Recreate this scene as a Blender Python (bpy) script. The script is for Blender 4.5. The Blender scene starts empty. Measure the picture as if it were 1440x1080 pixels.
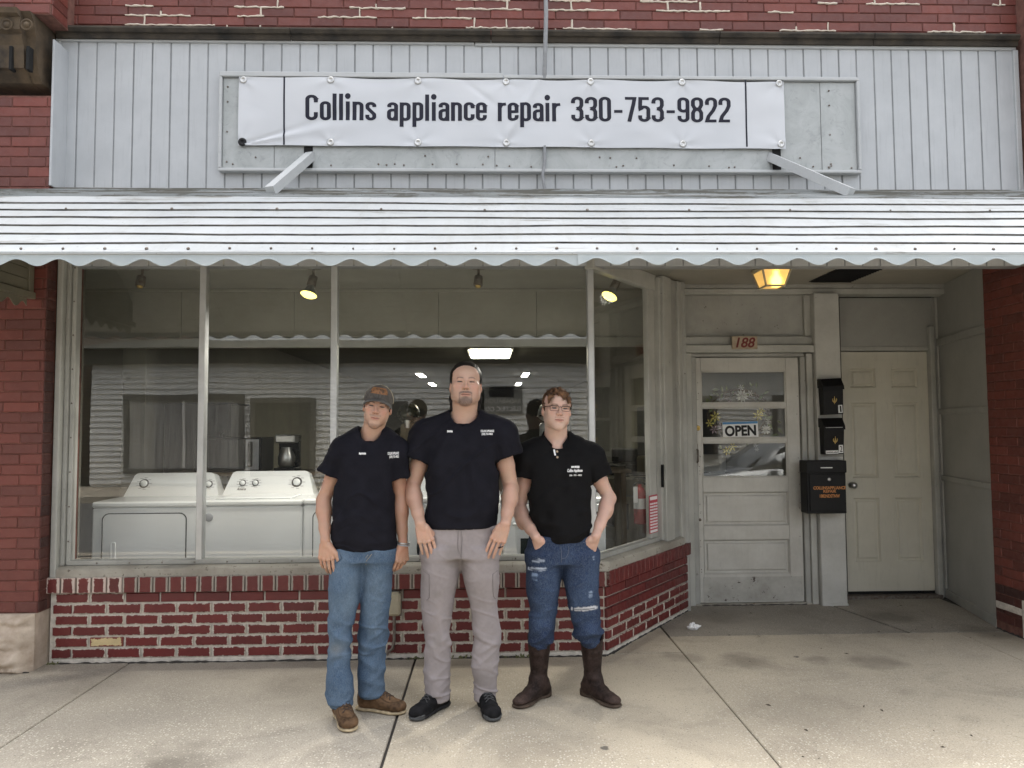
import bpy, bmesh, math, random
import numpy as np
from mathutils import Matrix, Vector
from mathutils.bvhtree import BVHTree
random.seed(7); RNG = np.random.default_rng(7)
SC = bpy.context.scene
COL = SC.collection
# ------------------------------------------------------------------ camera
FPX = 1082.0; PSI = math.radians(-1.7); TH = math.radians(3.18); RHO = math.radians(0.36); CZ = 1.462
_f = np.array([-math.sin(PSI)*math.cos(TH), math.cos(PSI)*math.cos(TH), math.sin(TH)])
_r0 = np.array([math.cos(PSI), math.sin(PSI), 0.0]); _u0 = np.cross(_r0, _f)
_u = _u0*math.cos(RHO)+_r0*math.sin(RHO); _r = _r0*math.cos(RHO)-_u0*math.sin(RHO)
cam_d = bpy.data.cameras.new('camera'); cam = bpy.data.objects.new('camera', cam_d); COL.objects.link(cam)
cam.matrix_world = Matrix(((_r[0], _u[0], -_f[0], 0), (_r[1], _u[1], -_f[1], 0), (_r[2], _u[2], -_f[2], CZ), (0, 0, 0, 1)))
cam_d.sensor_width = 36; cam_d.lens = 36*FPX/1440; cam_d.clip_end = 500; cam_d.clip_start = .05
SC.camera = cam
def ray(px, py): return _f+_r*((px-720)/FPX)-_u*((py-540)/FPX)
def at(px, py, Y):            # measure: point of the place on the vertical plane y = Y
    d = ray(px, py); p = d*(Y/d[1]); return Vector((p[0], p[1], p[2]+CZ))
def gnd(px, py, z=0.0):
    d = ray(px, py); p = d*((z-CZ)/d[2]); return Vector((p[0], p[1], z))
# ------------------------------------------------------------------ light
W = bpy.data.worlds.new('World'); SC.world = W; W.use_nodes = True
nt = W.node_tree; bgn = nt.nodes['Background']
sky = nt.nodes.new('ShaderNodeTexSky'); sky.sky_type = 'NISHITA'; sky.sun_disc = False
SUN_EL, SUN_AZ = math.radians(74), math.radians(20)     # azimuth measured clockwise from +Y
sky.sun_elevation = SUN_EL; sky.sun_rotation = SUN_AZ
sky.dust_density = 4.0; sky.air_density = 1.0; sky.ozone_density = 1.0
hs = nt.nodes.new('ShaderNodeHueSaturation'); hs.inputs['Saturation'].default_value = .22
nt.links.new(sky.outputs[0], hs.inputs['Color']); nt.links.new(hs.outputs[0], bgn.inputs[0])
bgn.inputs[1].default_value = .15
sl = bpy.data.lights.new('sun', 'SUN'); sl.energy = 1.1; sl.angle = math.radians(55); sl.color = (1.0, .965, .91)
so = bpy.data.objects.new('sun', sl); COL.objects.link(so)
sd = Vector((math.sin(SUN_AZ)*math.cos(SUN_EL), math.cos(SUN_AZ)*math.cos(SUN_EL), math.sin(SUN_EL)))
so.rotation_euler = sd.to_track_quat('Z', 'Y').to_euler(); so.location = (0, -4, 12)
SC.view_settings.view_transform = 'Standard'; SC.view_settings.look = 'None'; SC.view_settings.gamma = 1
SC.view_settings.use_curve_mapping = False
SC.view_settings.exposure = 1.85
SC.render.engine = 'CYCLES'
SC.cycles.max_bounces = 8; SC.cycles.transparent_max_bounces = 24; SC.cycles.caustics_reflective = False; SC.cycles.caustics_refractive = False
SC.cycles.sample_clamp_indirect = 6
# ------------------------------------------------------------------ helpers: objects
def tag(o, label=None, cat=None, group=None, kind=None):
    if label: o['label'] = label
    if cat: o['category'] = cat
    if group: o['group'] = group
    if kind: o['kind'] = kind
    return o
def thing(name, loc, label, cat, group=None):
    e = bpy.data.objects.new(name, None); e.location = loc; e.empty_display_size = .1; COL.objects.link(e)
    e['_o'] = list(loc)
    return tag(e, label, cat, group)
def origin(o):
    v = Vector((0, 0, 0))
    while o is not None:
        v = v+Vector(o.location) if o.type == 'EMPTY' or o.get('_loc') else v
        o = o.parent
    return v
def link(o, parent=None):
    COL.objects.link(o)
    if parent is not None:
        o.parent = parent
        bpy_m = parent.matrix_parent_inverse
        o.matrix_parent_inverse = PM(parent).inverted()
    return o
def PM(o):     # world matrix built by hand (no depsgraph update needed)
    m = o.matrix_basis.copy()
    if o.parent is not None: m = PM(o.parent) @ o.matrix_parent_inverse @ m
    return m
def smooth(me, on=True):
    me.polygons.foreach_set('use_smooth', [on]*len(me.polygons)); me.update()
class MB:
    """collects boxes, tubes, lathes... as ONE mesh"""
    def __init__(s, T=None): s.v = []; s.f = []; s.sm = []; s.T = T
    def add(s, vs, fs, sm=False):
        n = len(s.v)
        for p in vs:
            p = Vector(p); s.v.append(s.T @ p if s.T is not None else p)
        s.f += [tuple(i+n for i in f) for f in fs]; s.sm += [sm]*len(fs); return s
    def box(s, x0, x1, y0, y1, z0, z1, b=0.0, M=None):
        if x0 > x1: x0, x1 = x1, x0
        if y0 > y1: y0, y1 = y1, y0
        if z0 > z1: z0, z1 = z1, z0
        b = min(b, (x1-x0)*.45, (y1-y0)*.45, (z1-z0)*.45)
        if b <= 0:
            vs = [(x, y, z) for z in (z0, z1) for y in (y0, y1) for x in (x0, x1)]
            fs = [(0, 2, 3, 1), (4, 5, 7, 6), (0, 1, 5, 4), (2, 6, 7, 3), (0, 4, 6, 2), (1, 3, 7, 5)]
        else:
            vs = []; idx = {}
            for i, (X, sx) in enumerate(((x0, 1), (x1, -1))):
                for j, (Y, sy) in enumerate(((y0, 1), (y1, -1))):
                    for k, (Z, sz) in enumerate(((z0, 1), (z1, -1))):
                        idx[i, j, k, 0] = len(vs); vs.append((X, Y+sy*b, Z+sz*b))
                        idx[i, j, k, 1] = len(vs); vs.append((X+sx*b, Y, Z+sz*b))
                        idx[i, j, k, 2] = len(vs); vs.append((X+sx*b, Y+sy*b, Z))
            g = lambda i, j, k, a: idx[i, j, k, a]
            fs = [(g(0,0,0,0), g(0,0,1,0), g(0,1,1,0), g(0,1,0,0)), (g(1,0,0,0), g(1,1,0,0), g(1,1,1,0), g(1,0,1,0)),
                  (g(0,0,0,1), g(1,0,0,1), g(1,0,1,1), g(0,0,1,1)), (g(0,1,0,1), g(0,1,1,1), g(1,1,1,1), g(1,1,0,1)),
                  (g(0,0,0,2), g(0,1,0,2), g(1,1,0,2), g(1,0,0,2)), (g(0,0,1,2), g(1,0,1,2), g(1,1,1,2), g(0,1,1,2))]
            for k in (0, 1):
                for j in (0, 1):   # edges along x (between faces 1 and 2)
                    q = (g(0,j,k,1), g(1,j,k,1), g(1,j,k,2), g(0,j,k,2)); fs.append(q if (j == k) == False else q[::-1])
                for i in (0, 1):   # along y (faces 0 and 2)
                    q = (g(i,0,k,0), g(i,1,k,0), g(i,1,k,2), g(i,0,k,2)); fs.append(q if (i == k) else q[::-1])
            for i in (0, 1):
                for j in (0, 1):   # along z (faces 0 and 1)
                    q = (g(i,j,0,0), g(i,j,1,0), g(i,j,1,1), g(i,j,0,1)); fs.append(q if (i == j) == False else q[::-1])
            for i in (0, 1):
                for j in (0, 1):
                    for k in (0, 1):
                        t = (g(i,j,k,0), g(i,j,k,1), g(i,j,k,2)); fs.append(t if (i+j+k) % 2 == 0 else t[::-1])
        if M is not None: vs = [M @ Vector(p) for p in vs]
        return s.add(vs, fs)
    def tube(s, pts, r, n=10, closed=False, caps=True):
        pts = [Vector(p) for p in pts]; m = len(pts); rs = r if isinstance(r, (list, tuple)) else [r]*m
        vs = []; fs = []; prev = None
        for i, p in enumerate(pts):
            a = pts[(i-1) % m] if (closed or i > 0) else p; c = pts[(i+1) % m] if (closed or i < m-1) else p
            t = (c-a).normalized()
            if prev is None:
                nrm = t.orthogonal().normalized()
            else:
                nrm = (prev-t*prev.dot(t)); nrm = nrm.normalized() if nrm.length > 1e-6 else t.orthogonal().normalized()
            prev = nrm; bn = t.cross(nrm)
            for k in range(n):
                q = 2*math.pi*k/n; vs.append(p+(nrm*math.cos(q)+bn*math.sin(q))*rs[i])
        for i in range(m if closed else m-1):
            for k in range(n):
                j = (i+1) % m
                fs.append((i*n+k, i*n+(k+1) % n, j*n+(k+1) % n, j*n+k))
        s.add(vs, fs, True)
        if caps and not closed:
            s.add([vs[k] for k in range(n)][::-1], [tuple(range(n))]); s.add([vs[(m-1)*n+k] for k in range(n)], [tuple(range(n))])
        return s
    def lathe(s, prof, n=24, M=None, sm=True):   # prof: (r, z) list; axis z
        vs = []; fs = []
        for r_, z in prof:
            for k in range(n):
                q = 2*math.pi*k/n; vs.append((r_*math.cos(q), r_*math.sin(q), z))
        for i in range(len(prof)-1):
            for k in range(n): fs.append((i*n+k, i*n+(k+1) % n, (i+1)*n+(k+1) % n, (i+1)*n+k))
        if M is not None: vs = [M @ Vector(p) for p in vs]
        s.add(vs, fs, sm)
        if prof[0][0] > 1e-4: s.add(vs[:n][::-1], [tuple(range(n))])
        if prof[-1][0] > 1e-4: s.add(vs[-n:], [tuple(range(n))])
        return s
    def prism(s, poly, y0, y1, axis='y'):   # poly of (a,b) pairs, extruded
        n = len(poly)
        if axis == 'y': mk = lambda a, b, t: (a, t, b)
        elif axis == 'x': mk = lambda a, b, t: (t, a, b)
        else: mk = lambda a, b, t: (a, b, t)
        vs = [mk(a, b, y0) for a, b in poly]+[mk(a, b, y1) for a, b in poly]
        fs = [tuple(range(n)), tuple(range(2*n-1, n-1, -1))]+[(i, n+i, n+(i+1) % n, (i+1) % n) for i in range(n)]
        return s.add(vs, fs)
    def grid(s, fn, nu, nv, sm=True):
        vs = [fn(i/nu, j/nv) for j in range(nv+1) for i in range(nu+1)]
        fs = [(j*(nu+1)+i, j*(nu+1)+i+1, (j+1)*(nu+1)+i+1, (j+1)*(nu+1)+i) for j in range(nv) for i in range(nu)]
        return s.add(vs, fs, sm)
    def mesh(s, name, m):
        me = bpy.data.meshes.new(name); me.from_pydata([tuple(v) for v in s.v], [], s.f)
        me.polygons.foreach_set('use_smooth', s.sm)
        if m is not None: me.materials.append(m)
        me.update(); me.validate()
        bm = bmesh.new(); bm.from_mesh(me); bmesh.ops.recalc_face_normals(bm, faces=bm.faces); bm.to_mesh(me); bm.free()
        return me
    def build(s, name, m, parent=None, label=None, cat=None, group=None, kind=None):
        o = bpy.data.objects.new(name, s.mesh(name, m)); link(o, parent)
        return tag(o, label, cat, group, kind)
def inst(name, me, loc, rotz=0, parent=None):
    o = bpy.data.objects.new(name, me); o.location = loc; o.rotation_euler = (0, 0, rotz)
    return link(o, parent)
def copy_tree(o, parent=None):
    c = o.copy(); COL.objects.link(c); c.parent = parent
    for ch in list(o.children): copy_tree(ch, c)
    return c
def text_mesh(s, depth=.0015, bold=0.0, shear=0.0):
    cu = bpy.data.curves.new('t', 'FONT'); cu.body = s; cu.extrude = depth; cu.offset = bold; cu.shear = shear; cu.resolution_u = 4
    cu.align_x = 'LEFT'
    ob = bpy.data.objects.new('t', cu); COL.objects.link(ob); bpy.context.view_layer.update()
    me = bpy.data.meshes.new_from_object(ob); bpy.data.objects.remove(ob); bpy.data.curves.remove(cu)
    return me
def text(name, s, x0, x1, z0, z1, y, m, parent, bold=0.0, shear=0.0, depth=.0015, T=None, warp=None, mirror=False):
    """lettering that fills x0..x1 by z0..z1 on the plane y, facing -y"""
    me = text_mesh(s, 0.02, bold, shear)
    co = np.empty(len(me.vertices)*3); me.vertices.foreach_get('co', co); co = co.reshape(-1, 3)
    lo, hi = co.min(0), co.max(0)
    X = x0+(co[:, 0]-lo[0])/(hi[0]-lo[0])*(x1-x0); Z = z0+(co[:, 1]-lo[1])/(hi[1]-lo[1])*(z1-z0)
    Y = y-(co[:, 2]-lo[2])/(hi[2]-lo[2])*depth
    if mirror: X = x0+x1-X; Y = 2*y-Y
    P = np.stack([X, Y, Z], 1)
    if warp is not None: P = np.array([warp(p) for p in P])
    if T is not None: P = np.array([tuple(T @ Vector(p)) for p in P])
    me.vertices.foreach_set('co', P.ravel()); me.materials.clear(); me.materials.append(m); me.update()
    me.name = name; o = bpy.data.objects.new(name, me)
    return link(o, parent)
# ------------------------------------------------------------------ helpers: materials
def srgb(r, g, b):
    f = lambda c: (c/255/12.92) if c/255 <= .04045 else ((c/255+.055)/1.055)**2.4
    return (f(r), f(g), f(b), 1)
class N:
    def __init__(s, name):
        s.m = bpy.data.materials.new(name); s.m.use_nodes = True; s.t = s.m.node_tree
        s.b = s.t.nodes['Principled BSDF']; s.out = s.t.nodes['Material Output']
    def n(s, typ, **kw):
        nd = s.t.nodes.new('ShaderNode'+typ)
        for k, v in kw.items():
            if k in nd.inputs: s.put(nd.inputs[k], v)
            else: setattr(nd, k, v)
        return nd
    def put(s, inp, v):
        if isinstance(v, bpy.types.NodeSocket): s.t.links.new(v, inp)
        elif isinstance(v, bpy.types.Node): s.t.links.new(v.outputs[0], inp)
        else: inp.default_value = v
    def pos(s): return s.n('NewGeometry').outputs['Position']
    def obj(s): return s.n('TexCoord').outputs['Object']
    def noise(s, vec, scale, detail=4, rough=.55, sx=(1, 1, 1), dist=0):
        if sx != (1, 1, 1):
            mp = s.n('Mapping'); s.put(mp.inputs['Vector'], vec); mp.inputs['Scale'].default_value = sx; vec = mp.outputs[0]
        nd = s.n('TexNoise'); s.put(nd.inputs['Vector'], vec)
        nd.inputs['Scale'].default_value = scale; nd.inputs['Detail'].default_value = detail; nd.inputs['Roughness'].default_value = rough
        nd.inputs['Distortion'].default_value = dist
        return nd.outputs[0]
    def ramp(s, v, a, b, lo=0.0, hi=1.0):
        nd = s.n('MapRange'); nd.clamp = True; s.put(nd.inputs['Value'], v)
        nd.inputs['From Min'].default_value = a; nd.inputs['From Max'].default_value = b
        nd.inputs['To Min'].default_value = lo; nd.inputs['To Max'].default_value = hi
        return nd.outputs[0]
    def math(s, op, a, b=0.0):
        nd = s.n('Math', operation=op); s.put(nd.inputs[0], a); s.put(nd.inputs[1], b); return nd.outputs[0]
    def mix(s, fac, a, b, mode='MIX'):
        nd = s.n('Mix', data_type='RGBA', blend_type=mode)
        s.put(nd.inputs[0], fac); s.put(nd.inputs[6], a); s.put(nd.inputs[7], b); return nd.outputs[2]
    def sep(s, v):
        nd = s.n('SeparateXYZ'); s.put(nd.inputs[0], v); return nd.outputs
    def bump(s, h, strength=.3, dist=.01):
        nd = s.n('Bump'); s.put(nd.inputs['Height'], h); nd.inputs['Strength'].default_value = strength; nd.inputs['Distance'].default_value = dist
        s.t.links.new(nd.outputs[0], s.b.inputs['Normal']); return nd
    def fin(s, col=None, rough=None, metal=0.0, spec=None):
        if col is not None: s.put(s.b.inputs['Base Color'], col)
        if rough is not None: s.put(s.b.inputs['Roughness'], rough)
        s.put(s.b.inputs['Metallic'], metal)
        if spec is not None: s.put(s.b.inputs['Specular IOR Level'], spec)
        return s.m
def plain(name, c, rough=.5, metal=0.0, var=.12, scale=12, bump=0.0, bscale=120, c2=None, lo=.35, hi=.7, sx=(1, 1, 1), spec=None):
    k = N(name); p = k.pos()
    n1 = k.noise(p, scale, 5, .6, sx); f = k.ramp(n1, lo, hi)
    c2 = c2 or tuple(x*(1-var*2) for x in c[:3])+(1,)
    col = k.mix(f, c, c2)
    if bump: k.bump(k.noise(p, bscale, 4), bump, .004)
    return k.fin(col, rough, metal, spec)
def emit(name, c, st):
    k = N(name); k.put(k.b.inputs['Base Color'], c); k.put(k.b.inputs['Emission Color'], c); k.b.inputs['Emission Strength'].default_value = st
    return k.m
def brick_mat(name, c1, c2, mortar=None, edge=.0, hx=.1, hz=.028, rough=.55, spall=0.0):
    k = N(name); o = k.obj(); p = k.pos(); rnd = k.n('ObjectInfo').outputs['Random']
    col = k.mix(rnd, c1, c2)
    dk = k.ramp(k.noise(p, 9, 5, .65), .42, .72); col = k.mix(k.math('MULTIPLY', dk, .35), col, (c1[0]*.45, c1[1]*.45, c1[2]*.5, 1))
    fl = k.ramp(k.noise(p, 60, 4, .7, (1, 1, 2.2)), .62, .70); col = k.mix(k.math('MULTIPLY', fl, .35), col, (c1[0]*1.6+.03, c1[1]*2+.03, c1[2]*2+.03, 1))
    if mortar:
        x, y, z = k.sep(o)[:3]
        ax = k.math('SUBTRACT', hx, k.math('ABSOLUTE', x)); az = k.math('SUBTRACT', hz, k.math('ABSOLUTE', z))
        e = k.math('MINIMUM', ax, az)
        nn = k.ramp(k.noise(p, 38, 5, .7), .3, .75, -.004, edge)
        msk = k.ramp(k.math('SUBTRACT', nn, e), -.001, .0015)
        col = k.mix(msk, col, mortar)
    k.bump(k.noise(p, 90, 5, .65), .35, .004)
    return k.fin(col, k.ramp(k.noise(p, 30), .3, .7, rough-.1, rough+.15))
def glass_mat(name, f0=.05, tint=(.985, .99, .98, 1), dirt=.010):
    k = N(name); t = k.t; t.nodes.remove(k.b)
    lw = k.n('LayerWeight'); lw.inputs['Blend'].default_value = .5
    p5 = k.math('POWER', lw.outputs['Facing'], 5.0)
    F = k.math('ADD', k.math('MULTIPLY', p5, 1-f0), f0)
    tr = k.n('BsdfTransparent'); tr.inputs[0].default_value = tint
    gl = k.n('BsdfGlossy'); gl.inputs['Roughness'].default_value = 0.0; gl.inputs['Color'].default_value = (1, 1, 1, 1)
    bp = k.n('Bump'); bp.inputs['Strength'].default_value = .035; bp.inputs['Distance'].default_value = .02
    k.put(bp.inputs['Height'], k.noise(k.pos(), 1.6, 1)); t.links.new(bp.outputs[0], gl.inputs['Normal'])
    mx = k.n('MixShader'); k.put(mx.inputs[0], F); t.links.new(tr.outputs[0], mx.inputs[1]); t.links.new(gl.outputs[0], mx.inputs[2])
    df = k.n('BsdfDiffuse'); df.inputs[0].default_value = (.5, .5, .47, 1)
    m2 = k.n('MixShader'); k.put(m2.inputs[0], k.ramp(k.noise(k.pos(), 2.5, 6, .7), .35, .75, dirt*.3, dirt*1.6))
    t.links.new(mx.outputs[0], m2.inputs[1]); t.links.new(df.outputs[0], m2.inputs[2]); t.links.new(m2.outputs[0], k.out.inputs[0])
    return k.m
# ------------------------------------------------------------------ materials
def concrete(name, c1, c2, wet=0.0, bright=1.0):
    k = N(name); p = k.pos()
    big = k.ramp(k.noise(p, .9, 5, .6), .35, .68); col = k.mix(big, c1, c2)
    st = k.ramp(k.noise(p, 2.3, 6, .65, dist=.6), .50, .66); col = k.mix(k.math('MULTIPLY', st, .5), col, (c1[0]*.42, c1[1]*.40, c1[2]*.38, 1))
    v = k.n('TexVoronoi', feature='F1'); k.put(v.inputs['Vector'], p); v.inputs['Scale'].default_value = 70
    sp = k.ramp(v.outputs['Distance'], .28, .38, 1, 0)
    pick = k.ramp(k.sep(v.outputs['Color'])[0], .45, .52)
    grp = k.ramp(k.noise(p, 1.7, 3), .36, .58)
    y = k.sep(p)[1]; near = k.ramp(y, 3.0, 4.9, 1.0, .25)      # traffic has worn the paste off the aggregate away from the wall
    col = k.mix(k.math('MULTIPLY', k.math('MULTIPLY', sp, pick), k.math('MULTIPLY', grp, k.math('MULTIPLY', near, 1.15))), col, (.80, .75, .62, 1))
    dk = k.ramp(k.sep(v.outputs['Color'])[1], .80, .86); col = k.mix(k.math('MULTIPLY', k.math('MULTIPLY', sp, dk), .55), col, (.13, .11, .09, 1))
    fine = k.noise(p, 160, 4, .7); col = k.mix(.34, col, k.mix(k.ramp(fine, .36, .64), (.10, .09, .08, 1), (.60, .56, .48, 1)))
    gv = k.n('TexVoronoi', feature='F1'); k.put(gv.inputs['Vector'], p); gv.inputs['Scale'].default_value = 2.6     # trodden gum spots
    wob = k.math('ADD', gv.outputs['Distance'], k.ramp(k.noise(p, 30, 2), .3, .7, -.02, .02))
    gum = k.math('MULTIPLY', k.ramp(wob, .045, .06, 1, 0), k.ramp(k.sep(gv.outputs['Color'])[2], .35, .37))
    col = k.mix(k.math('MULTIPLY', gum, .75), col, (.05, .047, .043, 1))
    wv = k.n('VectorMath', operation='ADD'); nz = k.n('TexNoise'); k.put(nz.inputs['Vector'], p); nz.inputs['Scale'].default_value = 5; nz.inputs['Detail'].default_value = 5
    ws = k.n('VectorMath', operation='SCALE'); k.put(ws.inputs[0], nz.outputs['Color']); ws.inputs['Scale'].default_value = .34; k.put(wv.inputs[0], p); k.put(wv.inputs[1], ws.outputs[0])
    for px_, py_, r_, a_ in ((240, 1078, .30, .62), (1045, 930, .20, .45), (1148, 928, .13, .40), (1232, 930, .17, .45), (1250, 868, .28, .55), (955, 925, .14, .35), (1390, 890, .22, .5), (640, 945, .30, .40), (1120, 1000, .5, .22), (120, 960, .35, .25), (420, 960, .3, .25), (1010, 868, .3, .35)):
        g_ = gnd(px_, py_); dn = k.n('VectorMath', operation='DISTANCE'); k.put(dn.inputs[0], wv.outputs[0]); dn.inputs[1].default_value = (g_.x+.17, g_.y+.17, .17)
        col = k.mix(k.ramp(dn.outputs['Value'], r_*.35, r_, a_, 0), col, (.10, .085, .066, 1))      # old spills and damp marks
    k.bump(k.math('ADD', fine, k.math('MULTIPLY', sp, .6)), .35, .004)
    return k.fin(col, k.ramp(big, 0, 1, .75, .9))
M = {}
M['walk'] = concrete('concrete', (.55, .468, .342, 1), (.385, .328, .245, 1)); M['walk_grey'] = concrete('grey_concrete', (.455, .40, .318, 1), (.315, .278, .225, 1))
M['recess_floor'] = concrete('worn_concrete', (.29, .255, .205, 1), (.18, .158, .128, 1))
M['joint'] = plain('joint_dirt', (.05, .045, .04, 1), .95)
M['asphalt'] = plain('worn_street', (.15, .145, .135, 1), .9, var=.2, scale=30, bump=.4)
M['brick_paint'] = brick_mat('painted_brick', srgb(106, 37, 36), srgb(90, 31, 31), srgb(196, 188, 176), .0105, .0985, .028, .42)
M['brick_paint_half'] = brick_mat('painted_brick_cut', srgb(88, 31, 31), srgb(73, 25, 26), srgb(158, 149, 139), .006, .048, .028, .42)
M['brick_clean'] = brick_mat('painted_brick_clean', srgb(102, 36, 35), srgb(87, 31, 31), rough=.42)
M['brick_row'] = brick_mat('painted_rowlock', srgb(104, 37, 35), srgb(88, 31, 31), srgb(150, 141, 132), .0016, .031, .045, .42)
M['brick_row_white'] = brick_mat('painted_rowlock_smeared', srgb(104, 37, 35), srgb(88, 31, 31), srgb(195, 178, 168), .011, .031, .045, .42)
M['brick_spall'] = brick_mat('spalled_brick', srgb(205, 185, 140), srgb(190, 170, 130), srgb(120, 60, 52), .02, .0985, .028, .8)
M['brick_face'] = brick_mat('face_brick', srgb(118, 61, 52), srgb(92, 50, 44))
M['brick_dark'] = brick_mat('dark_brick', srgb(88, 48, 42), srgb(60, 36, 33))  # darker copy of the face brick, puts the pier return's shade into colour
M['mortar'] = plain('mortar', srgb(212, 205, 194), .9, scale=25, var=.18, bump=.5)
M['mortar_red'] = plain('red_mortar', srgb(122, 84, 74), .9, scale=20, var=.25, bump=.4)
M['caulk'] = plain('white_pointing', srgb(205, 195, 180), .85, scale=30, var=.08, bump=.4)
M['stone_dark'] = plain('weathered_stone', srgb(104, 88, 68), .9, c2=srgb(44, 39, 34), scale=4, lo=.3, hi=.62, bump=.6, bscale=60)
M['ledge'] = plain('black_stone', srgb(64, 57, 48), .9, c2=srgb(28, 26, 23), scale=9, bump=.7, bscale=50)
M['sandstone'] = plain('sandstone', srgb(200, 186, 170), .9, c2=srgb(160, 142, 124), scale=7, bump=.6, bscale=70)
def painted(name, c, c2, peel=None, amt=.62, gl=.45, grain=(1, 1, .12), gs=30):
    k = N(name); p = k.pos()
    col = k.mix(k.ramp(k.noise(p, 3, 5, .65), .35, .72), c, c2)
    gr = k.ramp(k.noise(p, 55, 4, .7, grain), .55, .75); col = k.mix(k.math('MULTIPLY', gr, .28), col, tuple(x*.5 for x in c[:3])+(1,))
    if peel:
        pe = k.ramp(k.noise(p, gs, 6, .75), amt, amt+.03); col = k.mix(pe, col, peel)
    k.bump(k.noise(p, 45, 5, .7, grain), .25, .004)
    return k.fin(col, gl)
M['siding'] = painted('siding_metal', srgb(178, 181, 184), srgb(167, 170, 173), gl=.5, grain=(1, 1, .05))
M['siding_back'] = plain('siding_groove', srgb(146, 149, 151), .6)
M['wood_grey'] = painted('grey_painted_wood', srgb(164, 164, 159), srgb(138, 138, 133), srgb(98, 94, 86), .64)
M['wood_grey2'] = painted('pale_painted_wood', srgb(180, 180, 174), srgb(154, 154, 148), srgb(96, 91, 83), .66)
M['sill_wood'] = painted('weathered_sill', srgb(170, 166, 156), srgb(128, 122, 111), srgb(90, 82, 72), .60, grain=(.1, 1, 1))
M['door_grey'] = painted('scuffed_door_paint', srgb(196, 195, 189), srgb(170, 168, 161), srgb(84, 78, 69), .69, gl=.4)
M['kick'] = painted('scraped_kick_plate', srgb(186, 185, 179), srgb(140, 138, 131), srgb(66, 55, 50), .60, gl=.45, gs=16, grain=(.6, 1, .6))
M['door_cream'] = painted('cream_door_paint', srgb(204, 201, 187), srgb(192, 189, 175), srgb(150, 146, 132), .74, gl=.4, gs=8)
M['stucco'] = painted('cracked_stucco', srgb(190, 190, 185), srgb(168, 168, 163), srgb(104, 88, 82), .67, gl=.7, gs=22, grain=(1, 1, 1))
M['ceil_paint'] = painted('soffit_paint', srgb(160, 156, 144), srgb(146, 142, 131), grain=(.1, 1, 1))
M['panel_paint'] = painted('panel_paint', srgb(164, 164, 159), srgb(152, 152, 147), gl=.5, grain=(1, 1, 1))
M['alu'] = plain('mill_aluminium', (.56, .57, .57, 1), .42, .7, scale=6, var=.1)
def awning_mat():
    k = N('awning_enamel'); p = k.pos()
    col = k.mix(k.ramp(k.noise(p, 2, 4), .3, .7), srgb(170, 174, 176), srgb(156, 160, 162))
    y = k.sep(p)[1]
    st = k.noise(p, 5, 7, .75, (.35, 3.0, 3.0)); thr = k.ramp(y, 4.15, 4.6, .60, .445)     # grime gathers on the flatter upper pans
    dirt = k.ramp(k.math('SUBTRACT', st, thr), 0, .06)
    col = k.mix(k.math('MULTIPLY', dirt, .75), col, srgb(104, 101, 91))
    rs = k.ramp(k.noise(p, 9, 5, .7, (1, .12, .12)), .52, .74); col = k.mix(k.math('MULTIPLY', rs, .30), col, srgb(128, 126, 118))
    sp = k.ramp(k.noise(p, 70, 3, .6), .66, .72); col = k.mix(k.math('MULTIPLY', sp, .7), col, srgb(90, 88, 80))
    return k.fin(col, .42)
M['awning'] = awning_mat()
M['awning_lip'] = plain('awning_lip_dark', srgb(122, 119, 112), .8, c2=srgb(66, 64, 60), scale=10)
M['valance'] = plain('valance_enamel', srgb(170, 178, 180), .45, c2=srgb(156, 165, 168), scale=5)
M['awning_under'] = plain('awning_underside', srgb(205, 205, 198), .6)
def galv():
    k = N('galvanised_panel'); p = k.pos()
    col = k.mix(k.ramp(k.noise(p, 4, 7, .72, dist=1.2), .40, .66), srgb(168, 171, 171), srgb(151, 155, 154))
    sw = k.ramp(k.noise(p, 9, 6, .7, dist=2.5), .56, .68); col = k.mix(k.math('MULTIPLY', sw, .5), col, srgb(128, 132, 131))
    return k.fin(col, .5, .15)
M['galv'] = galv()
M['trim_white'] = painted('chalky_white_trim', srgb(178, 180, 181), srgb(164, 167, 168), srgb(102, 98, 92), .68, gl=.5, grain=(.1, 1, 1))
def vinyl():
    k = N('banner_vinyl'); p = k.pos()
    k.bump(k.noise(p, 2.2, 2, .5, (1, 1, 1.6), .6), .10, .04)
    col = k.mix(k.ramp(k.noise(p, 1.5, 3), .3, .7), srgb(194, 196, 200), srgb(187, 190, 195))
    return k.fin(col, .38)
M['vinyl'] = vinyl()
M['ink'] = plain('banner_ink', srgb(36, 36, 46), .5, c2=srgb(28, 28, 44), scale=3, spec=.2)
M['black'] = plain('black_paint', (.009, .009, .010, 1), .5, scale=20, spec=.25)
M['black_metal'] = plain('black_powder_coat', (.007, .0072, .008, 1), .5, scale=30, bump=.1, spec=.2)
M['dark_hole'] = plain('dark_void', (.006, .006, .006, 1), .9)
M['steel'] = plain('steel', (.55, .55, .54, 1), .3, .9)
M['rust_steel'] = plain('dull_steel', (.22, .20, .18, 1), .55, .6, c2=(.10, .07, .05, 1), scale=40)
M['brass'] = plain('brass', (.62, .45, .16, 1), .28, .9)
M['conduit'] = plain('conduit_jacket', srgb(140, 142, 145), .5, scale=30)
M['glass'] = glass_mat('window_glass', .050)
M['glass_door'] = glass_mat('door_glass', .034)
M['white'] = plain('white_enamel', (.80, .82, .82, 1), .22, var=.02, scale=3)
M['white_paint'] = plain('white_paint', (.75, .75, .73, 1), .5, var=.05)
M['letter_white'] = plain('white_print', (.8, .8, .8, 1), .6, var=.03)
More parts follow.
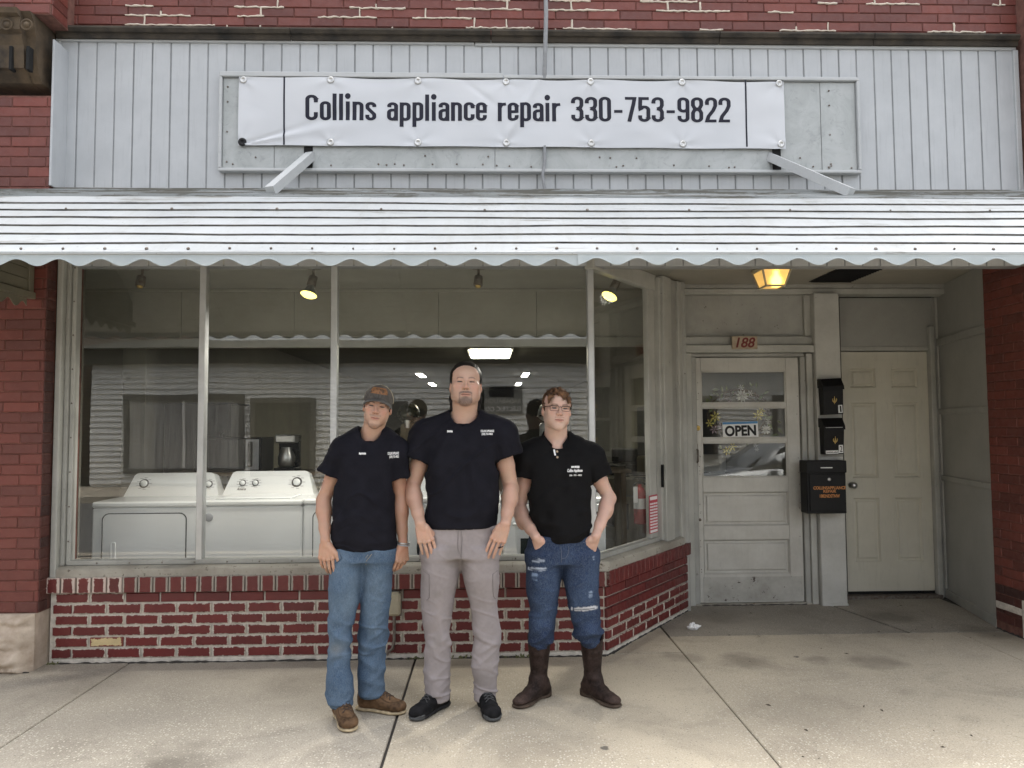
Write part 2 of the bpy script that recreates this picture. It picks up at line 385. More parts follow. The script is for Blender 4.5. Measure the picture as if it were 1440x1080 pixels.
# ------------------------------------------------------------------ ground
YJ = 5.40          # joint between pavement and recess floor
mb = MB()
def _grid_ground(u, v): return (-150+300*u, -150+300*v, -.16)
mb.grid(_grid_ground, 30, 30, False)
tag(mb.build('ground', M['asphalt']), kind='structure')
walk = MB().box(-16, 16, .9, 5.6, -.16, -.012).build('sidewalk', M['joint'], kind='structure')
XJ = [-5.9, -4.05, -2.26, -.475, 1.24, 3.28, 5.0, 6.8]
def slab(x0, x1, y0, y1, m, parent, top=0.0):
    g = .0026; gl_, gr_ = (.007 if abs(x0+.475) < .01 else g), (.007 if abs(x1+.475) < .01 else g)
    MB().box(x0+gl_, x1-gr_, y0+g, y1-g, -.10, top, .004).build('slab', m, parent)
for i in range(len(XJ)-1):
    yb = 5.02 if XJ[i+1] <= 1.3 else YJ
    slab(XJ[i], XJ[i+1], 2.35, yb, M['walk_grey' if i < 3 else 'walk'], walk, [0, .002, -.001, .0, .0015, 0, .001][i])
    slab(XJ[i], XJ[i+1], 1.06, 2.35, M['walk'], walk)
rf = MB().box(.7, 3.9, 5.0, 7.0, -.16, -.014).build('recess_floor', M['joint'], kind='structure')
def poly_slab(pts, m, parent, top=0.0):
    MB().prism(pts, -.10, top, 'z').build('slab', m, parent)
dj0, dj1 = (2.78, 6.30), (2.98, YJ)
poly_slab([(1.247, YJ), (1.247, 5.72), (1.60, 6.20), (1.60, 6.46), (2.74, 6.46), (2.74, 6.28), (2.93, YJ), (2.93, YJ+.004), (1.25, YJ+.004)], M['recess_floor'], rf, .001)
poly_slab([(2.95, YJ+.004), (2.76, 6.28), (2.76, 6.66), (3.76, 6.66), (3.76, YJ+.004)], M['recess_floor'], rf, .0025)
poly_slab([(.80, 5.028), (1.232, 5.028), (1.232, 5.70)], M['walk'], rf, 0.0)
dl = MB(); rd_ = random.Random(17)  # dirt in the wall joint, dark enough to deepen the contact shade too
def dirt_line(x0, y0, x1, y1):
    n_ = int(math.hypot(x1-x0, y1-y0)/.025); dl.tube([(x0+(x1-x0)*i/n_+rd_.uniform(-.004, .004), y0+(y1-y0)*i/n_+rd_.uniform(-.006, .004), .001) for i in range(n_+1)], [rd_.uniform(.003, .012) for _ in range(n_+1)], 5)
dirt_line(-2.74, 4.972, .735, 4.968); dirt_line(.74, 4.972, 1.57, 6.14); dirt_line(1.72, 6.286, 2.58, 6.286); dirt_line(3.62, 5.48, 3.63, 4.9); dirt_line(-3.9, 4.79, -2.78, 4.80)
tag(dl.build('wall_dirt', M['joint'], walk), kind='stuff')
curb = MB().box(-40, 40, .72, .895, -.2, .0, .02).build('kerb', M['walk'], kind='structure')
MB().box(-40, 40, -7.4, -7.2, -.2, 0, .02).build('kerb', M['walk'], kind='structure')
MB().box(-40, 40, -10.4, -7.41, -.2, -.004).build('far_sidewalk', M['walk'], kind='structure')
# ------------------------------------------------------------------ brickwork
_bm = {}
def brick_mesh(L, H, D, m, bev=.004, jit=0):
    key = (round(L, 3), round(H, 3), round(D, 3), m.name, jit)
    if key not in _bm:
        rr = random.Random(hash((round(L, 3), round(H, 3), jit)) & 0xffff)
        j = lambda: rr.uniform(-.0016, .0016)
        a, h = L/2, H/2
        f = [(-a+bev+j(), 0, -h+bev+j()), (a-bev+j(), 0, -h+bev+j()), (a-bev+j(), 0, h-bev+j()), (-a+bev+j(), 0, h-bev+j())]
        s_ = [(-a, bev, -h), (a, bev, -h), (a, bev, h), (-a, bev, h)]; bk = [(-a, D, -h), (a, D, -h), (a, D, h), (-a, D, h)]
        fs = [(0, 1, 2, 3)]+[(4+i, 4+(i+1) % 4, (i+1) % 4, i) for i in range(4)]+[(8+i, 8+(i+1) % 4, 4+(i+1) % 4, 4+i) for i in range(4)]
        me = MB().add(f+s_+bk, fs).mesh('brick', m); _bm[key] = me
    return _bm[key]
def courses(parent, O, ang, length, z0, nrow, PL, PH, J, D, pick, half0=0.0, proud=.003, name='brick', cutmat=None):
    """running bond: O = start (x,y), ang = wall direction, outward normal is -y of the rotated frame"""
    c, s_ = math.cos(ang), math.sin(ang)
    for r_ in range(nrow):
        u = -((r_ % 2)*PL/2+half0) % PL - PL
        while u < length:
            a, b = max(u, 0)+ (J/2 if u > 0 else 0), min(u+PL, length)-J/2
            if b-a > .02:
                mid = (a+b)/2; L = b-a; m = pick(r_, mid)
                me = brick_mesh(L, PH-J, D, m, jit=random.randint(0, 2))
                off = -random.uniform(0, proud)
                inst(name, me, (O[0]+c*mid-s_*off, O[1]+s_*mid+c*off, z0+(r_+.5)*PH), ang, parent)
            u += PL
A = Vector((.735, 4.98)); B = Vector((1.575, 6.16)); AB = B-A; LD = AB.length; ANG = math.atan2(AB.y, AB.x)
TD = Matrix.Translation((A.x, A.y, 0)) @ Matrix.Rotation(ANG, 4, 'Z')     # local x along the splayed side, -y to the street
# bulkhead under the shop window: front and splayed side
XL = -2.760
bulk = thing('bulkhead_wall', (XL, 4.98, 0), 'low dark red painted brick wall with pale mortar under the shop window', 'brick wall')
mo = MB(); mo.box(XL, A.x-.002, 4.987, 5.18, .0, .44); mo.box(XL+.004, A.x+.01, 4.981, 5.0, -.01, .026, .006)
mo.build('mortar', M['mortar'], bulk)
mo = MB(TD); mo.box(.0, LD, .008, .16, .0, .44); mo.box(.006, LD, -.008, .02, -.01, .022, .006); mo.build('mortar', M['mortar'], bulk)
PH, PL = .0683, .2175
def pickf(r_, x):
    if r_ == 1 and .22 < x < .44: return M['brick_spall']
    return M['brick_clean'] if r_ == 5 and x > .5 else M['brick_paint']
_half = {}
courses(bulk, (XL+.02, 4.975), 0, A.x-XL-.025, .028, 6, PL, PH, .0125, .06, pickf, .10)
courses(bulk, (A.x+.012, A.y-.004), ANG, LD-.02, .026, 6, PL*.98, PH, .0115, .06, lambda r_, x: M['brick_paint'] if r_ < 3 else M['brick_clean'], .04)
n = 37; w = (A.x-XL+.03)/n
for i in range(n):
    m = M['brick_row_white'] if i < 5 else M['brick_row']
    inst('brick', brick_mesh(w-(.012 if i < 4 else .006), .094, .15, m, jit=i % 3), (XL-.02+(i+.5)*w, 4.948-random.uniform(0, .004), .487), 0, bulk)
n = 21; w = (LD-.01)/n
for i in range(n):
    p = TD @ Vector(((i+.5)*w+.012, -.03-random.uniform(0, .004), 0))
    inst('brick', brick_mesh(w-.005, .094, .15, M['brick_row'], jit=i % 3), (p.x, p.y, .487), ANG, bulk)
M['mortar_dirty'] = plain('dirty_mortar', srgb(128, 118, 108), .9, scale=25, var=.3, bump=.5)
MB().box(XL-.02, A.x-.005, 4.962, 5.1, .442, .529).build('mortar', M['mortar_dirty'], bulk)
MB(TD).box(.03, LD, -.014, .13, .442, .529).build('mortar', M['mortar_dirty'], bulk)
# left pier
PYL = 4.86
pier = thing('brick_pier', (-3.2, PYL, 0), 'red brick pier with rough sandstone foot and carved stone capital beside the display window', 'brick pier')
MB().box(-4.0, XL-.012, PYL+.004, 5.3, .34, 3.58).build('mortar', M['mortar_red'], pier)
courses(pier, (-3.95, PYL), 0, XL-.008+3.95, .345, 50, .2185, .0645, .0045, .05, lambda r_, x: M['brick_face'], .045)
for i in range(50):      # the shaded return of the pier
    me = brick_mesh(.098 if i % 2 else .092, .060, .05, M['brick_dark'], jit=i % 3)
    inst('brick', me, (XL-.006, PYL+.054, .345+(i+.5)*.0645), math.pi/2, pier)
mb = MB()
def rock(u, v):
    x = -4.0+u*(XL-.012+4.0); z = -.02+v*.362
    e = min(1, (1-u)*18, v*9, (1-v)*9)
    import mathutils
    q = mathutils.noise.fractal((x*5, 1.7, z*7), .7, 2.1, 5)
    q2 = abs(mathutils.noise.noise((x*3+z*5, z*9-x*2, 4.1)))
    return (x-.02*(1-min(1, (1-u)*12))*0, 4.84-.05*max(0, e)-.045*q*max(0, e)-.07*q2*max(0, e), z)
mb.grid(rock, 90, 34); mb.box(-4.0, XL-.012, 4.842, 5.1, -.02, .342)
mb.build('stone_foot', M['sandstone'], pier)
# carved capital
cz0, cz1 = at(36, 115, 4.84).z, at(36, 17, 4.74).z
mb = MB(); xr = -2.835
mb.prism([(5.2, cz0), (4.86, cz0), (4.80, cz0+.05), (4.775, cz0+.06), (4.765, cz0+.20), (4.74, cz0+.25), (4.745, cz0+.265), (4.72, cz0+.28), (4.72, cz1-.04), (4.69, cz1-.03), (4.68, cz1), (5.2, cz1)], -4.0, xr-.06, 'x')
mb.build('capital', M['stone_dark'], pier)
mb = MB(); mb.prism([(5.2, cz0+.002), (4.87, cz0+.002), (4.83, cz0+.05), (4.81, cz0+.12), (4.79, cz0+.25), (4.765, cz1-.05), (4.72, cz1-.002), (5.2, cz1-.002)], xr-.061, xr, 'x')
mb.build('capital', M['stone_dark'], pier)
cap_c = [at(10, 35, 4.715), at(38, 35, 4.715)]
for c in cap_c:
    T = Matrix.Translation(c) @ Matrix.Rotation(math.pi/2, 4, 'X')
    mb = MB(); mb.lathe([(.036, -.002), (.036, .008), (.030, .009), (.027, .001), (.018, .0), (.016, .010), (.004, .014), (.0, .014)], 24, T); mb.build('rosette', M['stone_dark'], pier)
for px in (16, 40):
    a, b = at(px, 65, 4.76), at(px, 100, 4.775)
    MB().box(a.x-.010, a.x+.010, 4.752, 4.80, b.z, a.z, .003).build('flute', M['dark_hole'], pier)
zc = cz1
MB().box(-4.0, at(72, 8, 4.76).x-.003, 4.765, 5.2, zc, zc+.6).build('mortar', M['mortar_red'], pier)
courses(pier, (-3.95, 4.76), 0, at(72, 8, 4.76).x+3.95, zc+.003, 4, .2185, .0645, .0045, .05, lambda r_, x: M['brick_face'], .10)
xr2 = at(72, 8, 4.76).x
for i in range(4):
    inst('brick', brick_mesh(.17, .060, .05, M['brick_face'], jit=i % 3), (xr2+.002, 4.76+.10, zc+.003+(i+.5)*.0645), math.pi/2, pier)
# upper wall
YU = 5.03
uz = at(720, 47, YU).z
up = thing('upper_brick_wall', (0, YU, uz), 'red brick upper wall with patchy white repointed joints above the metal siding', 'brick wall')
MB().box(-2.9, 3.75, YU+.006, 5.4, uz-.05, 8.2).build('mortar', M['mortar_red'], up)
courses(up, (-2.80, YU), 0, 6.48, uz-.03, 6, .2185, .0645, .0045, .05, lambda r_, x: M['brick_face'], .02)
mb = MB(); rp = random.Random(11)
def squig(x0, z0, x1, z1):
    n = max(3, int(math.hypot(x1-x0, z1-z0)/.02)); pts = []
    for i in range(n+1):
        t = i/n; pts.append((x0+(x1-x0)*t+rp.uniform(-.002, .002), YU-.003, z0+(z1-z0)*t+rp.uniform(-.004, .004)))
    mb.tube(pts, [rp.uniform(.004, .0085) for _ in pts], 5)
for r_ in range(7):
    z = uz-.03+r_*.0645; x = -2.4
    while x < 3.5:
        if rp.random() < (.62 if x < 1.6 else .38):
            L = rp.uniform(.12, .6); squig(x, z, min(x+L, 3.55), z)
            k = math.ceil(((x+2.80)+.02+(r_ % 2)*.109)/.2185); xv = -2.80-.02-(r_ % 2)*.109+k*.2185
            while xv < x+L:
                if rp.random() < .55: squig(xv, z, xv+rp.uniform(-.004, .004), z+.0645*rp.choice((1, 1, .4)))
                xv += .2185
            x += L
        x += rp.uniform(.08, .45)
tag(mb.build('repointing', M['caulk'], up), kind='stuff')
# stone ledge between brick and siding (four blocks)
lz1 = at(720, 41, 4.96).z; lz0 = at(720, 57, 4.97).z
led = thing('stone_ledge', (0, 5.0, lz0), 'blackened narrow stone ledge running under the upper brick wall', 'ledge')
for a, b in ((-2.82, -1.30), (-1.295, .02), (.025, 1.55), (1.555, 2.6), (2.605, 3.60)):
    MB().prism([(5.1, lz0), (4.985, lz0), (4.98, lz0+.03), (4.965, lz0+.035), (4.955, lz1-.015), (4.96, lz1), (5.1, lz1+.01)], a, b, 'x').build('ledge_block', M['ledge'], led)
# right pier: its return to the recess, and a sliver of front
XR = 3.625
rp_ = thing('brick_pier', (XR+.2, 5.1, 0), 'shaded dark red brick pier at the open side of the doorway recess', 'brick pier')
MB().box(XR+.004, 4.3, PYL+.004, 5.50, 0, 4.6).build('mortar', M['mortar_red'], rp_)
nr = 40
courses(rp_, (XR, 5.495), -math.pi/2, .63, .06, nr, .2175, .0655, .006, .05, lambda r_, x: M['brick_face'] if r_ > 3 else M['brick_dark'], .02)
courses(rp_, (XR+.0, PYL), 0, .6, .06, 61, .2185, .0655, .0045, .05, lambda r_, x: M['brick_face'], .03)
mb = MB(); mb.box(XR-.006, XR+.03, 5.17, 5.215, -.01, .26, .004); mb.box(XR-.004, XR+.02, 5.215, 5.49, .15, .20, .004); mb.box(XR-.012, XR+.02, 4.9, 5.16, -.01, .16, .01)
mb.build('mortar_patch', M['mortar'], rp_)
MB().prism([(5.2, 3.55), (4.86, 3.55), (4.80, 3.65), (4.76, 3.75), (4.74, 3.95), (4.70, 4.15), (5.2, 4.15)], XR+.005, 4.3, 'x').build('capital', M['stone_dark'], rp_)
# ------------------------------------------------------------------ metal siding above the awning
YS = 5.02; SZ0, SZ1 = 2.52, 4.045
sid = thing('siding_wall', (0, YS, SZ0), 'pale grey vertical ribbed metal siding between brick wall and awning', 'siding')
XS0, XS1 = -2.83, 3.60
MB().box(XS0, XS1, YS+.0035, YS+.10, SZ0, SZ1).build('backing', M['siding_back'], sid)
np_ = 53; w = (XS1-XS0-.03)/np_
pm = MB().box(-w/2+.0045, w/2-.0045, 0, .0052, SZ0-3.3, SZ1-3.3, .0045).mesh('plank', M['siding'])
for i in range(np_):
    inst('plank', pm, (XS0+.015+(i+.5)*w, YS-.002+random.uniform(-.0012, .0012), 3.3), 0, sid)
mb = MB(); mb.box(XS0, -.09, YS-.02, YS+.02, SZ1-.035, SZ1+.004, .004); mb.build('top_trim', M['trim_white'], sid)
mb = MB(); mb.box(-.085, XS1, YS-.017, YS+.02, SZ1-.042, SZ1-.004, .004); mb.build('top_trim', M['trim_white'], sid)
MB().box(XL-.010, XL+.004, PYL-.004, YS+.02, 3.0, SZ1-.10, .002).build('return_trim', M['siding'], sid)
MB().box(XS0-.01, XS0+.028, YS-.022, YS+.02, SZ0, SZ1-.036, .004).build('corner_trim', M['trim_white'], sid)
MB().box(XS1-.024, XS1+.01, YS-.022, YS+.02, SZ0, SZ1-.043, .004).build('corner_trim', M['trim_white'], sid)
# sign box
YB = 4.985
g0, g1 = Vector((-1.755, 0, 3.138)), Vector((2.488, 0, 3.775))
sg = thing('sign_board', (0, YB, g0.z), 'shallow weathered metal sign box behind the white banner', 'sign board')
pan_x = [g0.x+.02, -1.40, -1.15, .045, 1.88, 2.23, g1.x-.02]
for i in range(len(pan_x)-1):
    MB().box(pan_x[i]+.001, pan_x[i+1]-.001, YB+(.004 if i in (1, 4) else 0)+random.uniform(0, .002), YS-.003, g0.z+.015, g1.z-.015, .0015).build('panel', M['galv'], sg)
for a in ((g0.x, g1.x, g0.z-.005, g0.z+.016), (g0.x, .10, g1.z-.012, g1.z+.022), (.105, g1.x, g1.z-.012, g1.z+.012)):
    MB().box(a[0], a[1], YB-.022, YS-.004, a[2], a[3], .004).build('frame', M['trim_white'], sg)
for x in (g0.x, g1.x-.018): MB().box(x-.001, x+.019, YB-.023, YS-.004, g0.z+.017, g1.z-.013, .004).build('frame', M['trim_white'], sg)
mb = MB(); r2 = random.Random(4)
for i in range(34):
    x = r2.uniform(g0.x+.06, g1.x-.05); z = r2.choice((g0.z+.045, g0.z+.045, g0.z+.10))+r2.uniform(-.01, .01)
    if -1.15 > x > -1.42 or 1.88 < x < 1.98: continue
    mb.lathe([(.006, 0), (.006, .003), (0, .004)], 8, Matrix.Translation((x, YB-.001, z)) @ Matrix.Rotation(math.pi/2, 4, 'X'))
for z in (3.2, 3.4, 3.6, 3.7):
    for x in (g0.x+.05, g1.x-.2):
        mb.lathe([(.006, 0), (.006, .003), (0, .004)], 8, Matrix.Translation((x, YB-.001, z)) @ Matrix.Rotation(math.pi/2, 4, 'X'))
tag(mb.build('screw_heads', M['rust_steel'], sg), kind='stuff')
for x0 in (-1.205, 1.895):
    MB().box(x0, x0+.055, YB-.004, YB+.002, g0.z+.02, g0.z+.165).build('bracket_slot', M['dark_hole'], sg)
# condensed sign lettering: each character is a set of stroked centre lines
def arc(cx, cz, rx, rz, a0, a1, n=10):
    return [(cx+rx*math.cos(math.radians(a0+(a1-a0)*i/n)), cz+rz*math.sin(math.radians(a0+(a1-a0)*i/n))) for i in range(n+1)]
_s = .056; _w = .31                      # half stroke, letter width (centre lines span _w-2_s)
def _cl(w): return w-2*_s
def glyph(ch):
    h = .745-_s; r = _cl(_w)/2; x0, x1 = _s, _s+2*r; m = _s+r; H = 1-_s; rn = _cl(.35)/2; N0, N1, NM = _s, _s+2*rn, _s+rn
    e = _s
    if ch == 'o': return _w, [arc(m, h-r, r, r, 0, 180)+arc(m, e+r, r, r, 180, 360)+[(x1, h-r)]], []
    if ch == 'C':
        return .36, [[(N1, .70), (N1, H-rn)]+arc(NM, H-rn, rn, rn, 0, 180)+arc(NM, e+rn, rn, rn, 180, 360)+[(N1, .31)]], []
    if ch == 'l': return .136, [[(_s, 0), (_s, 1.06)]], []
    if ch == 'i': return .15, [[(_s+.007, 0), (_s+.007, .75)]], [(_s+.007, .965, .084)]
    if ch == 'n': return .315, [[(_s, 0), (_s, .745)], [(_s, h-r-.03)]+arc(m, h-r, r, r, 180, 0)+[(x1, 0)]], []
    if ch == 'r': return .235, [[(_s, 0), (_s, .745)], [(_s, h-.16), (_s+.03, h-.06), (_s+.08, h-.012), (.235, h)]], []
    if ch == 'p': return .315, [[(_s, -.24), (_s, .745)], arc(m, h-r, r, r, 180, 0)+arc(m, e+r, r, r, 0, -180)], []
    if ch == 'c': return .30, [[(x1, .50), (x1, h-r)]+arc(m, h-r, r, r, 0, 180)+arc(m, e+r, r, r, 180, 360)+[(x1, .26)]], []
    if ch == 'e': return .31, [[(x0, .375), (x1, .375), (x1, h-r)]+arc(m, h-r, r, r, 0, 180)+arc(m, e+r, r, r, 180, 360)+[(x1, .23)]], []
    if ch == 'a': return .31, [[(x0+.005, .54), (x0+.01, h-r)]+arc(m, h-r, r, r, 170, 0)+[(x1, 0)], [(x1, .425), (m, .425)]+arc(m, .425-r, r, r, 90, 180)+arc(m, e+r, r, r, 180, 300)+[(x1, .17)]], []
    if ch == 's': return .30, [[(x1, .545), (x1-.004, h-r)]+arc(m, h-r, r, r, 8, 180)+[(x0+.006, .50), (m, .375), (x1-.006, .25)]+arc(m, e+r, r, r, 0, -180)+[(x0+.002, .23)]], []
    r = rn
    if ch == '0': return .36, [arc(NM, H-r, r, r, 0, 180)+arc(NM, e+r, r, r, 180, 360)+[(N1, H-r)]], []
    if ch == '3': return .35, [[(N0, .74), (N0, H-r)]+arc(NM, H-r, r, r, 180, 0)+[(N1, .66), (N1-.03, .57), (NM-.02, .525)], [(NM-.02, .525), (N1-.03, .48), (N1, .40), (N1, e+r)]+arc(NM, e+r, r, r, 0, -180)+[(N0, .27)]], []
    if ch == '7': return .33, [[(0.0, H), (.33-_s, H), (.33-_s-.03, .72), (.115, 0)]], []
    if ch == '5': return .345, [[(N1+.02, H), (N0+.012, H), (N0, .50), (N0+.05, .545)]+arc(NM, .60-r+.0, r, r, 120, 0)+[(N1, e+r)]+arc(NM, e+r, r, r, 0, -180)+[(N0, .26)]], []
    if ch == '9': return .35, [arc(NM, H-r, r, r, 0, 180)+arc(NM, .44+r, r, r, 180, 360)+[(N1, H-r)], [(N1, H-r), (N1, e+r)]+arc(NM, e+r, r, r, 0, -180)+[(N0, .25)]], []
    if ch == '8': return .36, [arc(NM, H-r, r, r, 0, 180)+[(N0, .68), (N0+.05, .56), (NM, .525), (N1-.05, .56), (N1, .68), (N1, H-r)], [(NM, .525), (N0+.04, .48), (N0, .38)]+arc(NM, e+r, r, r, 180, 360)+[(N1, .38), (N1-.04, .48), (NM, .525)]], []
    if ch == '2': return .345, [[(N0, .70), (N0, H-r)]+arc(NM, H-r, r, r, 180, 0)+[(N1, .66), (N1-.06, .48), (N0+.04, .24), (N0, e), (N1+.03, e)]], []
    if ch == '-': return .30, [[(.03, .41), (.27, .41)]], []
    return .22, [], []
def resample(pl, step):
    out = [pl[0]]
    for a, b in zip(pl, pl[1:]):
        d = math.hypot(b[0]-a[0], b[1]-a[1]); n = max(1, int(d/step))
        for i in range(1, n+1): out.append((a[0]+(b[0]-a[0])*i/n, a[1]+(b[1]-a[1])*i/n))
    return out
def letters(s, x0, x1, zbase, cap, yfn, m, parent, gap=.046):
    tot = 0; adv = []
    for ch in s:
        w_ = glyph(ch)[0]; adv.append(tot); tot += w_+gap
    k = (x1-x0)/(tot-gap)
    for ch, a0 in zip(s, adv):
        if ch == ' ': continue
        w_, pls, dots = glyph(ch); mb = MB()
        lev = 0
        for pl in pls:
            pl = resample(pl, .05); L = []; R = []; n_ = len(pl)
            closed = math.hypot(pl[0][0]-pl[-1][0], pl[0][1]-pl[-1][1]) < 1e-3
            for i, p in enumerate(pl):
                a = pl[i-1] if i > 0 else (pl[-2] if closed else p); b = pl[i+1] if i < n_-1 else (pl[1] if closed else p)
                t1 = (p[0]-a[0], p[1]-a[1]); t2 = (b[0]-p[0], b[1]-p[1])
                u1 = math.hypot(*t1) or 1; u2 = math.hypot(*t2) or 1
                n1 = (-t1[1]/u1, t1[0]/u1); n2 = (-t2[1]/u2, t2[0]/u2)
                nx, nz = n1[0]+n2[0], n1[1]+n2[1]; q = math.hypot(nx, nz)
                if i == 0 and not closed: nx, nz = n2; f = 1
                elif i == n_-1 and not closed: nx, nz = n1; f = 1
                else:
                    nx, nz = nx/q, nz/q; f = min(1.6, 1/max(.3, nx*n1[0]+nz*n1[1]))
                L.append((p[0]+nx*_s*f, p[1]+nz*_s*f)); R.append((p[0]-nx*_s*f, p[1]-nz*_s*f))
            W3 = lambda q, d: (x0+(a0+q[0])*k, yfn(x0+(a0+q[0])*k, zbase+q[1]*cap)-.0012-d-lev, zbase+q[1]*cap)
            vs = []
            for l, r_ in zip(L, R): vs += [W3(l, .0006), W3(r_, .0006), W3(l, 0), W3(r_, 0)]
            fs = []
            for i in range(n_-1):
                a, b = i*4, i*4+4; fs += [(a, a+1, b+1, b), (a, b, b+2, a+2), (a+1, a+3, b+3, b+1)]
            mb.add(vs, fs); lev += .00025
        for cx, cz, r_ in dots:
            W3 = lambda q, d: (x0+(a0+q[0])*k, yfn(x0+(a0+q[0])*k, zbase+q[1]*cap)-.0018-d, zbase+q[1]*cap)
            ring = [(cx+r_*.95*math.cos(t*math.pi/9), cz+r_*math.sin(t*math.pi/9)*k/cap) for t in range(18)]
            mb.add([W3(q, 0) for q in ring], [tuple(range(18))])
        mb.build('letter', m, parent)
# banner
bn = thing('banner', (.17, 4.96, 3.305), 'white vinyl banner with dark lettering Collins appliance repair and a phone number', 'banner')
BX0, BX1, BZ0, BZ1 = -1.628, 1.976, 3.303, 3.762
import mathutils as _mu
_grom = [(x, z) for x in (-1.60, -1.03, -.46, .12, .68, 1.29, 1.945) for z in (BZ0+.022, BZ1-.022)]
def ban_y(x, z):
    y = 4.962-.007*_mu.noise.fractal((x*1.3, z*2.2, 2.0), .8, 2, 3)
    d1 = math.hypot(x-BX0, z-BZ0)      # creases fan out of the corner fixings
    th = math.atan2(z-BZ0, x-BX0); y -= .012*math.exp(-((th-.20)/.06)**2)*math.exp(-d1/.5)*min(1, d1*14)
    y += .010*math.exp(-((th-.30)/.05)**2)*math.exp(-d1/.5)*min(1, d1*14)
    for gx, gz in _grom:
        d = math.hypot(x-gx, z-gz); a = math.atan2(z-gz, x-gx)
        y -= .0035*math.sin(a*5+gx*9)*math.exp(-d/.13)*min(1, d*25)
    y -= .009*math.exp(-((x-(.20+.55*(z-3.5)))/.028)**2)*(1 if z > 3.42 else math.exp(-((z-3.42)/.05)**2))
    y += .006*math.exp(-((x-(.02-1.2*(z-3.6)))/.03)**2)*math.exp(-((z-3.66)/.09)**2)
    y += .004*math.sin((x+z*.5)*7)*math.exp(-((z-BZ1)/.15)**2)
    return y
def ban(u, v, dy=0):
    x = BX0+u*(BX1-BX0); sag = -.008*math.sin(u*math.pi*6)**2
    z = BZ0+v*(BZ1-BZ0)+(sag if v > .5 else -sag*.4)*abs(v-.5)*2-.010*u
    return (x, ban_y(x, z)+dy, z)
mb = MB(); mb.grid(ban, 300, 44); nvf = len(mb.v)
mb.grid(lambda u, v: ban(u, v, .0022), 300, 44); mb.build('cloth', M['vinyl'], bn)
wp = lambda p: (p[0], ban_y(p[0], p[2])+(p[1]-0)-.0014, p[2])
tx0, tx1 = at(429, 155, 4.95).x, at(1028, 155, 4.95).x
tz0, tz1 = at(720, 178.5, 4.95).z, at(720, 132.5, 4.95).z
tzb, tzc = at(720, 169.5, 4.95).z, at(720, 134.5, 4.95).z
letters('Collins appliance repair 330-753-9822', tx0, tx1, tzb, tzc-tzb, ban_y, M['ink'], bn)
for px in (399, 1050):
    x = at(px, 155, 4.95).x; mb = MB()
    mb.grid(lambda u, v: (x+(u-.5)*.011, ban_y(x, BZ0+v*(BZ1-BZ0))-.0014, BZ0+.004+v*(BZ1-BZ0-.008)), 1, 30); mb.build('line', M['ink'], bn)
for gx, gz in _grom:
    T = Matrix.Translation((gx, ban_y(gx, gz)-.001, gz)) @ Matrix.Rotation(math.pi/2, 4, 'X')
    low = gx < -1.5 and gz < 3.5
    MB().lathe([(.024, 0), (.024, .003), (.012, .006), (.011, .003), (.0, .003)] if not low else [(.028, 0), (.026, .005), (.010, .006), (.009, .002), (0, .002)], 18, T).build('grommet', M['black'] if low else M['steel'], bn)
# conduit
cb = MB(); a, b = at(767, -30, 4.93), at(766, 104, 4.95)
cb.tube([a, at(768, 20, 4.93), at(767, 60, 4.925), (b.x, 4.975, b.z-.02)], .0145, 12)
cb.build('conduit', M['conduit'], None, 'grey electrical conduit running down the brick wall behind the banner', 'conduit', 'service conduits on the sign front')
cb = MB(); a, b = at(766, 205, 4.965), at(766, 268, 4.97)
cb.tube([a, at(766, 230, 4.965), at(763, 246, 4.965), b], .0105, 10)
cb.build('conduit', M['conduit'], None, 'short grey cable coming out below the banner down to the awning', 'conduit', 'service conduits on the sign front')
# ------------------------------------------------------------------ awning
AX0, AX1 = -4.6, 5.0; YF, ZF = 3.60, 2.282
aw = thing('awning', (.2, YF, 2.2), 'long white stepped metal awning with scalloped edge spanning the storefront', 'awning')
prof = [(YF, ZF)]
for i in range(7): prof.append((prof[-1][0]+.127*math.cos(math.radians(33.5)), prof[-1][1]+.127*math.sin(math.radians(33.5))))
ky, kz = prof[-1]
for i in range(1, 7): prof.append((ky+(YS-.01-ky)*i/6, kz+(3.033-kz)*i/6))
def wob(x, i): return .006*_mu.noise.noise((x*.9, i*.7, 3.3))+.003*_mu.noise.noise((x*3.1, i*1.7, 8.3))
for i in range(len(prof)-1):
    (ya, za), (yb, zb) = prof[i], prof[i+1]; dy, dz = yb-ya, zb-za; L = math.hypot(dy, dz); ty, tz = dy/L, dz/L; ny, nz = -tz, ty   # outward normal (towards street / up)
    lip = .0095
    sec = [(ya+ny*lip, za+nz*lip), (yb+ny*.001-ty*.004, zb+nz*.001-tz*.004), (yb-ny*.004, zb-nz*.004), (ya-ny*.004+ty*.001, za-nz*.004+tz*.001)]
    mb = MB(); nx = 70; vs = []; fs = []
    for j in range(nx+1):
        x = AX0+(AX1-AX0)*j/nx
        for q, (y, z) in enumerate(sec): vs.append((x, y, z+wob(x, i+(1 if q in (1, 2) else 0))))
    for j in range(nx):
        for q in range(4): fs.append((j*4+q, j*4+(q+1) % 4, (j+1)*4+(q+1) % 4, (j+1)*4+q))
    fs += [(0, 1, 2, 3), (nx*4+3, nx*4+2, nx*4+1, nx*4)]
    mb.add(vs, fs); pan = mb.build('pan', M['awning'], aw)
    me = pan.data; me.materials.append(M['awning_lip']); me.materials.append(M['awning_under'])
    for p in me.polygons:      # darker lip faces on the front pans, plain underside
        n_ = p.normal
        c = p.center
        if abs(n_.x) > .8: continue
        if n_.y*ny+n_.z*nz < -.7: p.material_index = 2
        elif n_.y*ty+n_.z*tz < -.6 and i < 7: p.material_index = 1
mb = MB()      # valance with scallops
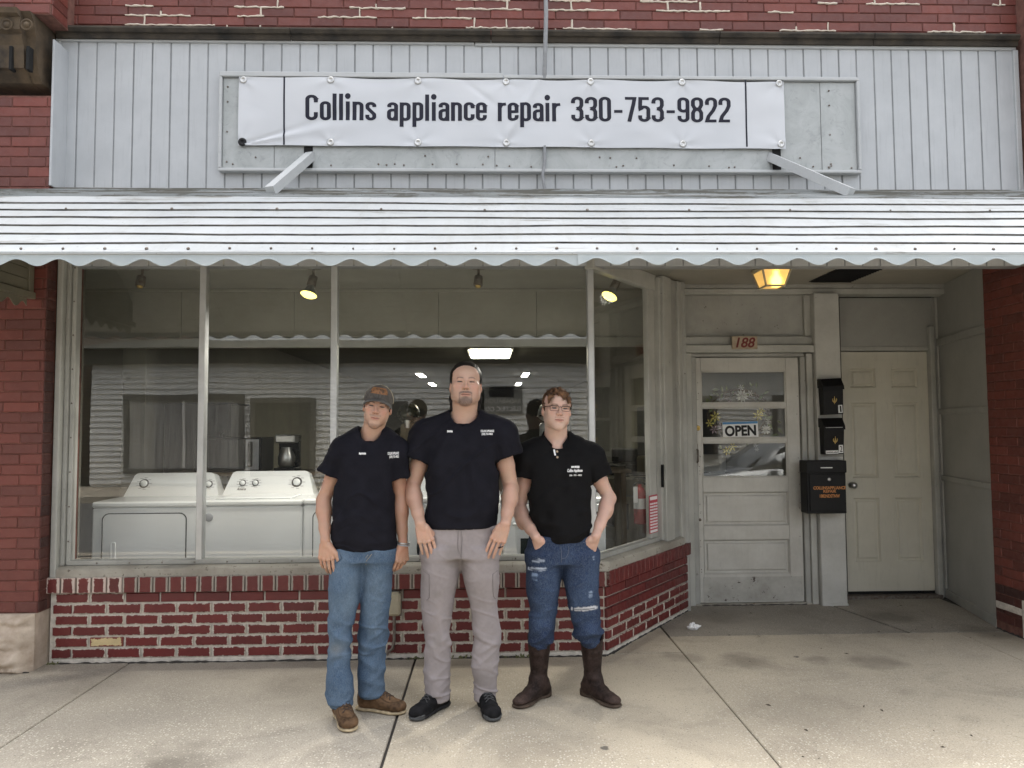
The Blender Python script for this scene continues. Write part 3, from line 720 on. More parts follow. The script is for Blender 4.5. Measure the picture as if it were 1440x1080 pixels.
def val(x0, x1, dz=0.0, dy=0.0):
    nx = int((x1-x0)/.012); per = .1925; pts = []
    vs = []; fs = []
    for j in range(nx+1):
        x = x0+(x1-x0)*j/nx; zb = ZF-.047-.0165*math.cos(2*math.pi*(x-.03)/per)+dz+wob(x, 0)*.6
        zt = ZF-.004+dz+wob(x, 0)
        for y in (YF-.012+dy, YF-.008+dy): vs += [(x, y, zt), (x, y, ZF-.022+dz+wob(x, 0)), (x, y-.003, zb)]
    for j in range(nx):
        a, b = j*6, (j+1)*6
        for q in (0, 1): fs += [(a+q, a+q+1, b+q+1, b+q), (a+3+q, b+3+q, b+4+q, a+4+q)]
        fs += [(a+2, a+5, b+5, b+2), (a, b, b+3, a+3)]
    return MB().add(vs, fs)
val(AX0, .425).build('valance', M['valance'], aw); val(.420, AX1, .003, -.0045).build('valance', M['valance'], aw)
MB().box(AX0, AX1, YF-.018, YF+.004, ZF-.010, ZF+.006, .003).build('front_rail', M['awning'], aw)
mb = MB(); r3 = random.Random(2)
for i, (yy, zz) in ((0, (YF+.022, ZF+.016)), (5, prof[5])):
    x = AX0+.1
    while x < AX1:
        s_ = r3.uniform(.0045, .0085); mb.lathe([(s_, 0), (s_, .005), (s_*.4, .008), (0, .008)], 8, Matrix.Translation((x, yy, zz+.010+wob(x, i))) @ Matrix.Rotation(math.radians(57), 4, 'X')); x += (.193 if i == 0 else .56)
tag(mb.build('bolts', M['rust_steel'], aw), kind='stuff')
for x in (-3.6, -2.2, -.7, .9, 2.4, 3.9):      # rafters below
    MB().tube([(x, YF+.02, ZF-.012), (x, ky, kz-.022), (x, YS, 3.0)], .014, 8).build('rafter', M['awning_under'], aw)
for pa, pb in (((437, 219), (380, 268.5)), ((1083, 221), (1197, 271))):
    a = at(pa[0], pa[1], YB+.01); b = at(pb[0], pb[1], 4.50); d = (b-a).normalized()
    sx = d.cross(Vector((0, 0, 1))).normalized(); sz = sx.cross(d); h = .027
    vs = [c+sx*i*h+sz*j*h for c in (a, b) for i, j in ((-1, -1), (1, -1), (1, 1), (-1, 1))]
    MB().add(vs, [(0, 1, 2, 3), (7, 6, 5, 4), (0, 4, 5, 1), (1, 5, 6, 2), (2, 6, 7, 3), (3, 7, 4, 0)]).build('brace', M['trim_white'], aw)
# neighbouring awning end at the far left
na = thing('neighbour_awning', (-2.9, 4.6, 2.2), 'cream slatted side end of a smaller neighbouring awning on the brick pier', 'awning')
M['cream_slat'] = painted('cream_slat_paint', srgb(118, 114, 98), srgb(100, 96, 83), grain=(1, .1, 1))
xa = -2.845; za = at(47, 412, 4.8).z
for i in range(7):
    z = za+.02+i*.068
    MB().prism([(4.80, z), (4.80, z+.064), (4.0, z+.064), (4.0, z)], xa-.012-(i % 1)*.0, xa-.004, 'x').build('slat', M['cream_slat'], na)
MB().box(xa-.03, xa-.016, 3.9, 4.855, za, za+.5).build('backing', M['dark_hole'], na)
MB().box(xa-.03, xa+.008, 4.80, 4.85, za-.0, za+.5, .004).build('corner_post', M['cream_slat'], na)
MB().box(xa-.03, xa+.014, 3.9, 4.86, za-.03, za+.012, .004).build('bottom_rail', M['cream_slat'], na)
mb = MB(); vs = []; fs = []
for j in range(61):
    y = 3.95+.85*j/60; zb = za-.075+.02*math.cos(y*2*math.pi/.14)
    vs += [(xa-.01, y, za-.028), (xa-.01, y, zb), (xa-.006, y, zb), (xa-.006, y, za-.028)]
for j in range(60):
    for q in range(4): fs.append((j*4+q, j*4+(q+1) % 4, (j+1)*4+(q+1) % 4, (j+1)*4+q))
mb.add(vs, fs).build('fringe', M['cream_slat'], na)
MB().add([(xa-.01, 4.86, za+.52), (xa-.01, 3.9, za+.20), (-4.4, 3.9, za+.20), (-4.4, 4.86, za+.52), (xa-.01, 4.86, za+.51), (xa-.01, 3.9, za+.19), (-4.4, 3.9, za+.19), (-4.4, 4.86, za+.51)], [(0, 1, 2, 3), (4, 7, 6, 5), (0, 4, 5, 1), (1, 5, 6, 2)]).build('roof_sheet', M['cream_slat'], na)
# ------------------------------------------------------------------ shop window
YG = 5.06
GZ0, GZ1 = .625, 2.53
sw = thing('shop_window', (-1, YG, .53), 'wide grey framed display window turning the corner towards the shop door', 'shop window')
MX = [-1.862, -1.012, .675]
edges = [-2.655]+MX
for i in range(3):
    MB().box(edges[i]+.012, edges[i+1]-.012, YG, YG+.006, GZ0-.01, GZ1+.01).build('pane', M['glass'], sw)
MB(TD).box(.03, .885, .075, .081, GZ0-.01, GZ1+.01).build('pane', M['glass'], sw)
for x, w in ((MX[0], .021), (MX[1], .021)):
    MB().box(x-w, x+w, YG-.034, YG+.03, GZ0, GZ1, .004).build('mullion', M['alu'], sw)
MB().box(MX[2]-.024, MX[2]+.020, YG-.030, YG+.045, GZ0-.02, GZ1+.02, .006).build('corner_post', M['alu'], sw)
# jambs, left
MB().box(XL-.002, XL+.036, 4.962, 5.12, .53, 2.60, .006).build('jamb', M['wood_grey2'], sw)
MB().box(XL+.037, XL+.062, 5.005, 5.12, .60, 2.60, .004).build('jamb', M['wood_grey'], sw)
MB().box(XL+.063, XL+.090, 5.028, 5.09, .605, 2.56, .004).build('stop', M['wood_grey2'], sw)
# bottom rail, sill
MB().box(XL+.064, MX[2]-.025, 5.025, 5.095, .598, GZ0+.004, .004).build('bottom_rail', M['wood_grey'], sw)
MB(TD).box(-.015, 1.0, .035, .11, .598, GZ0+.004, .004).build('bottom_rail', M['wood_grey'], sw)
MB().prism([(4.965, .532), (5.12, .532), (5.12, .600), (5.0, .597), (4.972, .588), (4.965, .58)], XL+.037, A.x-.02, 'x').build('sill', M['sill_wood'], sw)
s_ = MB(TD); s_.prism([(-.022, .532), (.14, .532), (.14, .600), (.035, .597), (-.012, .588), (-.022, .58)], .0, 1.34, 'x'); s_.build('sill', M['sill_wood'], sw)
MB().box(A.x-.055, A.x+.03, 4.958, 5.0, .531, .598, .006).build('sill_block', M['sill_wood'], sw)
# head
MB().box(XL, MX[2]-.026, 5.02, 5.10, GZ1, 2.62, .003).build('head_rail', M['wood_grey2'], sw)
MB(TD).box(-.02, 1.03, .05, .11, GZ1-.03, 2.62, .003).build('head_rail', M['wood_grey2'], sw)
# diagonal end jamb and casing
MB(TD).box(1.0, 1.04, .02, .13, .60, 2.60, .004).build('jamb', M['wood_grey2'], sw)
MB(TD).box(1.042, 1.20, .0, .13, .53, 2.62, .004).build('casing', M['wood_grey2'], sw)
MB(TD).box(1.205, 1.33, .016, .13, .53, 2.62, .004).build('casing', M['wood_grey'], sw)
MB(TD).box(1.331, 1.43, -.006, .13, .53, 2.62, .005).build('casing', M['wood_grey2'], sw)
MB(TD).box(.875, .9985, .058, .098, .605, 2.50, .004).build('stile', M['wood_grey2'], sw)
mb = MB(); r4 = random.Random(3)
for i in range(16):
    mb.lathe([(.0055, 0), (.0045, .004), (0, .005)], 8, Matrix.Translation((-2.5+i*.205, 5.0245, .612)) @ Matrix.Rotation(math.pi/2, 4, 'X'))
for i in range(9):
    mb.lathe([(.0055, 0), (.0045, .004), (0, .005)], 8, Matrix.Translation((XL+.076, 5.0275, .75+i*.22)) @ Matrix.Rotation(math.pi/2, 4, 'X'))
tag(mb.build('screws', M['rust_steel'], sw), kind='stuff')
# beam above the window and recess soffit
MB().box(XL, 3.64, 5.03, 5.14, 2.625, 3.05).build('beam', M['wood_grey'], None, 'grey painted beam hidden in shade behind the awning', 'beam')
CZR = 2.635
so_ = MB(); so_.prism([(A.x-.1, 5.03), (3.70, 5.03), (3.90, 6.9), (1.4, 6.9), (1.4, 6.1)], CZR, CZR+.05, 'z')
soffit = so_.build('recess_ceiling', M['ceil_paint'], kind='structure')
for x0 in (1.9, 3.0):
    pass
# ------------------------------------------------------------------ doorway wall
YD = 6.33
dw = thing('doorway_wall', (2.2, YD, 0), 'grey panelled wooden front wall around the two recessed doors', 'wall')
zt = 2.026
# casing left and right of shop door, head, transom panel
MB().box(1.585, 1.668, 6.275, 6.40, 0.0, 2.06, .005).build('casing', M['wood_grey2'], dw)
MB().box(1.669, 1.712, 6.305, 6.42, 0.0, 2.03, .004).build('door_stop', M['wood_grey'], dw)
MB().box(2.584, 2.628, 6.305, 6.42, 0.0, 2.03, .004).build('door_stop', M['wood_grey'], dw)
MB().box(2.629, 2.682, 6.285, 6.42, 0.0, 2.055, .005).build('casing', M['wood_grey2'], dw)
MB().box(1.575, 2.690, 6.262, 6.42, 2.062, 2.125, .005).build('head_casing', M['wood_grey2'], dw)
MB().box(1.669, 2.628, 6.32, 6.42, 2.032, 2.060, .003).build('door_stop', M['wood_grey'], dw)
MB().box(1.58, 2.70, 6.30, 6.42, 2.128, 2.20, .004).build('rail', M['wood_grey'], dw)
MB().box(1.58, 2.70, 6.345, 6.42, 2.20, 2.55, .0).build('transom_panel', M['wood_grey'], dw)
MB().box(2.635, 2.70, 6.315, 6.345, 2.202, 2.548, .004).build('moulding', M['wood_grey2'], dw)
MB().box(1.58, 1.60, 6.315, 6.345, 2.202, 2.548, .004).build('moulding', M['wood_grey2'], dw)
MB().box(1.55, 3.90, 6.295, 6.45, 2.552, 2.60, .005).build('cornice', M['wood_grey2'], dw)
MB().box(1.55, 3.90, 6.280, 6.45, 2.602, CZR+.002, .005).build('cornice', M['wood_grey'], dw)
MB().box(1.55, 1.584, 6.12, 6.40, 0, 2.62, .003).build('side_board', M['wood_grey'], dw)
# column
MB().box(2.686, 2.895, 6.235, 6.45, 0, 2.551, .006).build('column', M['stucco'], dw)
MB().box(2.684, 2.897, 6.222, 6.45, -.004, .018, .004).build('column_foot', M['stucco'], dw)
# second door frame
YE = 6.50
MB().box(2.90, 3.012, YE-.01, YE+.08, 0, 2.09, .003).build('jamb', M['wood_grey'], dw)
MB().box(3.774, 3.815, YE-.05, YE+.08, 0, 2.30, .004).build('jamb', M['wood_grey2'], dw)
MB().box(3.818, 3.855, YE-.02, YE+.08, 0, 2.55, .004).build('jamb', M['wood_grey'], dw)
MB().box(2.90, 3.79, YE-.015, YE+.08, 2.094, 2.13, .004).build('head_casing', M['wood_grey2'], dw)
MB().box(2.90, 3.82, YE-.008, YE+.08, 2.132, 2.551, .0).build('transom_panel', M['panel_paint'], dw)
MB().box(2.90, 3.80, YE-.07, YE+.08, -.004, .03, .004).build('threshold', M['rust_steel'], dw)
MB().box(1.67, 2.63, 6.29, 6.42, -.004, .012, .003).build('threshold', M['sill_wood'], dw)
# right recess wall, panelled
P0, P1 = Vector((3.632, 5.497)), Vector((3.865, 6.55)); PV = P1-P0; PA = math.atan2(PV.y, PV.x)
TP = Matrix.Translation((P1.x, P1.y, 0)) @ Matrix.Rotation(PA+math.pi, 4, 'Z')      # local x runs towards the street
LP = PV.length
rw = thing('recess_side_wall', (3.74, 6.0, 0), 'grey boarded side wall of the doorway recess beside the dark brick pier', 'wall')
MB(TP).box(0, LP, .012, .08, 0, CZR).build('board', M['panel_paint'], rw)
for z0, z1 in ((.0, .075), (.985, 1.03), (1.545, 1.59), (2.13, 2.19)):
    MB(TP).box(.0, LP, -.006, .0125, z0, z1, .003).build('rail', M['wood_grey'], rw)
MB(TP).box(.0, .06, -.010, .0127, .0, CZR, .003).build('stile', M['wood_grey'], rw)
MB(TP).box(.062, .085, -.004, .0127, .0, CZR, .003).build('stile', M['wood_grey2'], rw)
# ------------------------------------------------------------------ shop door
sd_ = thing('shop_door', (2.15, YD, 0), 'worn grey wooden shop door with three glass lights above two panels', 'door')
dx0, dx1 = 1.716, 2.580; gx0, gx1 = 1.757, 2.468; th0, th1 = YD, YD+.042
zb = .014
lit = [(1.660, 1.925), (1.362, 1.636), (1.036, 1.338)]
lit = [(at(1045, b, YD).z, at(1045, a, YD).z) for a, b in ((522, 567), (573, 616), (622, 671))]
pn = [(at(1050, b, YD).z, at(1050, a, YD).z) for a, b in ((692, 739), (759, 807))]
kz1 = at(1050, 811, YD).z
def rail(z0, z1, n='rail'): MB().box(gx0, gx1, th0, th1, z0, z1, .003).build(n, M['door_grey'], sd_)
MB().box(dx0, gx0-.001, th0, th1, zb, zt, .004).build('stile', M['door_grey'], sd_)
MB().box(gx1+.001, dx1, th0, th1, zb, zt, .004).build('stile', M['door_grey'], sd_)
rail(lit[0][1], zt); rail(lit[1][1], lit[0][0]); rail(lit[2][1], lit[1][0]); rail(pn[0][1], lit[2][0]); rail(pn[1][1], pn[0][0]); rail(zb, pn[1][0])
for a, b in lit:
    MB().box(gx0-.005, gx1+.005, YD+.016, YD+.021, a-.005, b+.005).build('pane', M['glass_door'], sd_)
    mb = MB()
    for q in ((gx0, gx0+.010, a, b), (gx1-.010, gx1, a, b)): mb.box(q[0], q[1], YD+.004, YD+.0155, q[2], q[3], .002)
    for q in ((gx0+.0105, gx1-.0105, a, a+.010), (gx0+.0105, gx1-.0105, b-.010, b)): mb.box(q[0], q[1], YD+.004, YD+.0155, q[2], q[3], .002)
    mb.build('glazing_bead', M['door_grey'], sd_)
def sunk_panel(x0, x1, z0, z1, y, m, parent, d=.014, rim=.028):
    """moulded panel: sloped rim, sunken channel, raised field"""
    def rect(i, yy): return [(x0+i, yy, z0+i), (x1-i, yy, z0+i), (x1-i, yy, z1-i), (x0+i, yy, z1-i)]
    rings = [rect(0, y+.001), rect(rim*.35, y+d), rect(rim*.75, y+d), rect(rim, y+d*.35), rect(rim*1.3, y+d*.3)]
    vs = sum(rings, []); fs = []
    for k in range(len(rings)-1):
        for i in range(4): fs.append((k*4+i, k*4+(i+1) % 4, k*4+4+(i+1) % 4, k*4+4+i))
    fs.append(tuple(range(len(vs)-4, len(vs))))
    bk = rect(0, y+.04); n0 = len(vs); vs += bk
    fs += [(i, n0+i, n0+(i+1) % 4, (i+1) % 4) for i in range(4)]+[(n0, n0+3, n0+2, n0+1)]
    return MB().add(vs, fs).build('panel', m, parent)
for a, b in pn: sunk_panel(gx0+.0, gx1-.0, a, b, YD, M['door_grey'], sd_, .020, .034)
MB().box(gx0-.012, dx1-.012, YD-.003, YD-.0005, zb+.012, kz1, .001).build('kick_plate', M['kick'], sd_)
c = at(981, 602, YD)
MB().lathe([(.022, 0), (.022, .010), (.018, .016), (.009, .017), (.008, .010), (0, .010)], 20, Matrix.Translation((c.x, YD-.001, c.z)) @ Matrix.Rotation(math.pi/2, 4, 'X')).build('deadbolt', M['brass'], sd_)
c = at(979.5, 640, YD)
mb = MB(); mb.box(c.x-.012, c.x+.012, YD-.006, YD-.0008, c.z-.095, c.z+.095, .003); mb.tube([(c.x, YD-.005, c.z+.055), (c.x, YD-.045, c.z+.04), (c.x, YD-.048, c.z), (c.x, YD-.045, c.z-.05), (c.x, YD-.005, c.z-.065)], .007, 8); mb.build('handle', M['rust_steel'], sd_)
c = at(984, 731, YD); MB().lathe([(.012, 0), (.011, .008), (0, .010)], 14, Matrix.Translation((c.x, YD-.001, c.z)) @ Matrix.Rotation(math.pi/2, 4, 'X')).build('bolt_cap', M['rust_steel'], sd_)
mb = MB(); r5 = random.Random(8)
for i in range(26): mb.lathe([(.004, 0), (.003, .002), (0, .0025)], 7, Matrix.Translation((r5.choice((dx0+.014, dx1-.02, dx0+.02))+r5.uniform(-.006, .006), YD-.0005, r5.uniform(.1, 2.0))) @ Matrix.Rotation(math.pi/2, 4, 'X'))
tag(mb.build('nail_heads', M['rust_steel'], sd_), kind='stuff')
# OPEN sign and wreath behind the door glass
M['blue'] = plain('blue_print', srgb(70, 128, 178), .5, var=.04); M['sign_white'] = plain('sign_card', (.74, .75, .75, 1), .45, var=.03)
osn = thing('open_sign', (2.1, YD+.03, 1.3), 'blue and white card reading OPEN on the shop door glass', 'sign')
a, b = at(1016, 593, YD+.010), at(1066.5, 618.5, YD+.010)
Ts = Matrix.Translation(((a.x+b.x)/2, YD+.0115, (a.z+b.z)/2)) @ Matrix.Rotation(math.radians(-1.5), 4, 'Y'); hw, hh = (b.x-a.x)/2, (a.z-b.z)/2
MB(Ts).box(-hw, hw, -.002, .001, -hh, hh).build('card', M['sign_white'], osn)
for z0, z1 in ((hh*.74, hh*.98), (-hh*.98, -hh*.74)): MB(Ts).box(-hw+.002, hw-.002, -.0035, -.0022, z0, z1).build('band', M['blue'], osn)
text('lettering', 'OPEN', -hw*.88, hw*.88, -hh*.58, hh*.60, -.0023, M['black'], osn, bold=.04, T=Ts)
wr = thing('flower_wreath', (2.1, YD+.10, 1.6), 'twig wreath with small white and yellow flowers behind the shop door glass', 'wreath')
wc = at(1040, 585, YD+.12); r6 = random.Random(21)
mb = MB()
for k in range(46):
    a0 = r6.uniform(0, 6.28); R_ = .20+r6.uniform(-.03, .03); pts = []
    for j in range(9):
        t = a0+j*.17; rr_ = R_+r6.uniform(-.012, .012)
        pts.append((wc.x+rr_*1.15*math.cos(t), wc.y+r6.uniform(-.025, .03), wc.z+rr_*math.sin(t)))
    mb.tube(pts, .004, 5)
mb.build('twigs', plain('twig_bark', (.10, .07, .045, 1), .9), wr)
def flower(c, R_, m, n_, name='flower'):
    mb = MB()
    for k in range(n_):
        t = 6.283*k/n_+r6.uniform(-.1, .1); d = Vector((math.cos(t), 0, math.sin(t))); s2 = Vector((-math.sin(t), 0, math.cos(t)))
        p0 = Vector(c)+d*R_*.12; p1 = Vector(c)+d*R_*.6+s2*R_*.17+Vector((0, -R_*.2, 0)); p2 = Vector(c)+d*R_+Vector((0, -R_*.12, 0)); p3 = Vector(c)+d*R_*.6-s2*R_*.17+Vector((0, -R_*.2, 0))
        mb.add([p0, p1, p2, p3, p0+Vector((0, .002, 0)), p1+Vector((0, .002, 0)), p2+Vector((0, .002, 0)), p3+Vector((0, .002, 0))], [(0, 1, 2, 3), (7, 6, 5, 4)])
    mb.lathe([(R_*.2, 0), (R_*.14, R_*.12), (0, R_*.14)], 8, Matrix.Translation(Vector(c)+Vector((0, -R_*.1, 0))) @ Matrix.Rotation(math.pi/2, 4, 'X'))
    mb.build(name, m, wr)
MFW = [plain('petal_white', (.50, .49, .46, 1), .6), plain('petal_yellow', (.55, .48, .12, 1), .6), plain('petal_mauve', (.42, .32, .38, 1), .6)]
MLF = plain('leaf_green', (.14, .17, .06, 1), .6)
for px, py, R_, q, n_ in ((1043, 557, .058, 0, 11), (1042, 545, .03, 0, 7), (1077, 604, .045, 0, 10), (1080, 593, .025, 0, 6), (1006, 586, .05, 1, 7), (998, 595, .04, 1, 6), (1015, 600, .045, 2, 6), (1004, 604, .04, 2, 6), (1066, 584, .05, 1, 7), (1070, 578, .035, 1, 6), (1055, 553, .03, 0, 6), (1025, 566, .035, 2, 6), (1030, 628, .04, 1, 6), (1022, 634, .04, 1, 7), (1062, 626, .022, 0, 6), (1064, 632, .022, 0, 6), (1058, 621, .022, 0, 6)):
    flower(at(px, py, YD+.075), R_, MFW[q], n_)
for i in range(44):
    t = r6.uniform(0, 6.28); R_ = .21+r6.uniform(-.05, .09); c = Vector((wc.x+R_*1.15*math.cos(t), wc.y-.03+r6.uniform(-.02, .02), wc.z+R_*math.sin(t)))
    d = Vector((math.cos(t+r6.uniform(-1, 1)), r6.uniform(-.3, .1), math.sin(t+r6.uniform(-1, 1)))).normalized(); s2 = d.cross(Vector((0, 1, 0))).normalized()
    L = r6.uniform(.04, .08)
    MB().add([c, c+d*L*.5+s2*L*.18, c+d*L, c+d*L*.5-s2*L*.18+Vector((0, .006, 0))], [(0, 1, 2), (0, 2, 3)]).build('leaf', MLF, wr)
# number plate
np1 = thing('house_number', (2.1, 6.25, 2.14), 'small beige plate with dark red number 188 above the shop door', 'house number')
a, b = at(1029, 473, 6.255), at(1065, 491, 6.255)
MB().box(a.x, b.x, 6.248, 6.2605, b.z, a.z, .002).build('plate', plain('beige_plate', srgb(176, 160, 138), .6, scale=30), np1)
text('digits', '188', a.x+.03, b.x-.018, b.z+.012, a.z-.010, 6.2475, plain('dark_red', srgb(112, 34, 30), .5), np1, bold=.022, shear=.25)
# ------------------------------------------------------------------ six panel door
sp = thing('panel_door', (3.4, YE, .03), 'cream six panel door at the back of the recess', 'door')
ex0, ex1, ez0, ez1 = 3.016, 3.770, .055, 2.086
cols = [(at(1195, 530, YE).x, at(1231, 530, YE).x), (at(1253, 530, YE).x, at(1290, 530, YE).x)]
rows = [(at(1240, b, YE).z, at(1240, a, YE).z) for a, b in ((518, 545), (566, 672), (700, 790))]
stx = [ex0, cols[0][0], cols[0][1], cols[1][0], cols[1][1], ex1]; rz = [ez0, rows[2][0], rows[2][1], rows[1][0], rows[1][1], rows[0][0], rows[0][1], ez1]
for i in (0, 2, 4): MB().box(stx[i], stx[i+1], YE, YE+.04, ez0, ez1).build('stile', M['door_cream'], sp)
for i in (0, 2, 4, 6):
    for c_ in cols: MB().box(c_[0]+.0005, c_[1]-.0005, YE+.0004, YE+.04, rz[i], rz[i+1]).build('rail', M['door_cream'], sp)
for c_ in cols:
    for r_ in rows: sunk_panel(c_[0], c_[1], r_[0], r_[1], YE, M['door_cream'], sp, .019, .034)
c = at(1194, 682, YE); mb = MB(); mb.lathe([(.028, 0), (.028, .006), (.012, .010), (.011, .035), (.024, .045), (.026, .058), (.018, .068), (0, .07)], 18, Matrix.Translation((c.x+.02, YE-.001, c.z)) @ Matrix.Rotation(math.pi/2, 4, 'X')); mb.build('knob', M['steel'], sp)
MB().box(ex0, ex1, YE+.003, YE+.035, .032, .054).build('sweep', M['black'], sp)
# ------------------------------------------------------------------ letter boxes
M['gold'] = plain('gold_paint', (.62, .45, .15, 1), .4, .3); M['orange_print'] = plain('orange_lettering', srgb(196, 132, 74), .6)
def letterbox(loc, tilt, num, note, label):
    T = Matrix.Translation(loc) @ Matrix.Rotation(math.radians(tilt), 4, 'Y')
    t = thing('letter_box', loc, label, 'letter box', 'small black letter boxes on the column')
    MB(T).prism([(0, -.135), (-.07, -.135), (-.095, .05), (-.095, .085), (0, .085)], -.079, .082, 'x').build('body', M['black_metal'], t)
    MB(T).prism([(.0, .0855), (-.10, .0855), (-.102, .065), (-.108, .064), (-.106, .094), (-.06, .158), (0, .16)], -.086, .088, 'x').build('lid', M['black_metal'], t)
    mb = MB(T); y = -.095
    mb.add([], [])
    for s_ in (-1, 0, 1):      # gold lily emblem
        a = s_*.6; pts = [(.005+s_*.004, y-.002, -.04), (.005+s_*.016, y-.005, -.018), (.005+s_*.014, y-.008, -.004 if s_ else .012)]
        mb.tube(pts, [.003, .0045, .0015], 6)
    mb.tube([(-.012, y-.003, -.028), (.022, y-.003, -.028)], .003, 6); mb.tube([(.005, y+.002, -.05), (.005, y-.002, -.035)], .003, 6)
    mb.build('emblem', M['gold'], t)
    MB(T).box(.040, .074, -.0805, -.0745, -.125, -.060).build('number_plate', M['sign_white'], t)
    text('digit', num, .047 if num != '1' else .052, .067 if num != '1' else .063, -.117, -.068, -.081, M['black'], t, bold=.0, T=T)
    if note:
        MB(T).box(-.066, .036, -.0775, -.0735, -.130, -.103).build('name_strip', M['sign_white'], t)
        mb = MB(T); rr_ = random.Random(5)
        for i in range(11): mb.box(-.060+i*.0085, -.0555+i*.0085, -.0785, -.0776, -.124, -.124+rr_.uniform(.006, .013))
        tag(mb.build('name_marks', M['black'], t), kind='stuff')
        MB(T).prism([(-.10, .075), (-.045, .110), (-.11, .083)], -.072, .066, 'x').build('paper', M['sign_white'], t)
    return t
p = at(1164, 560, 6.235); letterbox((p.x+.005, 6.234, p.z), -2.5, '1', False, 'small black letter box with white number 1, topmost on the column')
p = at(1166, 617, 6.235); letterbox((p.x, 6.234, p.z+.01), -1, '2', True, 'small black letter box with white number 2 and paper sticking out')
a, b = at(1134, 650, 6.10), at(1191, 722, 6.10)
bx = thing('drop_box', ((a.x+b.x)/2, 6.2, b.z), 'large black locking drop box with orange lettering below the small letter boxes', 'drop box')
MB().box(a.x, b.x, 6.10, 6.234, b.z, a.z-.0, .005).build('body', M['black_metal'], bx)
MB().box(a.x-.004, b.x+.004, 6.088, 6.2335, a.z-.085, a.z+.012, .004).build('lid', M['black_metal'], bx)
MB().box(a.x+.018, b.x-.006, 6.092, 6.0995, b.z+.02, a.z-.095, .003).build('door', M['black_metal'], bx)
cx = (a.x+b.x)/2
MB().box(cx-.05, cx+.045, 6.084, 6.0875, a.z-.048, a.z-.040, .001).build('slot', M['steel'], bx)
c = at(1166, 674, 6.09); MB().lathe([(.014, 0), (.014, .006), (.004, .007), (0, .005)], 16, Matrix.Translation((c.x, 6.0915, c.z)) @ Matrix.Rotation(math.pi/2, 4, 'X')).build('lock', M['steel'], bx)
for s_, x0, x1, y0, y1 in (('COLLINSAPPLIANCE', 1144, 1189.5, 683.5, 688.5), ('REPAIR', 1158, 1176, 688.8, 693), ('1882NDSTNW', 1153, 1181, 695, 700)):
    p0, p1 = at(x0, y1, 6.09), at(x1, y0, 6.09); text('lettering', s_, p0.x, p1.x, p0.z, p1.z, 6.0912, M['orange_print'], bx, bold=.025)
# ------------------------------------------------------------------ porch light, vent
pl = thing('porch_light', (2.15, 5.62, CZR), 'lit cream lantern shaped porch light on the recess ceiling', 'porch light')
M['lamp_frame'] = plain('cream_enamel', srgb(190, 180, 150), .5); M['lamp_glass'] = N('frosted_lamp_glass').m
k = N('frosted_pane'); k.put(k.b.inputs['Base Color'], (.9, .75, .4, 1)); k.put(k.b.inputs['Transmission Weight'], .85); k.put(k.b.inputs['Roughness'], .35); k.put(k.b.inputs['Emission Color'], (1, .64, .22, 1)); k.put(k.b.inputs['Emission Strength'], .07); M['lamp_glass'] = k.m
c = at(1085, 379, 5.62); cx, cy = c.x, 5.62; w1, w0, hz_ = .106, .070, .150
zt_ = CZR-.002
MB().box(cx-.116, cx+.116, cy-.116, cy+.116, zt_-.022, zt_, .004).build('ceiling_plate', M['lamp_frame'], pl)
z1, z0 = zt_-.023, zt_-.023-hz_*.82
cor = [(-1, -1), (1, -1), (1, 1), (-1, 1)]
T4 = [(cx+i*w1, cy+j*w1, z1) for i, j in cor]; B4 = [(cx+i*w0, cy+j*w0, z0) for i, j in cor]
for i in range(4):
    j = (i+1) % 4; q = [Vector(p) for p in (T4[i], T4[j], B4[j], B4[i])]; ctr = sum(q, Vector())/4; nn = (q[1]-q[0]).cross(q[2]-q[0]).normalized()
    q2 = [ctr+(p-ctr)*.9 for p in q]; MB().add(q2+[p+nn*.003 for p in q2], [(0, 1, 2, 3), (7, 6, 5, 4), (0, 4, 5, 1), (1, 5, 6, 2), (2, 6, 7, 3), (3, 7, 4, 0)]).build('pane', M['lamp_glass'], pl)
    MB().tube([T4[i], B4[i]], .008, 6).build('frame_bar', M['lamp_frame'], pl)
    MB().tube([T4[i], T4[j]], .009, 6).build('frame_bar', M['lamp_frame'], pl); MB().tube([B4[i], B4[j]], .008, 6).build('frame_bar', M['lamp_frame'], pl)
MB().add(B4+[(x, y, z+.003) for x, y, z in B4], [(0, 1, 2, 3), (7, 6, 5, 4)]).build('pane', M['lamp_glass'], pl)
mb = MB(); mb.lathe([(.0, -.05), (.028, -.045), (.04, -.015), (.036, .015), (.018, .04), (.014, .07)], 18, Matrix.Translation((cx+.03, cy-.01, z1-.072)))
bulb = mb.build('bulb', emit('bulb_glow', (1, .66, .24, 1), 2.6), pl)
vt = thing('ceiling_vent', (2.9, 6.0, CZR), 'dark louvred vent grille in the recess ceiling near the porch light', 'vent')
v4 = [at(1150, 399.5, 6.0), at(1196, 399.5, 6.0), at(1235, 382, 6.0), at(1183, 383, 6.0)]
def onceil(px, py):
    d = ray(px, py); t = (CZR-.004-CZ)/d[2]; return Vector((d[0]*t, d[1]*t, CZR-.004))
v4 = [onceil(1151, 400), onceil(1197, 400), onceil(1234, 383), onceil(1183, 383)]
x0, x1, y0, y1 = 2.62, 2.97, 5.64, 6.17
MB().box(x0, x1, y0, y1, CZR-.004, CZR-.0005).build('backing', M['dark_hole'], vt)
for i in range(13):
    y = y0+.02+i*(y1-y0-.04)/12; MB().box(x0+.01, x1-.01, y-.008, y+.004, CZR-.012, CZR-.0045, .001).build('louvre', M['black_metal'], vt)
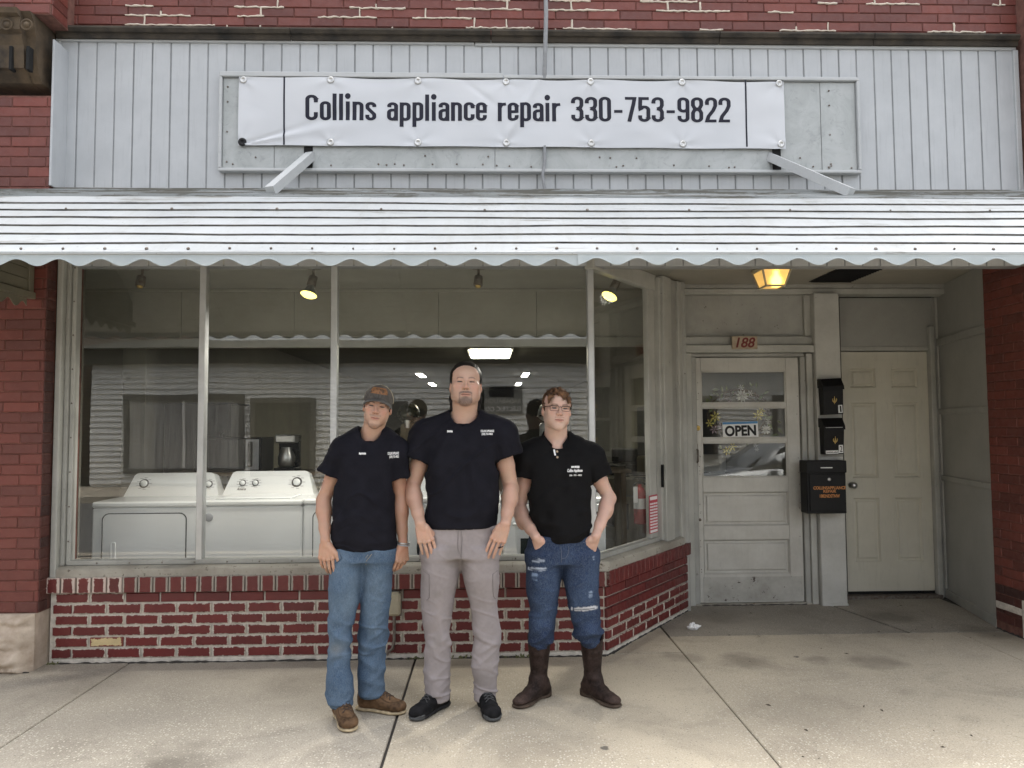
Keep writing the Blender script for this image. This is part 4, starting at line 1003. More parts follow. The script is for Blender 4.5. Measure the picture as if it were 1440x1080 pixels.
# utility box low on the bulkhead, weeds, litter
ub = thing('utility_box', (-.42, 4.93, .3), 'beige rounded utility box with a short pipe on the low brick wall', 'utility box')
a, b = at(545, 833, 4.94), at(563, 866, 4.94)
MB().box(a.x-.02, b.x, 4.925, 4.974, b.z, a.z, .014).build('cover', plain('beige_plastic', srgb(180, 172, 150), .5), ub)
MB().box(a.x-.012, b.x+.006, 4.965, 4.975, b.z-.008, a.z+.006, .004).build('back_plate', M['rust_steel'], ub)
cxu = (a.x+b.x)/2; MB().tube([(cxu, 4.955, b.z), (cxu, 4.955, .12), (cxu-.01, 4.955, .07), (cxu-.04, 4.957, .05), (cxu-.045, 4.957, .03)], .010, 8).build('pipe', M['rust_steel'], ub)
lt = MB(); r7 = random.Random(31); c = gnd(975, 883, .012)
def crum(u, v):
    th = u*6.283; ph = (v-.5)*3.1416; q = _mu.noise.noise((math.cos(th)*2.2, math.sin(th)*2.2, v*5.3))
    R_ = .030*(1+.75*q); return (c.x+R_*1.35*math.cos(ph)*math.cos(th), c.y+R_*math.cos(ph)*math.sin(th), .018+R_*.7*math.sin(ph)+.01*q)
lt.grid(crum, 22, 12, False); lt.build('paper_scrap', M['letter_white'], None, 'crumpled white paper scrap lying on the recess floor by the door', 'litter')
wd = MB(); r8 = random.Random(12)
for cx_, n_, sp_ in ((-.30, 26, .16), (.14, 30, .10), (-.43, 10, .05), (-2.74, 12, .03)):
    for i in range(n_):
        x = cx_+r8.gauss(0, sp_); y = 4.962+r8.uniform(-.012, .006); a = r8.uniform(0, 6.28); L = r8.uniform(.010, .032); q = Vector((math.cos(a)*.7, math.sin(a)*.5-.2, r8.uniform(.3, 1.1))).normalized()
        s2 = q.cross(Vector((0, 1, .3))).normalized()*L*.22; p0 = Vector((x, y, .001))
        wd.add([p0-s2*.3, p0+s2*.3, p0+q*L*.6+s2, p0+q*L, p0+q*L*.6-s2], [(0, 1, 2, 3, 4)])
tag(wd.build('weeds', plain('weed_green', (.10, .12, .04, 1), .7, c2=(.16, .14, .07, 1)), None, 'tiny green weeds and debris in the gap along the brick wall foot', 'weeds'), kind='stuff')
lf = MB()
for i in range(34):
    p = Vector((r8.uniform(1.5, 3.6), r8.uniform(4.6, 6.35), .003)) if i < 24 else Vector((r8.uniform(1.2, 2.6), r8.uniform(3.4, 4.2), .003)); a = r8.uniform(0, 6.28); L = r8.uniform(.006, .02)
    d = Vector((math.cos(a), math.sin(a), 0)); s2 = Vector((-d.y, d.x, 0))*L*.3
    lf.add([p-d*L, p+s2+Vector((0, 0, .004)), p+d*L, p-s2], [(0, 1, 2, 3)])
tag(lf.build('leaf_litter', plain('dry_leaf', (.08, .06, .04, 1), .9), None, 'scattered dry leaf bits on the concrete floor of the recess', 'leaf litter'), kind='stuff')
# ------------------------------------------------------------------ shop interior
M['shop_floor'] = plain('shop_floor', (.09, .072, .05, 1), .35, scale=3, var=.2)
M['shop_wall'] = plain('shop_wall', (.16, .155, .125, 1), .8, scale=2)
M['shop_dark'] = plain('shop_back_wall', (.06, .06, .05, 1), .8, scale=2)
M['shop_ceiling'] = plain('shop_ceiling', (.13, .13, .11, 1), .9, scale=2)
M['header'] = painted('display_header_paint', srgb(146, 145, 136), srgb(132, 131, 122), grain=(.1, 1, 1))
st = lambda n_, m_, *b: MB().box(*b).build(n_, M[m_], kind='structure')
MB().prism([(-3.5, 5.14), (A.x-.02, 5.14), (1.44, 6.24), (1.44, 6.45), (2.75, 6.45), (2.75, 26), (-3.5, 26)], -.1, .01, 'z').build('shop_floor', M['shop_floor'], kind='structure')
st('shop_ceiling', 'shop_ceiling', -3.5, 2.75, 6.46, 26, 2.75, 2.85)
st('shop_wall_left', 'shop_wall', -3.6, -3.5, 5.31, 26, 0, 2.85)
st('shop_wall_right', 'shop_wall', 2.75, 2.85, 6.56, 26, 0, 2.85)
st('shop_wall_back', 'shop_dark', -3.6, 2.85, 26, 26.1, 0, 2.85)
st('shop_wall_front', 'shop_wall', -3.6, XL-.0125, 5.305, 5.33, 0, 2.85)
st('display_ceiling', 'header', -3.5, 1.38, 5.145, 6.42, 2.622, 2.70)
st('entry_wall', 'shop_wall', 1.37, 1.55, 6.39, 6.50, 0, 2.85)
st('transom_light_block', 'shop_dark', 1.56, 3.95, 6.585, 6.65, 2.1, 2.9)  # unseen blocker added over the doors against stray light
st('door_light_block', 'shop_dark', 2.86, 4.0, 6.66, 6.75, -.1, 2.9)  # unseen blocker behind the panel door, keeps light out of its gaps
st('column_light_block', 'shop_dark', 2.64, 3.0, 6.4515, 6.489, 0, 2.55)  # added behind the column to stop light leaking past it
hd = thing('display_header', (-1, 6.42, 2.13), 'pale boarded header with bottom trim at the back of the display window', 'header')
hx = [-3.5, -2.55, -1.62, -.42, .40, 1.36]
for i in range(5): MB().box(hx[i]+.002, hx[i+1]-.002, 6.42, 6.445, 2.216, 2.745).build('board', M['header'], hd)
MB().box(-3.5, 1.365, 6.40, 6.45, 2.128, 2.212, .004).build('trim', M['header'], hd)
MB().box(-3.5, 1.36, 6.405, 6.419, 2.60, 2.6215, .004).build('moulding', M['header'], hd)
MB().box(-3.02, -2.83, 6.42, 6.60, .01, 2.127, .004).build('interior_post', M['shop_wall'], None, 'square interior post under the header behind the left display pane', 'post')
# --- appliances
M['knob_ring'] = plain('dark_print', (.03, .03, .035, 1), .5); M['grey_print'] = plain('grey_print', (.35, .36, .38, 1), .5)
M['gap'] = plain('shadow_gap', (.02, .02, .02, 1), .9)
def rrect(x0, x1, z0, z1, r, n=6, flat_bottom=False):
    pts = []
    for cx, cz, a0 in ((x1-r, z1-r, 0), (x0+r, z1-r, 90), (x0+r, z0+r, 180), (x1-r, z0+r, 270)):
        if flat_bottom and a0 >= 180: pts.append((x0 if a0 == 180 else x1, z0)); continue
        pts += [(cx+r*math.cos(math.radians(a0+90*i/n)), cz+r*math.sin(math.radians(a0+90*i/n))) for i in range(n+1)]
    return pts
def ring(mb, pts, t, y0, y1):
    """outline strip of width t round a closed polygon"""
    cx = sum(p[0] for p in pts)/len(pts); cz = sum(p[1] for p in pts)/len(pts); n_ = len(pts)
    inn = []
    for i, p in enumerate(pts):
        a, b = pts[i-1], pts[(i+1) % n_]; tx, tz = b[0]-a[0], b[1]-a[1]; L = math.hypot(tx, tz) or 1
        nx, nz = -tz/L, tx/L
        if (cx-p[0])*nx+(cz-p[1])*nz < 0: nx, nz = -nx, -nz
        inn.append((p[0]+nx*t, p[1]+nz*t))
    vs = [(x, y0, z) for x, z in pts]+[(x, y0, z) for x, z in inn]+[(x, y1, z) for x, z in pts]+[(x, y1, z) for x, z in inn]
    fs = []
    for i in range(n_):
        j = (i+1) % n_; fs += [(i, j, n_+j, n_+i), (i, 2*n_+i, 2*n_+j, j), (n_+i, n_+j, 3*n_+j, 3*n_+i)]
    mb.add(vs, fs)
def console(parent, x0, x1, yf, z0, z1, knobs):
    """sloping control console: rounded outline leaning back"""
    def pt(x, z, d): return (x, yf+(z-z0)*.42+d, z)
    w_ = x1-x0; out = [(x0, z0), (x1, z0)]+[(x1-.045*t, z0+(z1-z0)*(.35+.45*t)) for t in (0, .5, 1)]
    r_ = .035; top = []
    cxr, cxl = x1-.055-r_, x0+.055+r_
    for i in range(7): a = math.radians(5+85*i/6); top.append((cxr+r_*1.2*math.cos(a), z1-r_+r_*math.sin(a)))
    for i in range(7): a = math.radians(90+85*i/6); top.append((cxl+r_*1.2*math.cos(a), z1-r_+r_*math.sin(a)))
    out = [(x0, z0), (x1, z0)]+top
    n_ = len(out); vs = [pt(x, z, 0) for x, z in out]+[(x, yf+.16, z-(.012 if z > z0+.02 else 0)) for x, z in out]
    fs = [tuple(range(n_)), tuple(range(2*n_-1, n_-1, -1))]+[(i, n_+i, n_+(i+1) % n_, (i+1) % n_) for i in range(n_)]
    c_ = MB().add(vs, fs).build('console', M['white'], parent)
    sl = math.atan(.42)
    for kx, kz, kr in knobs:
        x = x0+kx*w_; z = z0+kz*(z1-z0)
        T = Matrix.Translation(pt(x, z, -.001)) @ Matrix.Rotation(math.pi/2-sl, 4, 'X')
        mb = MB(); mb.lathe([(kr*1.02, .0), (kr*1.02, .0012), (kr*.80, .0013), (kr*.80, 0)], 28, T); mb.build('dial_ring', M['knob_ring'], c_)
        mb = MB(); mb.lathe([(kr*.70, 0), (kr*.66, .012), (kr*.3, .014), (0, .014)], 24, T); mb.box(-.004, .004, -kr*.6, kr*.6, .013, .020, .001, T @ Matrix.Rotation(.7, 4, 'Z')); mb.build('knob', M['white'], c_)
        mb = MB(); rr_ = random.Random(int(kx*100))
        for i in range(9):
            a = i*.7; mb.box(kr*1.35*math.cos(a)-.012, kr*1.35*math.cos(a)+.012, kr*1.3*math.sin(a)-.002, kr*1.3*math.sin(a)+.002, .0, .0006, 0, T)
        tag(mb.build('dial_print', M['grey_print'], c_), kind='stuff')
    return c_
def appliance(name, x0, x1, yf, zt, label, kind, depth=.66, group='white appliances lined up in the window'):
    t = thing(name, ((x0+x1)/2, yf+depth/2, .01), label, 'dryer' if kind == 'dryer' else 'range' if kind == 'range' else 'washing machine', group)
    MB().box(x0, x1, yf, yf+depth, .02, zt-.045, .012).build('cabinet', M['white'], t)
    MB().box(x0-.002, x1+.002, yf-.008, yf+depth, zt-.041, zt, .012).build('top', M['white'], t)
    return t
d = appliance('dryer', -2.83, -2.08, 5.60, .945, 'white tumble dryer with one big dial, farthest left in the window display', 'dryer')
console(d, -2.81, -2.09, 6.03, .945, 1.120, [(.19, .55, .036), (.88, .50, .030)])
mb = MB(); ring(mb, rrect(-2.755, -2.16, .25, .865, .05), .006, 5.5935, 5.602); mb.build('door_seam', M['gap'], d)
MB().prism(rrect(-2.747, -2.168, .257, .858, .046), 5.594, 5.601).build('door', M['white'], d)
mb = MB(); ring(mb, rrect(-2.69, -2.655, .52, .66, .008), .006, 5.588, 5.595); mb.build('door_pull', M['white'], d)
d = appliance('washing_machine', -2.072, -1.345, 5.60, .950, 'white top loading washer with three dials and a round badge', 'washer')
c_ = console(d, -2.06, -1.36, 6.03, .950, 1.128, [(.205, .50, .026), (.345, .50, .026), (.80, .52, .040)])
text('lettering', 'Amana', -1.955, -1.885, .985, 1.005, 6.045, M['knob_ring'], c_, bold=.01, shear=.3)
MB().lathe([(.030, 0), (.030, .004), (.026, .006), (0, .006)], 24, Matrix.Translation((-2.005, 5.5995, .83)) @ Matrix.Rotation(math.pi/2, 4, 'X')).build('badge', M['grey_print'], d)
MB().box(-1.98, -1.44, 5.66, 6.0, .9505, .962, .006).build('lid', M['white'], d)
d = appliance('dryer', -1.338, -.60, 5.60, .955, 'white tumble dryer with raised rounded door behind the man in the cap', 'dryer')
console(d, -1.325, -.615, 6.03, .955, 1.130, [(.2, .5, .03), (.82, .5, .036)])
mb = MB(); ring(mb, rrect(-1.27, -.67, .25, .87, .05), .006, 5.5935, 5.602); mb.build('door_seam', M['gap'], d)
MB().prism(rrect(-1.262, -.678, .257, .862, .046), 5.590, 5.601).build('door', M['white'], d)
d = appliance('washing_machine', -.592, .08, 5.60, .96, 'white front loading washer with black round door between the two shirted men', 'washer')
console(d, -.58, .07, 6.10, .96, 1.10, [(.5, .5, .03)])
TT = Matrix.Translation((-.27, 5.601, .60)) @ Matrix.Rotation(math.pi/2, 4, 'X')
MB().lathe([(.255, 0), (.255, .012), (.235, .022), (.225, .022), (.205, .010)], 40, TT).build('door_rim', M['black_metal'], d)
MB().lathe([(.22, .001), (.18, .012), (.10, .022), (0, .026)], 36, TT).build('door_bowl', plain('black_door_glass', (.006, .006, .008, 1), .06), d)
d = appliance('range', .095, .84, 5.60, .95, 'white electric range with dark oven window behind the man in glasses', 'range')
console(d, .11, .83, 6.10, .95, 1.12, [(.15, .5, .028), (.3, .5, .028), (.7, .5, .028), (.85, .5, .028)])
MB().box(.105, .83, 5.588, 5.601, .845, .90, .004).build('control_strip', M['white'], d)
MB().box(.105, .83, 5.599, 5.602, .826, .843).build('vent_gap', M['gap'], d)
MB().box(.105, .83, 5.585, 5.601, .30, .822, .008).build('oven_door', M['white'], d)
MB().box(.22, .72, 5.5835, 5.5848, .42, .66).build('oven_window', plain('oven_glass', (.02, .03, .027, 1), .08), d)
MB().tube([(.17, 5.583, .76), (.17, 5.545, .765), (.76, 5.545, .765), (.76, 5.583, .76)], .010, 10).build('oven_handle', M['white'], d)
MB().box(.105, .83, 5.588, 5.601, .06, .285, .008).build('drawer', M['white'], d)
M['almond'] = plain('almond_enamel', (.55, .50, .36, 1), .3)
def stove(loc, rot, m, label):
    t = thing('range', loc, label, 'range', 'used ranges inside the shop'); T = Matrix.Translation(loc) @ Matrix.Rotation(rot, 4, 'Z')
    MB(T).box(-.37, .37, -.32, .32, 0, .91, .01).build('cabinet', m, t); MB(T).box(-.37, .37, .22, .32, .912, 1.12, .02).build('back_panel', m, t)
    MB(T).box(-.34, .34, -.336, -.321, .28, .80, .008).build('oven_door', m, t); MB(T).box(-.2, .2, -.338, -.3365, .40, .66).build('oven_window', M['dark_hole'], t)
    MB(T).tube([(-.28, -.337, .74), (-.28, -.37, .745), (.28, -.37, .745), (.28, -.337, .74)], .010, 8).build('oven_handle', M['steel'], t)
    MB(T).box(-.34, .34, -.334, -.321, .05, .26, .006).build('drawer', m, t)
    for x in (-.18, .18):
        for y in (-.13, .1): MB(T).lathe([(.09, 0), (.09, .008), (.07, .010), (0, .006)], 20, Matrix.Translation((x, y, .9105))).build('burner', M['black_metal'], t)
stove((1.62, 8.2, .01), math.radians(-62), M['almond'], 'almond coloured range facing the shop door inside')
stove((2.25, 8.9, .01), math.radians(-62), M['white'], 'white range farther back beside the almond range')
stove((1.9, 11.2, .01), math.radians(-50), M['black_metal'], 'black range deep in the shop behind the almond range')
MB().box(2.0, 2.7, 9.7, 10.4, .01, 1.72, .02).build('refrigerator', M['black_metal'], None, 'tall black refrigerator deep inside the shop on the door side', 'refrigerator')
fr = thing('refrigerator', (-3.1, 8.6, .01), 'dark tall refrigerator against the wall behind the left display', 'refrigerator')
MB().box(-3.46, -2.76, 8.3, 9.0, .01, 1.74, .02).build('cabinet', M['black_metal'], fr); MB().box(-3.45, -2.77, 8.27, 8.298, .62, 1.73, .01).build('door', M['black_metal'], fr)
MB().box(-3.45, -2.77, 8.27, 8.298, .03, .61, .01).build('door', M['black_metal'], fr); MB().tube([(-2.83, 8.265, .8), (-2.83, 8.22, .82), (-2.83, 8.22, 1.4), (-2.83, 8.265, 1.42)], .012, 8).build('handle', M['steel'], fr)
# shelf with small appliances behind the window row
sh = thing('display_shelf', (-.9, 6.75, .01), 'long brown display shelf behind the row of white appliances', 'shelf')
M['shelf_wood'] = plain('shelf_wood', (.17, .12, .07, 1), .5, sx=(.2, 1, 1))
MB().box(-2.7, 1.2, 6.50, 6.98, 1.065, 1.095, .004).build('board', M['shelf_wood'], sh)
for x in (-2.66, -1.4, -.1, 1.14): MB().box(x-.02, x+.02, 6.55, 6.93, .01, 1.064).build('support', M['shelf_wood'], sh)
def mixer(loc, m, mb_, label):
    t = thing('stand_mixer', loc, label, 'stand mixer', 'stand mixers on the display shelf'); T = Matrix.Translation(loc)
    MB(T).box(-.11, .11, -.17, .17, 0, .05, .02).build('base', mb_, t)
    MB(T).prism(rrect(-.075, .075, .045, .40, .03), .0, .13).build('column', mb_, t)
    def dome(u, v):
        a = u*2*math.pi; b = -math.pi/2+v*math.pi; x = .098*math.cos(b)*math.sin(a); y = -.03-.21*math.cos(b)*math.cos(a)*1.0; z = .47+.115*math.sin(b)*(1 if b > 0 else .55); return (x, y, z)
    MB(T).grid(dome, 26, 14).build('motor_head', m, t)
    MB(T).box(-.094, .094, -.20, .14, .452, .464, .004).build('trim_band', M['black_metal'], t)
    MB(T).lathe([(.018, .36), (.024, .40), (.03, .43)], 14, Matrix.Translation((0, -.15, 0))).build('beater_hub', M['steel'], t)
    MB(T).lathe([(.05, .055), (.085, .08), (.105, .16), (.108, .24), (.112, .245)], 24, Matrix.Translation((.01, -.12, 0))).build('bowl', M['steel'], t)
M['olive'] = plain('olive_enamel', (.035, .037, .022, 1), .25); M['tan_enamel'] = plain('tan_enamel', (.20, .16, .09, 1), .4); M['grey_enamel'] = plain('grey_enamel', (.22, .24, .24, 1), .3)
mixer((-.70, 6.75, 1.096), M['olive'], M['tan_enamel'], 'dark olive stand mixer with tan column on the display shelf')
mixer((.52, 6.75, 1.096), M['grey_enamel'], M['grey_enamel'], 'pale grey stand mixer on the display shelf')
cm = thing('coffee_maker', (-1.74, 6.75, 1.096), 'black and chrome coffee maker on the display shelf', 'coffee maker'); T = Matrix.Translation((-1.74, 6.72, 1.096))
MB(T).box(-.09, .09, -.12, .12, 0, .03, .008).build('base', M['black_metal'], cm); MB(T).box(-.085, .085, .03, .12, .03, .30, .01).build('tower', M['black_metal'], cm); MB(T).box(-.085, .085, -.11, .12, .24, .31, .012).build('head', M['steel'], cm)
MB(T).lathe([(.05, .032), (.068, .05), (.072, .12), (.05, .18), (.045, .20)], 22, Matrix.Translation((0, -.045, 0))).build('carafe', M['steel'], cm); MB(T).tube([(.05, -.05, .18), (.11, -.06, .17), (.11, -.06, .08), (.07, -.05, .07)], .009, 8).build('handle', M['black_metal'], cm)
tv = thing('microwave', (-2.2, 6.75, 1.096), 'black microwave oven on the display shelf beside the coffee maker', 'microwave')
MB().box(-2.48, -1.92, 6.56, 6.94, 1.096, 1.385, .01).build('cabinet', M['black_metal'], tv); MB().box(-2.46, -2.06, 6.552, 6.559, 1.115, 1.37, .003).build('door', plain('smoked_glass', (.01, .012, .014, 1), .1), tv); MB().box(-2.05, -1.94, 6.553, 6.559, 1.115, 1.37, .003).build('keypad', M['grey_print'], tv)
MB().box(-2.03, -1.99, 6.535, 6.5525, 1.14, 1.35, .006).build('handle', M['black_metal'], tv)
# fire extinguisher, tag, sticker on the splayed glass
M['red'] = plain('red_enamel', srgb(150, 26, 28), .3)
ex = thing('fire_extinguisher', (1.22, 5.93, .78), 'red fire extinguisher hanging inside the splayed window by a white tag', 'fire extinguisher')
c = at(900, 706, 6.0); T = Matrix.Translation((c.x, 6.0, c.z-.02))
MB(T).lathe([(.0, -.15), (.045, -.148), (.05, -.13), (.05, .09), (.035, .125), (.018, .14), (.018, .16)], 22).build('cylinder', M['red'], ex)
MB(T).lathe([(.0508, -.03), (.0508, .05)], 22).build('label_band', M['sign_white'], ex)
mb = MB(T); mb.box(-.014, .014, -.014, .014, .16, .19, .003); mb.tube([(0, 0, .185), (-.02, -.02, .205), (-.06, -.03, .20)], .006, 6); mb.tube([(0, 0, .175), (-.03, -.02, .17), (-.055, -.03, .15)], .006, 6); mb.build('valve', M['black_metal'], ex)
MB(T).tube([(.015, 0, .17), (.06, 0, .15), (.065, 0, .05), (.058, 0, -.06)], .008, 8).build('hose', M['black_metal'], ex)
MB(T).box(-.062, -.028, -.062, -.06, .02, .145, .0).build('tag', M['sign_white'], ex)
stc = thing('price_list', (1.25, 5.75, .65), 'red and white printed list stuck low on the splayed window frame', 'sticker')
Ls, Le, z0, z1 = .845, .995, .665, .945
MB(TD).box(Ls, Le, .0545, .0575, z0, z1).build('sheet', plain('pink_print', srgb(190, 70, 84), .5), stc)
mb = MB(TD)
for i in range(9):
    for j in range(4): mb.box(Ls+.010+j*.035, Ls+.038+j*.035, .0530, .0543, z0+.035+i*.022, z0+.047+i*.022)
tag(mb.build('print_marks', M['letter_white'], stc), kind='stuff'); MB(TD).box(Ls+.01, Le-.01, .0530, .0543, z1-.035, z1-.01).build('heading', M['letter_white'], stc); MB(TD).box(Ls+.01, Le-.01, .0530, .0543, z0+.006, z0+.024).build('footer', M['letter_white'], stc)
MB(TD).box(.985, .999, .0, .019, 1.0, 1.17).build('decal', M['black_metal'], None, 'narrow dark decal on the window jamb above the red list', 'sticker')
# spot lamps
def spot(x, y, tilt_dir, lit, label):
    zc = 2.6215; t = thing('spot_lamp', (x, y, zc), label, 'spot lamp', 'spot lamps over the window display')
    MB().lathe([(.055, -.03), (.06, -.022), (.06, -.002)], 18, Matrix.Translation((x, y, zc))).build('canopy', M['rust_steel'], t)
    MB().tube([(x, y, zc-.03), (x, y, zc-.07), (x+.01*tilt_dir, y-.01, zc-.085)], .009, 8).build('stem', M['rust_steel'], t)
    T = Matrix.Translation((x+.01*tilt_dir, y-.01, zc-.085)) @ Matrix.Rotation(math.radians(28*tilt_dir), 4, 'Y') @ Matrix.Rotation(math.radians(-18), 4, 'X')
    MB(T).lathe([(.016, 0), (.030, -.006), (.032, -.075), (.028, -.08)], 18).build('socket', M['rust_steel'], t)
    if lit:
        MB(T).lathe([(.024, -.078), (.03, -.10), (.056, -.145), (.058, -.15)], 22).build('reflector', M['grey_enamel'], t)
        MB(T).lathe([(.057, -.1505), (.045, -.160), (0, -.166)], 22).build('lens', M['spot_glow'], t)
        li = bpy.data.lights.new('lamp_light', 'SPOT'); li.energy = 34; li.color = (1, .95, .87); li.spot_size = math.radians(130); li.spot_blend = .7; li.shadow_soft_size = .05
        lo_ = bpy.data.objects.new('lamp_light', li); lo_.matrix_basis = T @ Matrix.Translation((0, 0, -.175)); link(lo_, t)
    else: MB(T).lathe([(.02, -.081), (.018, -.092), (0, -.094)], 12).build('lamp_hole', M['brass'], t)
M['spot_glow'] = emit('spot_glow', (1, .80, .17, 1), 1.25)
p = at(200, 392, 5.45); spot(p.x, 5.45, 0, False, 'empty grey spot lamp holder over the left display pane')
p = at(441, 392, 5.45); spot(p.x, 5.45, .35, True, 'lit grey spot lamp over the second display pane')
p = at(673, 392, 5.45); spot(p.x, 5.45, .15, False, 'unlit spot lamp holder above the middle man')
p = at(866, 404, 5.62); spot(p.x, 5.62, 1.0, True, 'lit tilted spot lamp inside the splayed window corner')
# lights deep in the shop
M['tube'] = emit('fluorescent_glow', (1, .93, .72, 1), 9.0); M['tube2'] = emit('led_glow', (1, .97, .88, 1), 7.0)
lp_ = thing('ceiling_light', (.02, 13.1, 2.74), 'wide lit rectangular ceiling light inside the shop', 'ceiling light', 'ceiling lights inside the shop')
MB().box(-.36, .40, 12.35, 13.95, 2.715, 2.749, .01).build('frame', M['white_paint'], lp_); MB().box(-.32, .36, 12.40, 13.9, 2.700, 2.7145, .006).build('diffuser', M['tube'], lp_)
for i, (x, y) in enumerate(((-1.65, 18.0), (-1.67, 22.0), (.88, 18.0), (.86, 22.0))):
    t = thing('ceiling_light', (x, y, 2.74), (('narrow lit strip light, nearer of the two on the left of the shop ceiling', 'narrow lit strip light, deeper of the two on the left of the shop ceiling', 'narrow lit strip light, nearer of the two on the right of the shop ceiling', 'narrow lit strip light, deeper of the two on the right of the shop ceiling')[i]), 'ceiling light', 'strip lights deep in the shop on the left' if i < 2 else 'strip lights deep in the shop on the right')
    MB().box(x-.09, x+.09, y, y+1.3, 2.72, 2.749, .005).build('housing', M['white_paint'], t); MB().box(x-.07, x+.07, y+.02, y+1.28, 2.705, 2.7195, .004).build('tube', M['tube2'], t)
# ------------------------------------------------------------------ across the street (seen in the glass)
M['clap'] = plain('white_clapboard', (.78, .77, .72, 1), .6, scale=2, var=.06); M['roof'] = plain('dark_roof', (.07, .07, .06, 1), .9)
YO = -9.9
ob = thing('street_building', (2, YO, 0), 'low white clapboard building across the street with curtained window and dark eave', 'building')
MB().box(-10.2, 16, YO-6, YO-.03, 0, 3.55).build('wall', M['clap'], ob)
cm_ = MB().prism([(0, 0), (.050, 0), (.006, .146), (0, .146)], -10.2, 16, 'x').mesh('clapboard', M['clap'])
for i in range(21):
    inst('clapboard', cm_, (0, YO-.03, .08+i*.142), 0, ob)
MB().box(-10.5, 16.4, YO-6.3, YO+.22, 3.13, 3.50, .02).build('eave', M['roof'], ob)
MB().add([(-10.6, YO+.6, 3.5), (16.5, YO+.6, 3.5), (16.5, YO-3, 4.1), (-10.6, YO-3, 4.1), (-10.6, YO-6.5, 3.5), (16.5, YO-6.5, 3.5)], [(0, 1, 2, 3), (3, 2, 5, 4), (0, 3, 4), (1, 5, 2)]).build('roof', M['roof'], ob)
M['curtain'] = plain('curtain', (.40, .39, .36, 1), .8, scale=9, sx=(3, 1, .1), var=.25); M['trim_dark'] = plain('dark_trim', (.10, .095, .08, 1), .6)
def owin(x0, x1, z0, z1, kind):
    f_ = MB(); y = YO+.065
    for q in ((x0-.12, x1+.12, z1, z1+.14), (x0-.12, x1+.12, z0-.12, z0), (x0-.12, x0, z0, z1), (x1, x1+.12, z0, z1)): f_.box(q[0], q[1], y-.02, y+.05, q[2], q[3])
    w_ = f_.build('window', M['trim_dark'], ob)
    MB().box(x0, x1, y-.03, y+.0, z0, z1).build('pane', M['curtain'] if kind else plain('dark_pane', (.02, .022, .022, 1), .15), w_)
    n_ = max(1, int((x1-x0)/1.1))
    for i in range(1, n_): MB().box(x0+(x1-x0)*i/n_-.03, x0+(x1-x0)*i/n_+.03, y, y+.04, z0, z1).build('mullion', M['clap'], w_)
owin(-9.2, -6.4, .45, 2.2, True); owin(-6.0, -4.6, .35, 2.1, False); owin(4.2, 6.6, .6, 2.2, False); owin(8.5, 11, .6, 2.2, True)
MB().box(-3.2, -2.1, YO-.02, YO+.03, .02, 2.15).build('door', M['trim_dark'], ob)
os_ = thing('shop_sign', (.3, YO+.06, 1.8), 'flat grey board reading RADABAUGH ELECTRIC CO on the clapboard building', 'sign')
Tm = Matrix.Translation((.36, YO+.06, 0)) @ Matrix.Rotation(math.pi, 4, 'Z')
MB(Tm).box(-.50, .50, 0, .03, 1.78, 2.52).build('board', plain('grey_board', (.20, .195, .17, 1), .6), os_)
MB(Tm).box(-.28, .36, -.006, -.001, 2.22, 2.50).build('picture_panel', M['black'], os_)
text('lettering', 'RADABAUGH', -.45, .45, 2.05, 2.18, -.001, plain('pale_letter', (.5, .49, .43, 1), .6), os_, bold=.02, T=Tm)
text('lettering', 'ELECTRIC CO', -.45, .45, 1.85, 1.97, -.001, M['clap'], os_, bold=.02, T=Tm)
bb = thing('street_building', (-14, YO, 0), 'tall brown brick building across the street beside the clapboard one', 'building')
k = N('far_brick'); bt = k.n('TexBrick'); mp = k.n('Mapping'); mp.inputs['Rotation'].default_value = (math.pi/2, 0, 0); k.put(mp.inputs['Vector'], k.pos()); k.put(bt.inputs['Vector'], mp.outputs[0]); bt.inputs['Scale'].default_value = 2.3
bt.inputs['Color1'].default_value = (.22, .15, .11, 1); bt.inputs['Color2'].default_value = (.16, .11, .08, 1); bt.inputs['Mortar'].default_value = (.35, .32, .27, 1); M['far_brick'] = k.fin(bt.outputs[0], .8)
MB().box(-24, -10.9, YO-10, YO-.2, 0, 8).build('wall', M['far_brick'], bb); MB().box(-24.2, -10.7, YO-10.2, YO+.05, 8, 8.4).build('cornice', M['stone_dark'], bb)
for x in (-22, -19, -16, -13):
    for z in (1, 4.6): MB().box(x-.6, x+.6, YO-.22, YO-.15, z, z+1.9).build('window', M['curtain'], bb)
# parked car at the kerb
car = thing('parked_car', (5.0, -.25, -.16), 'silver hatchback parked at the kerb, mirrored in the shop door glass', 'car')
k = N('silver_paint'); k.put(k.b.inputs['Coat Weight'], .6); k.bump(k.noise(k.pos(), 300, 2), .02, .001); M['silver'] = k.fin((.42, .43, .42, 1), .3, .55)
M['car_glass'] = plain('car_glass', (.015, .017, .016, 1), .05); M['tyre'] = plain('tyre', (.015, .015, .015, 1), .85); M['plastic'] = plain('bumper_plastic', (.03, .03, .03, 1), .6)
body = [(0, .32), (.02, .55), (.12, .72), (.55, .83), (1.15, .92), (1.25, .95), (3.75, 1.02), (4.2, .98), (4.3, .7), (4.28, .32)]
roof_ = [(1.18, .93), (1.62, 1.28), (1.95, 1.42), (2.6, 1.49), (3.3, 1.46), (3.8, 1.32), (4.12, 1.0)]
X0, YC, HW = 2.95, -.30, .86
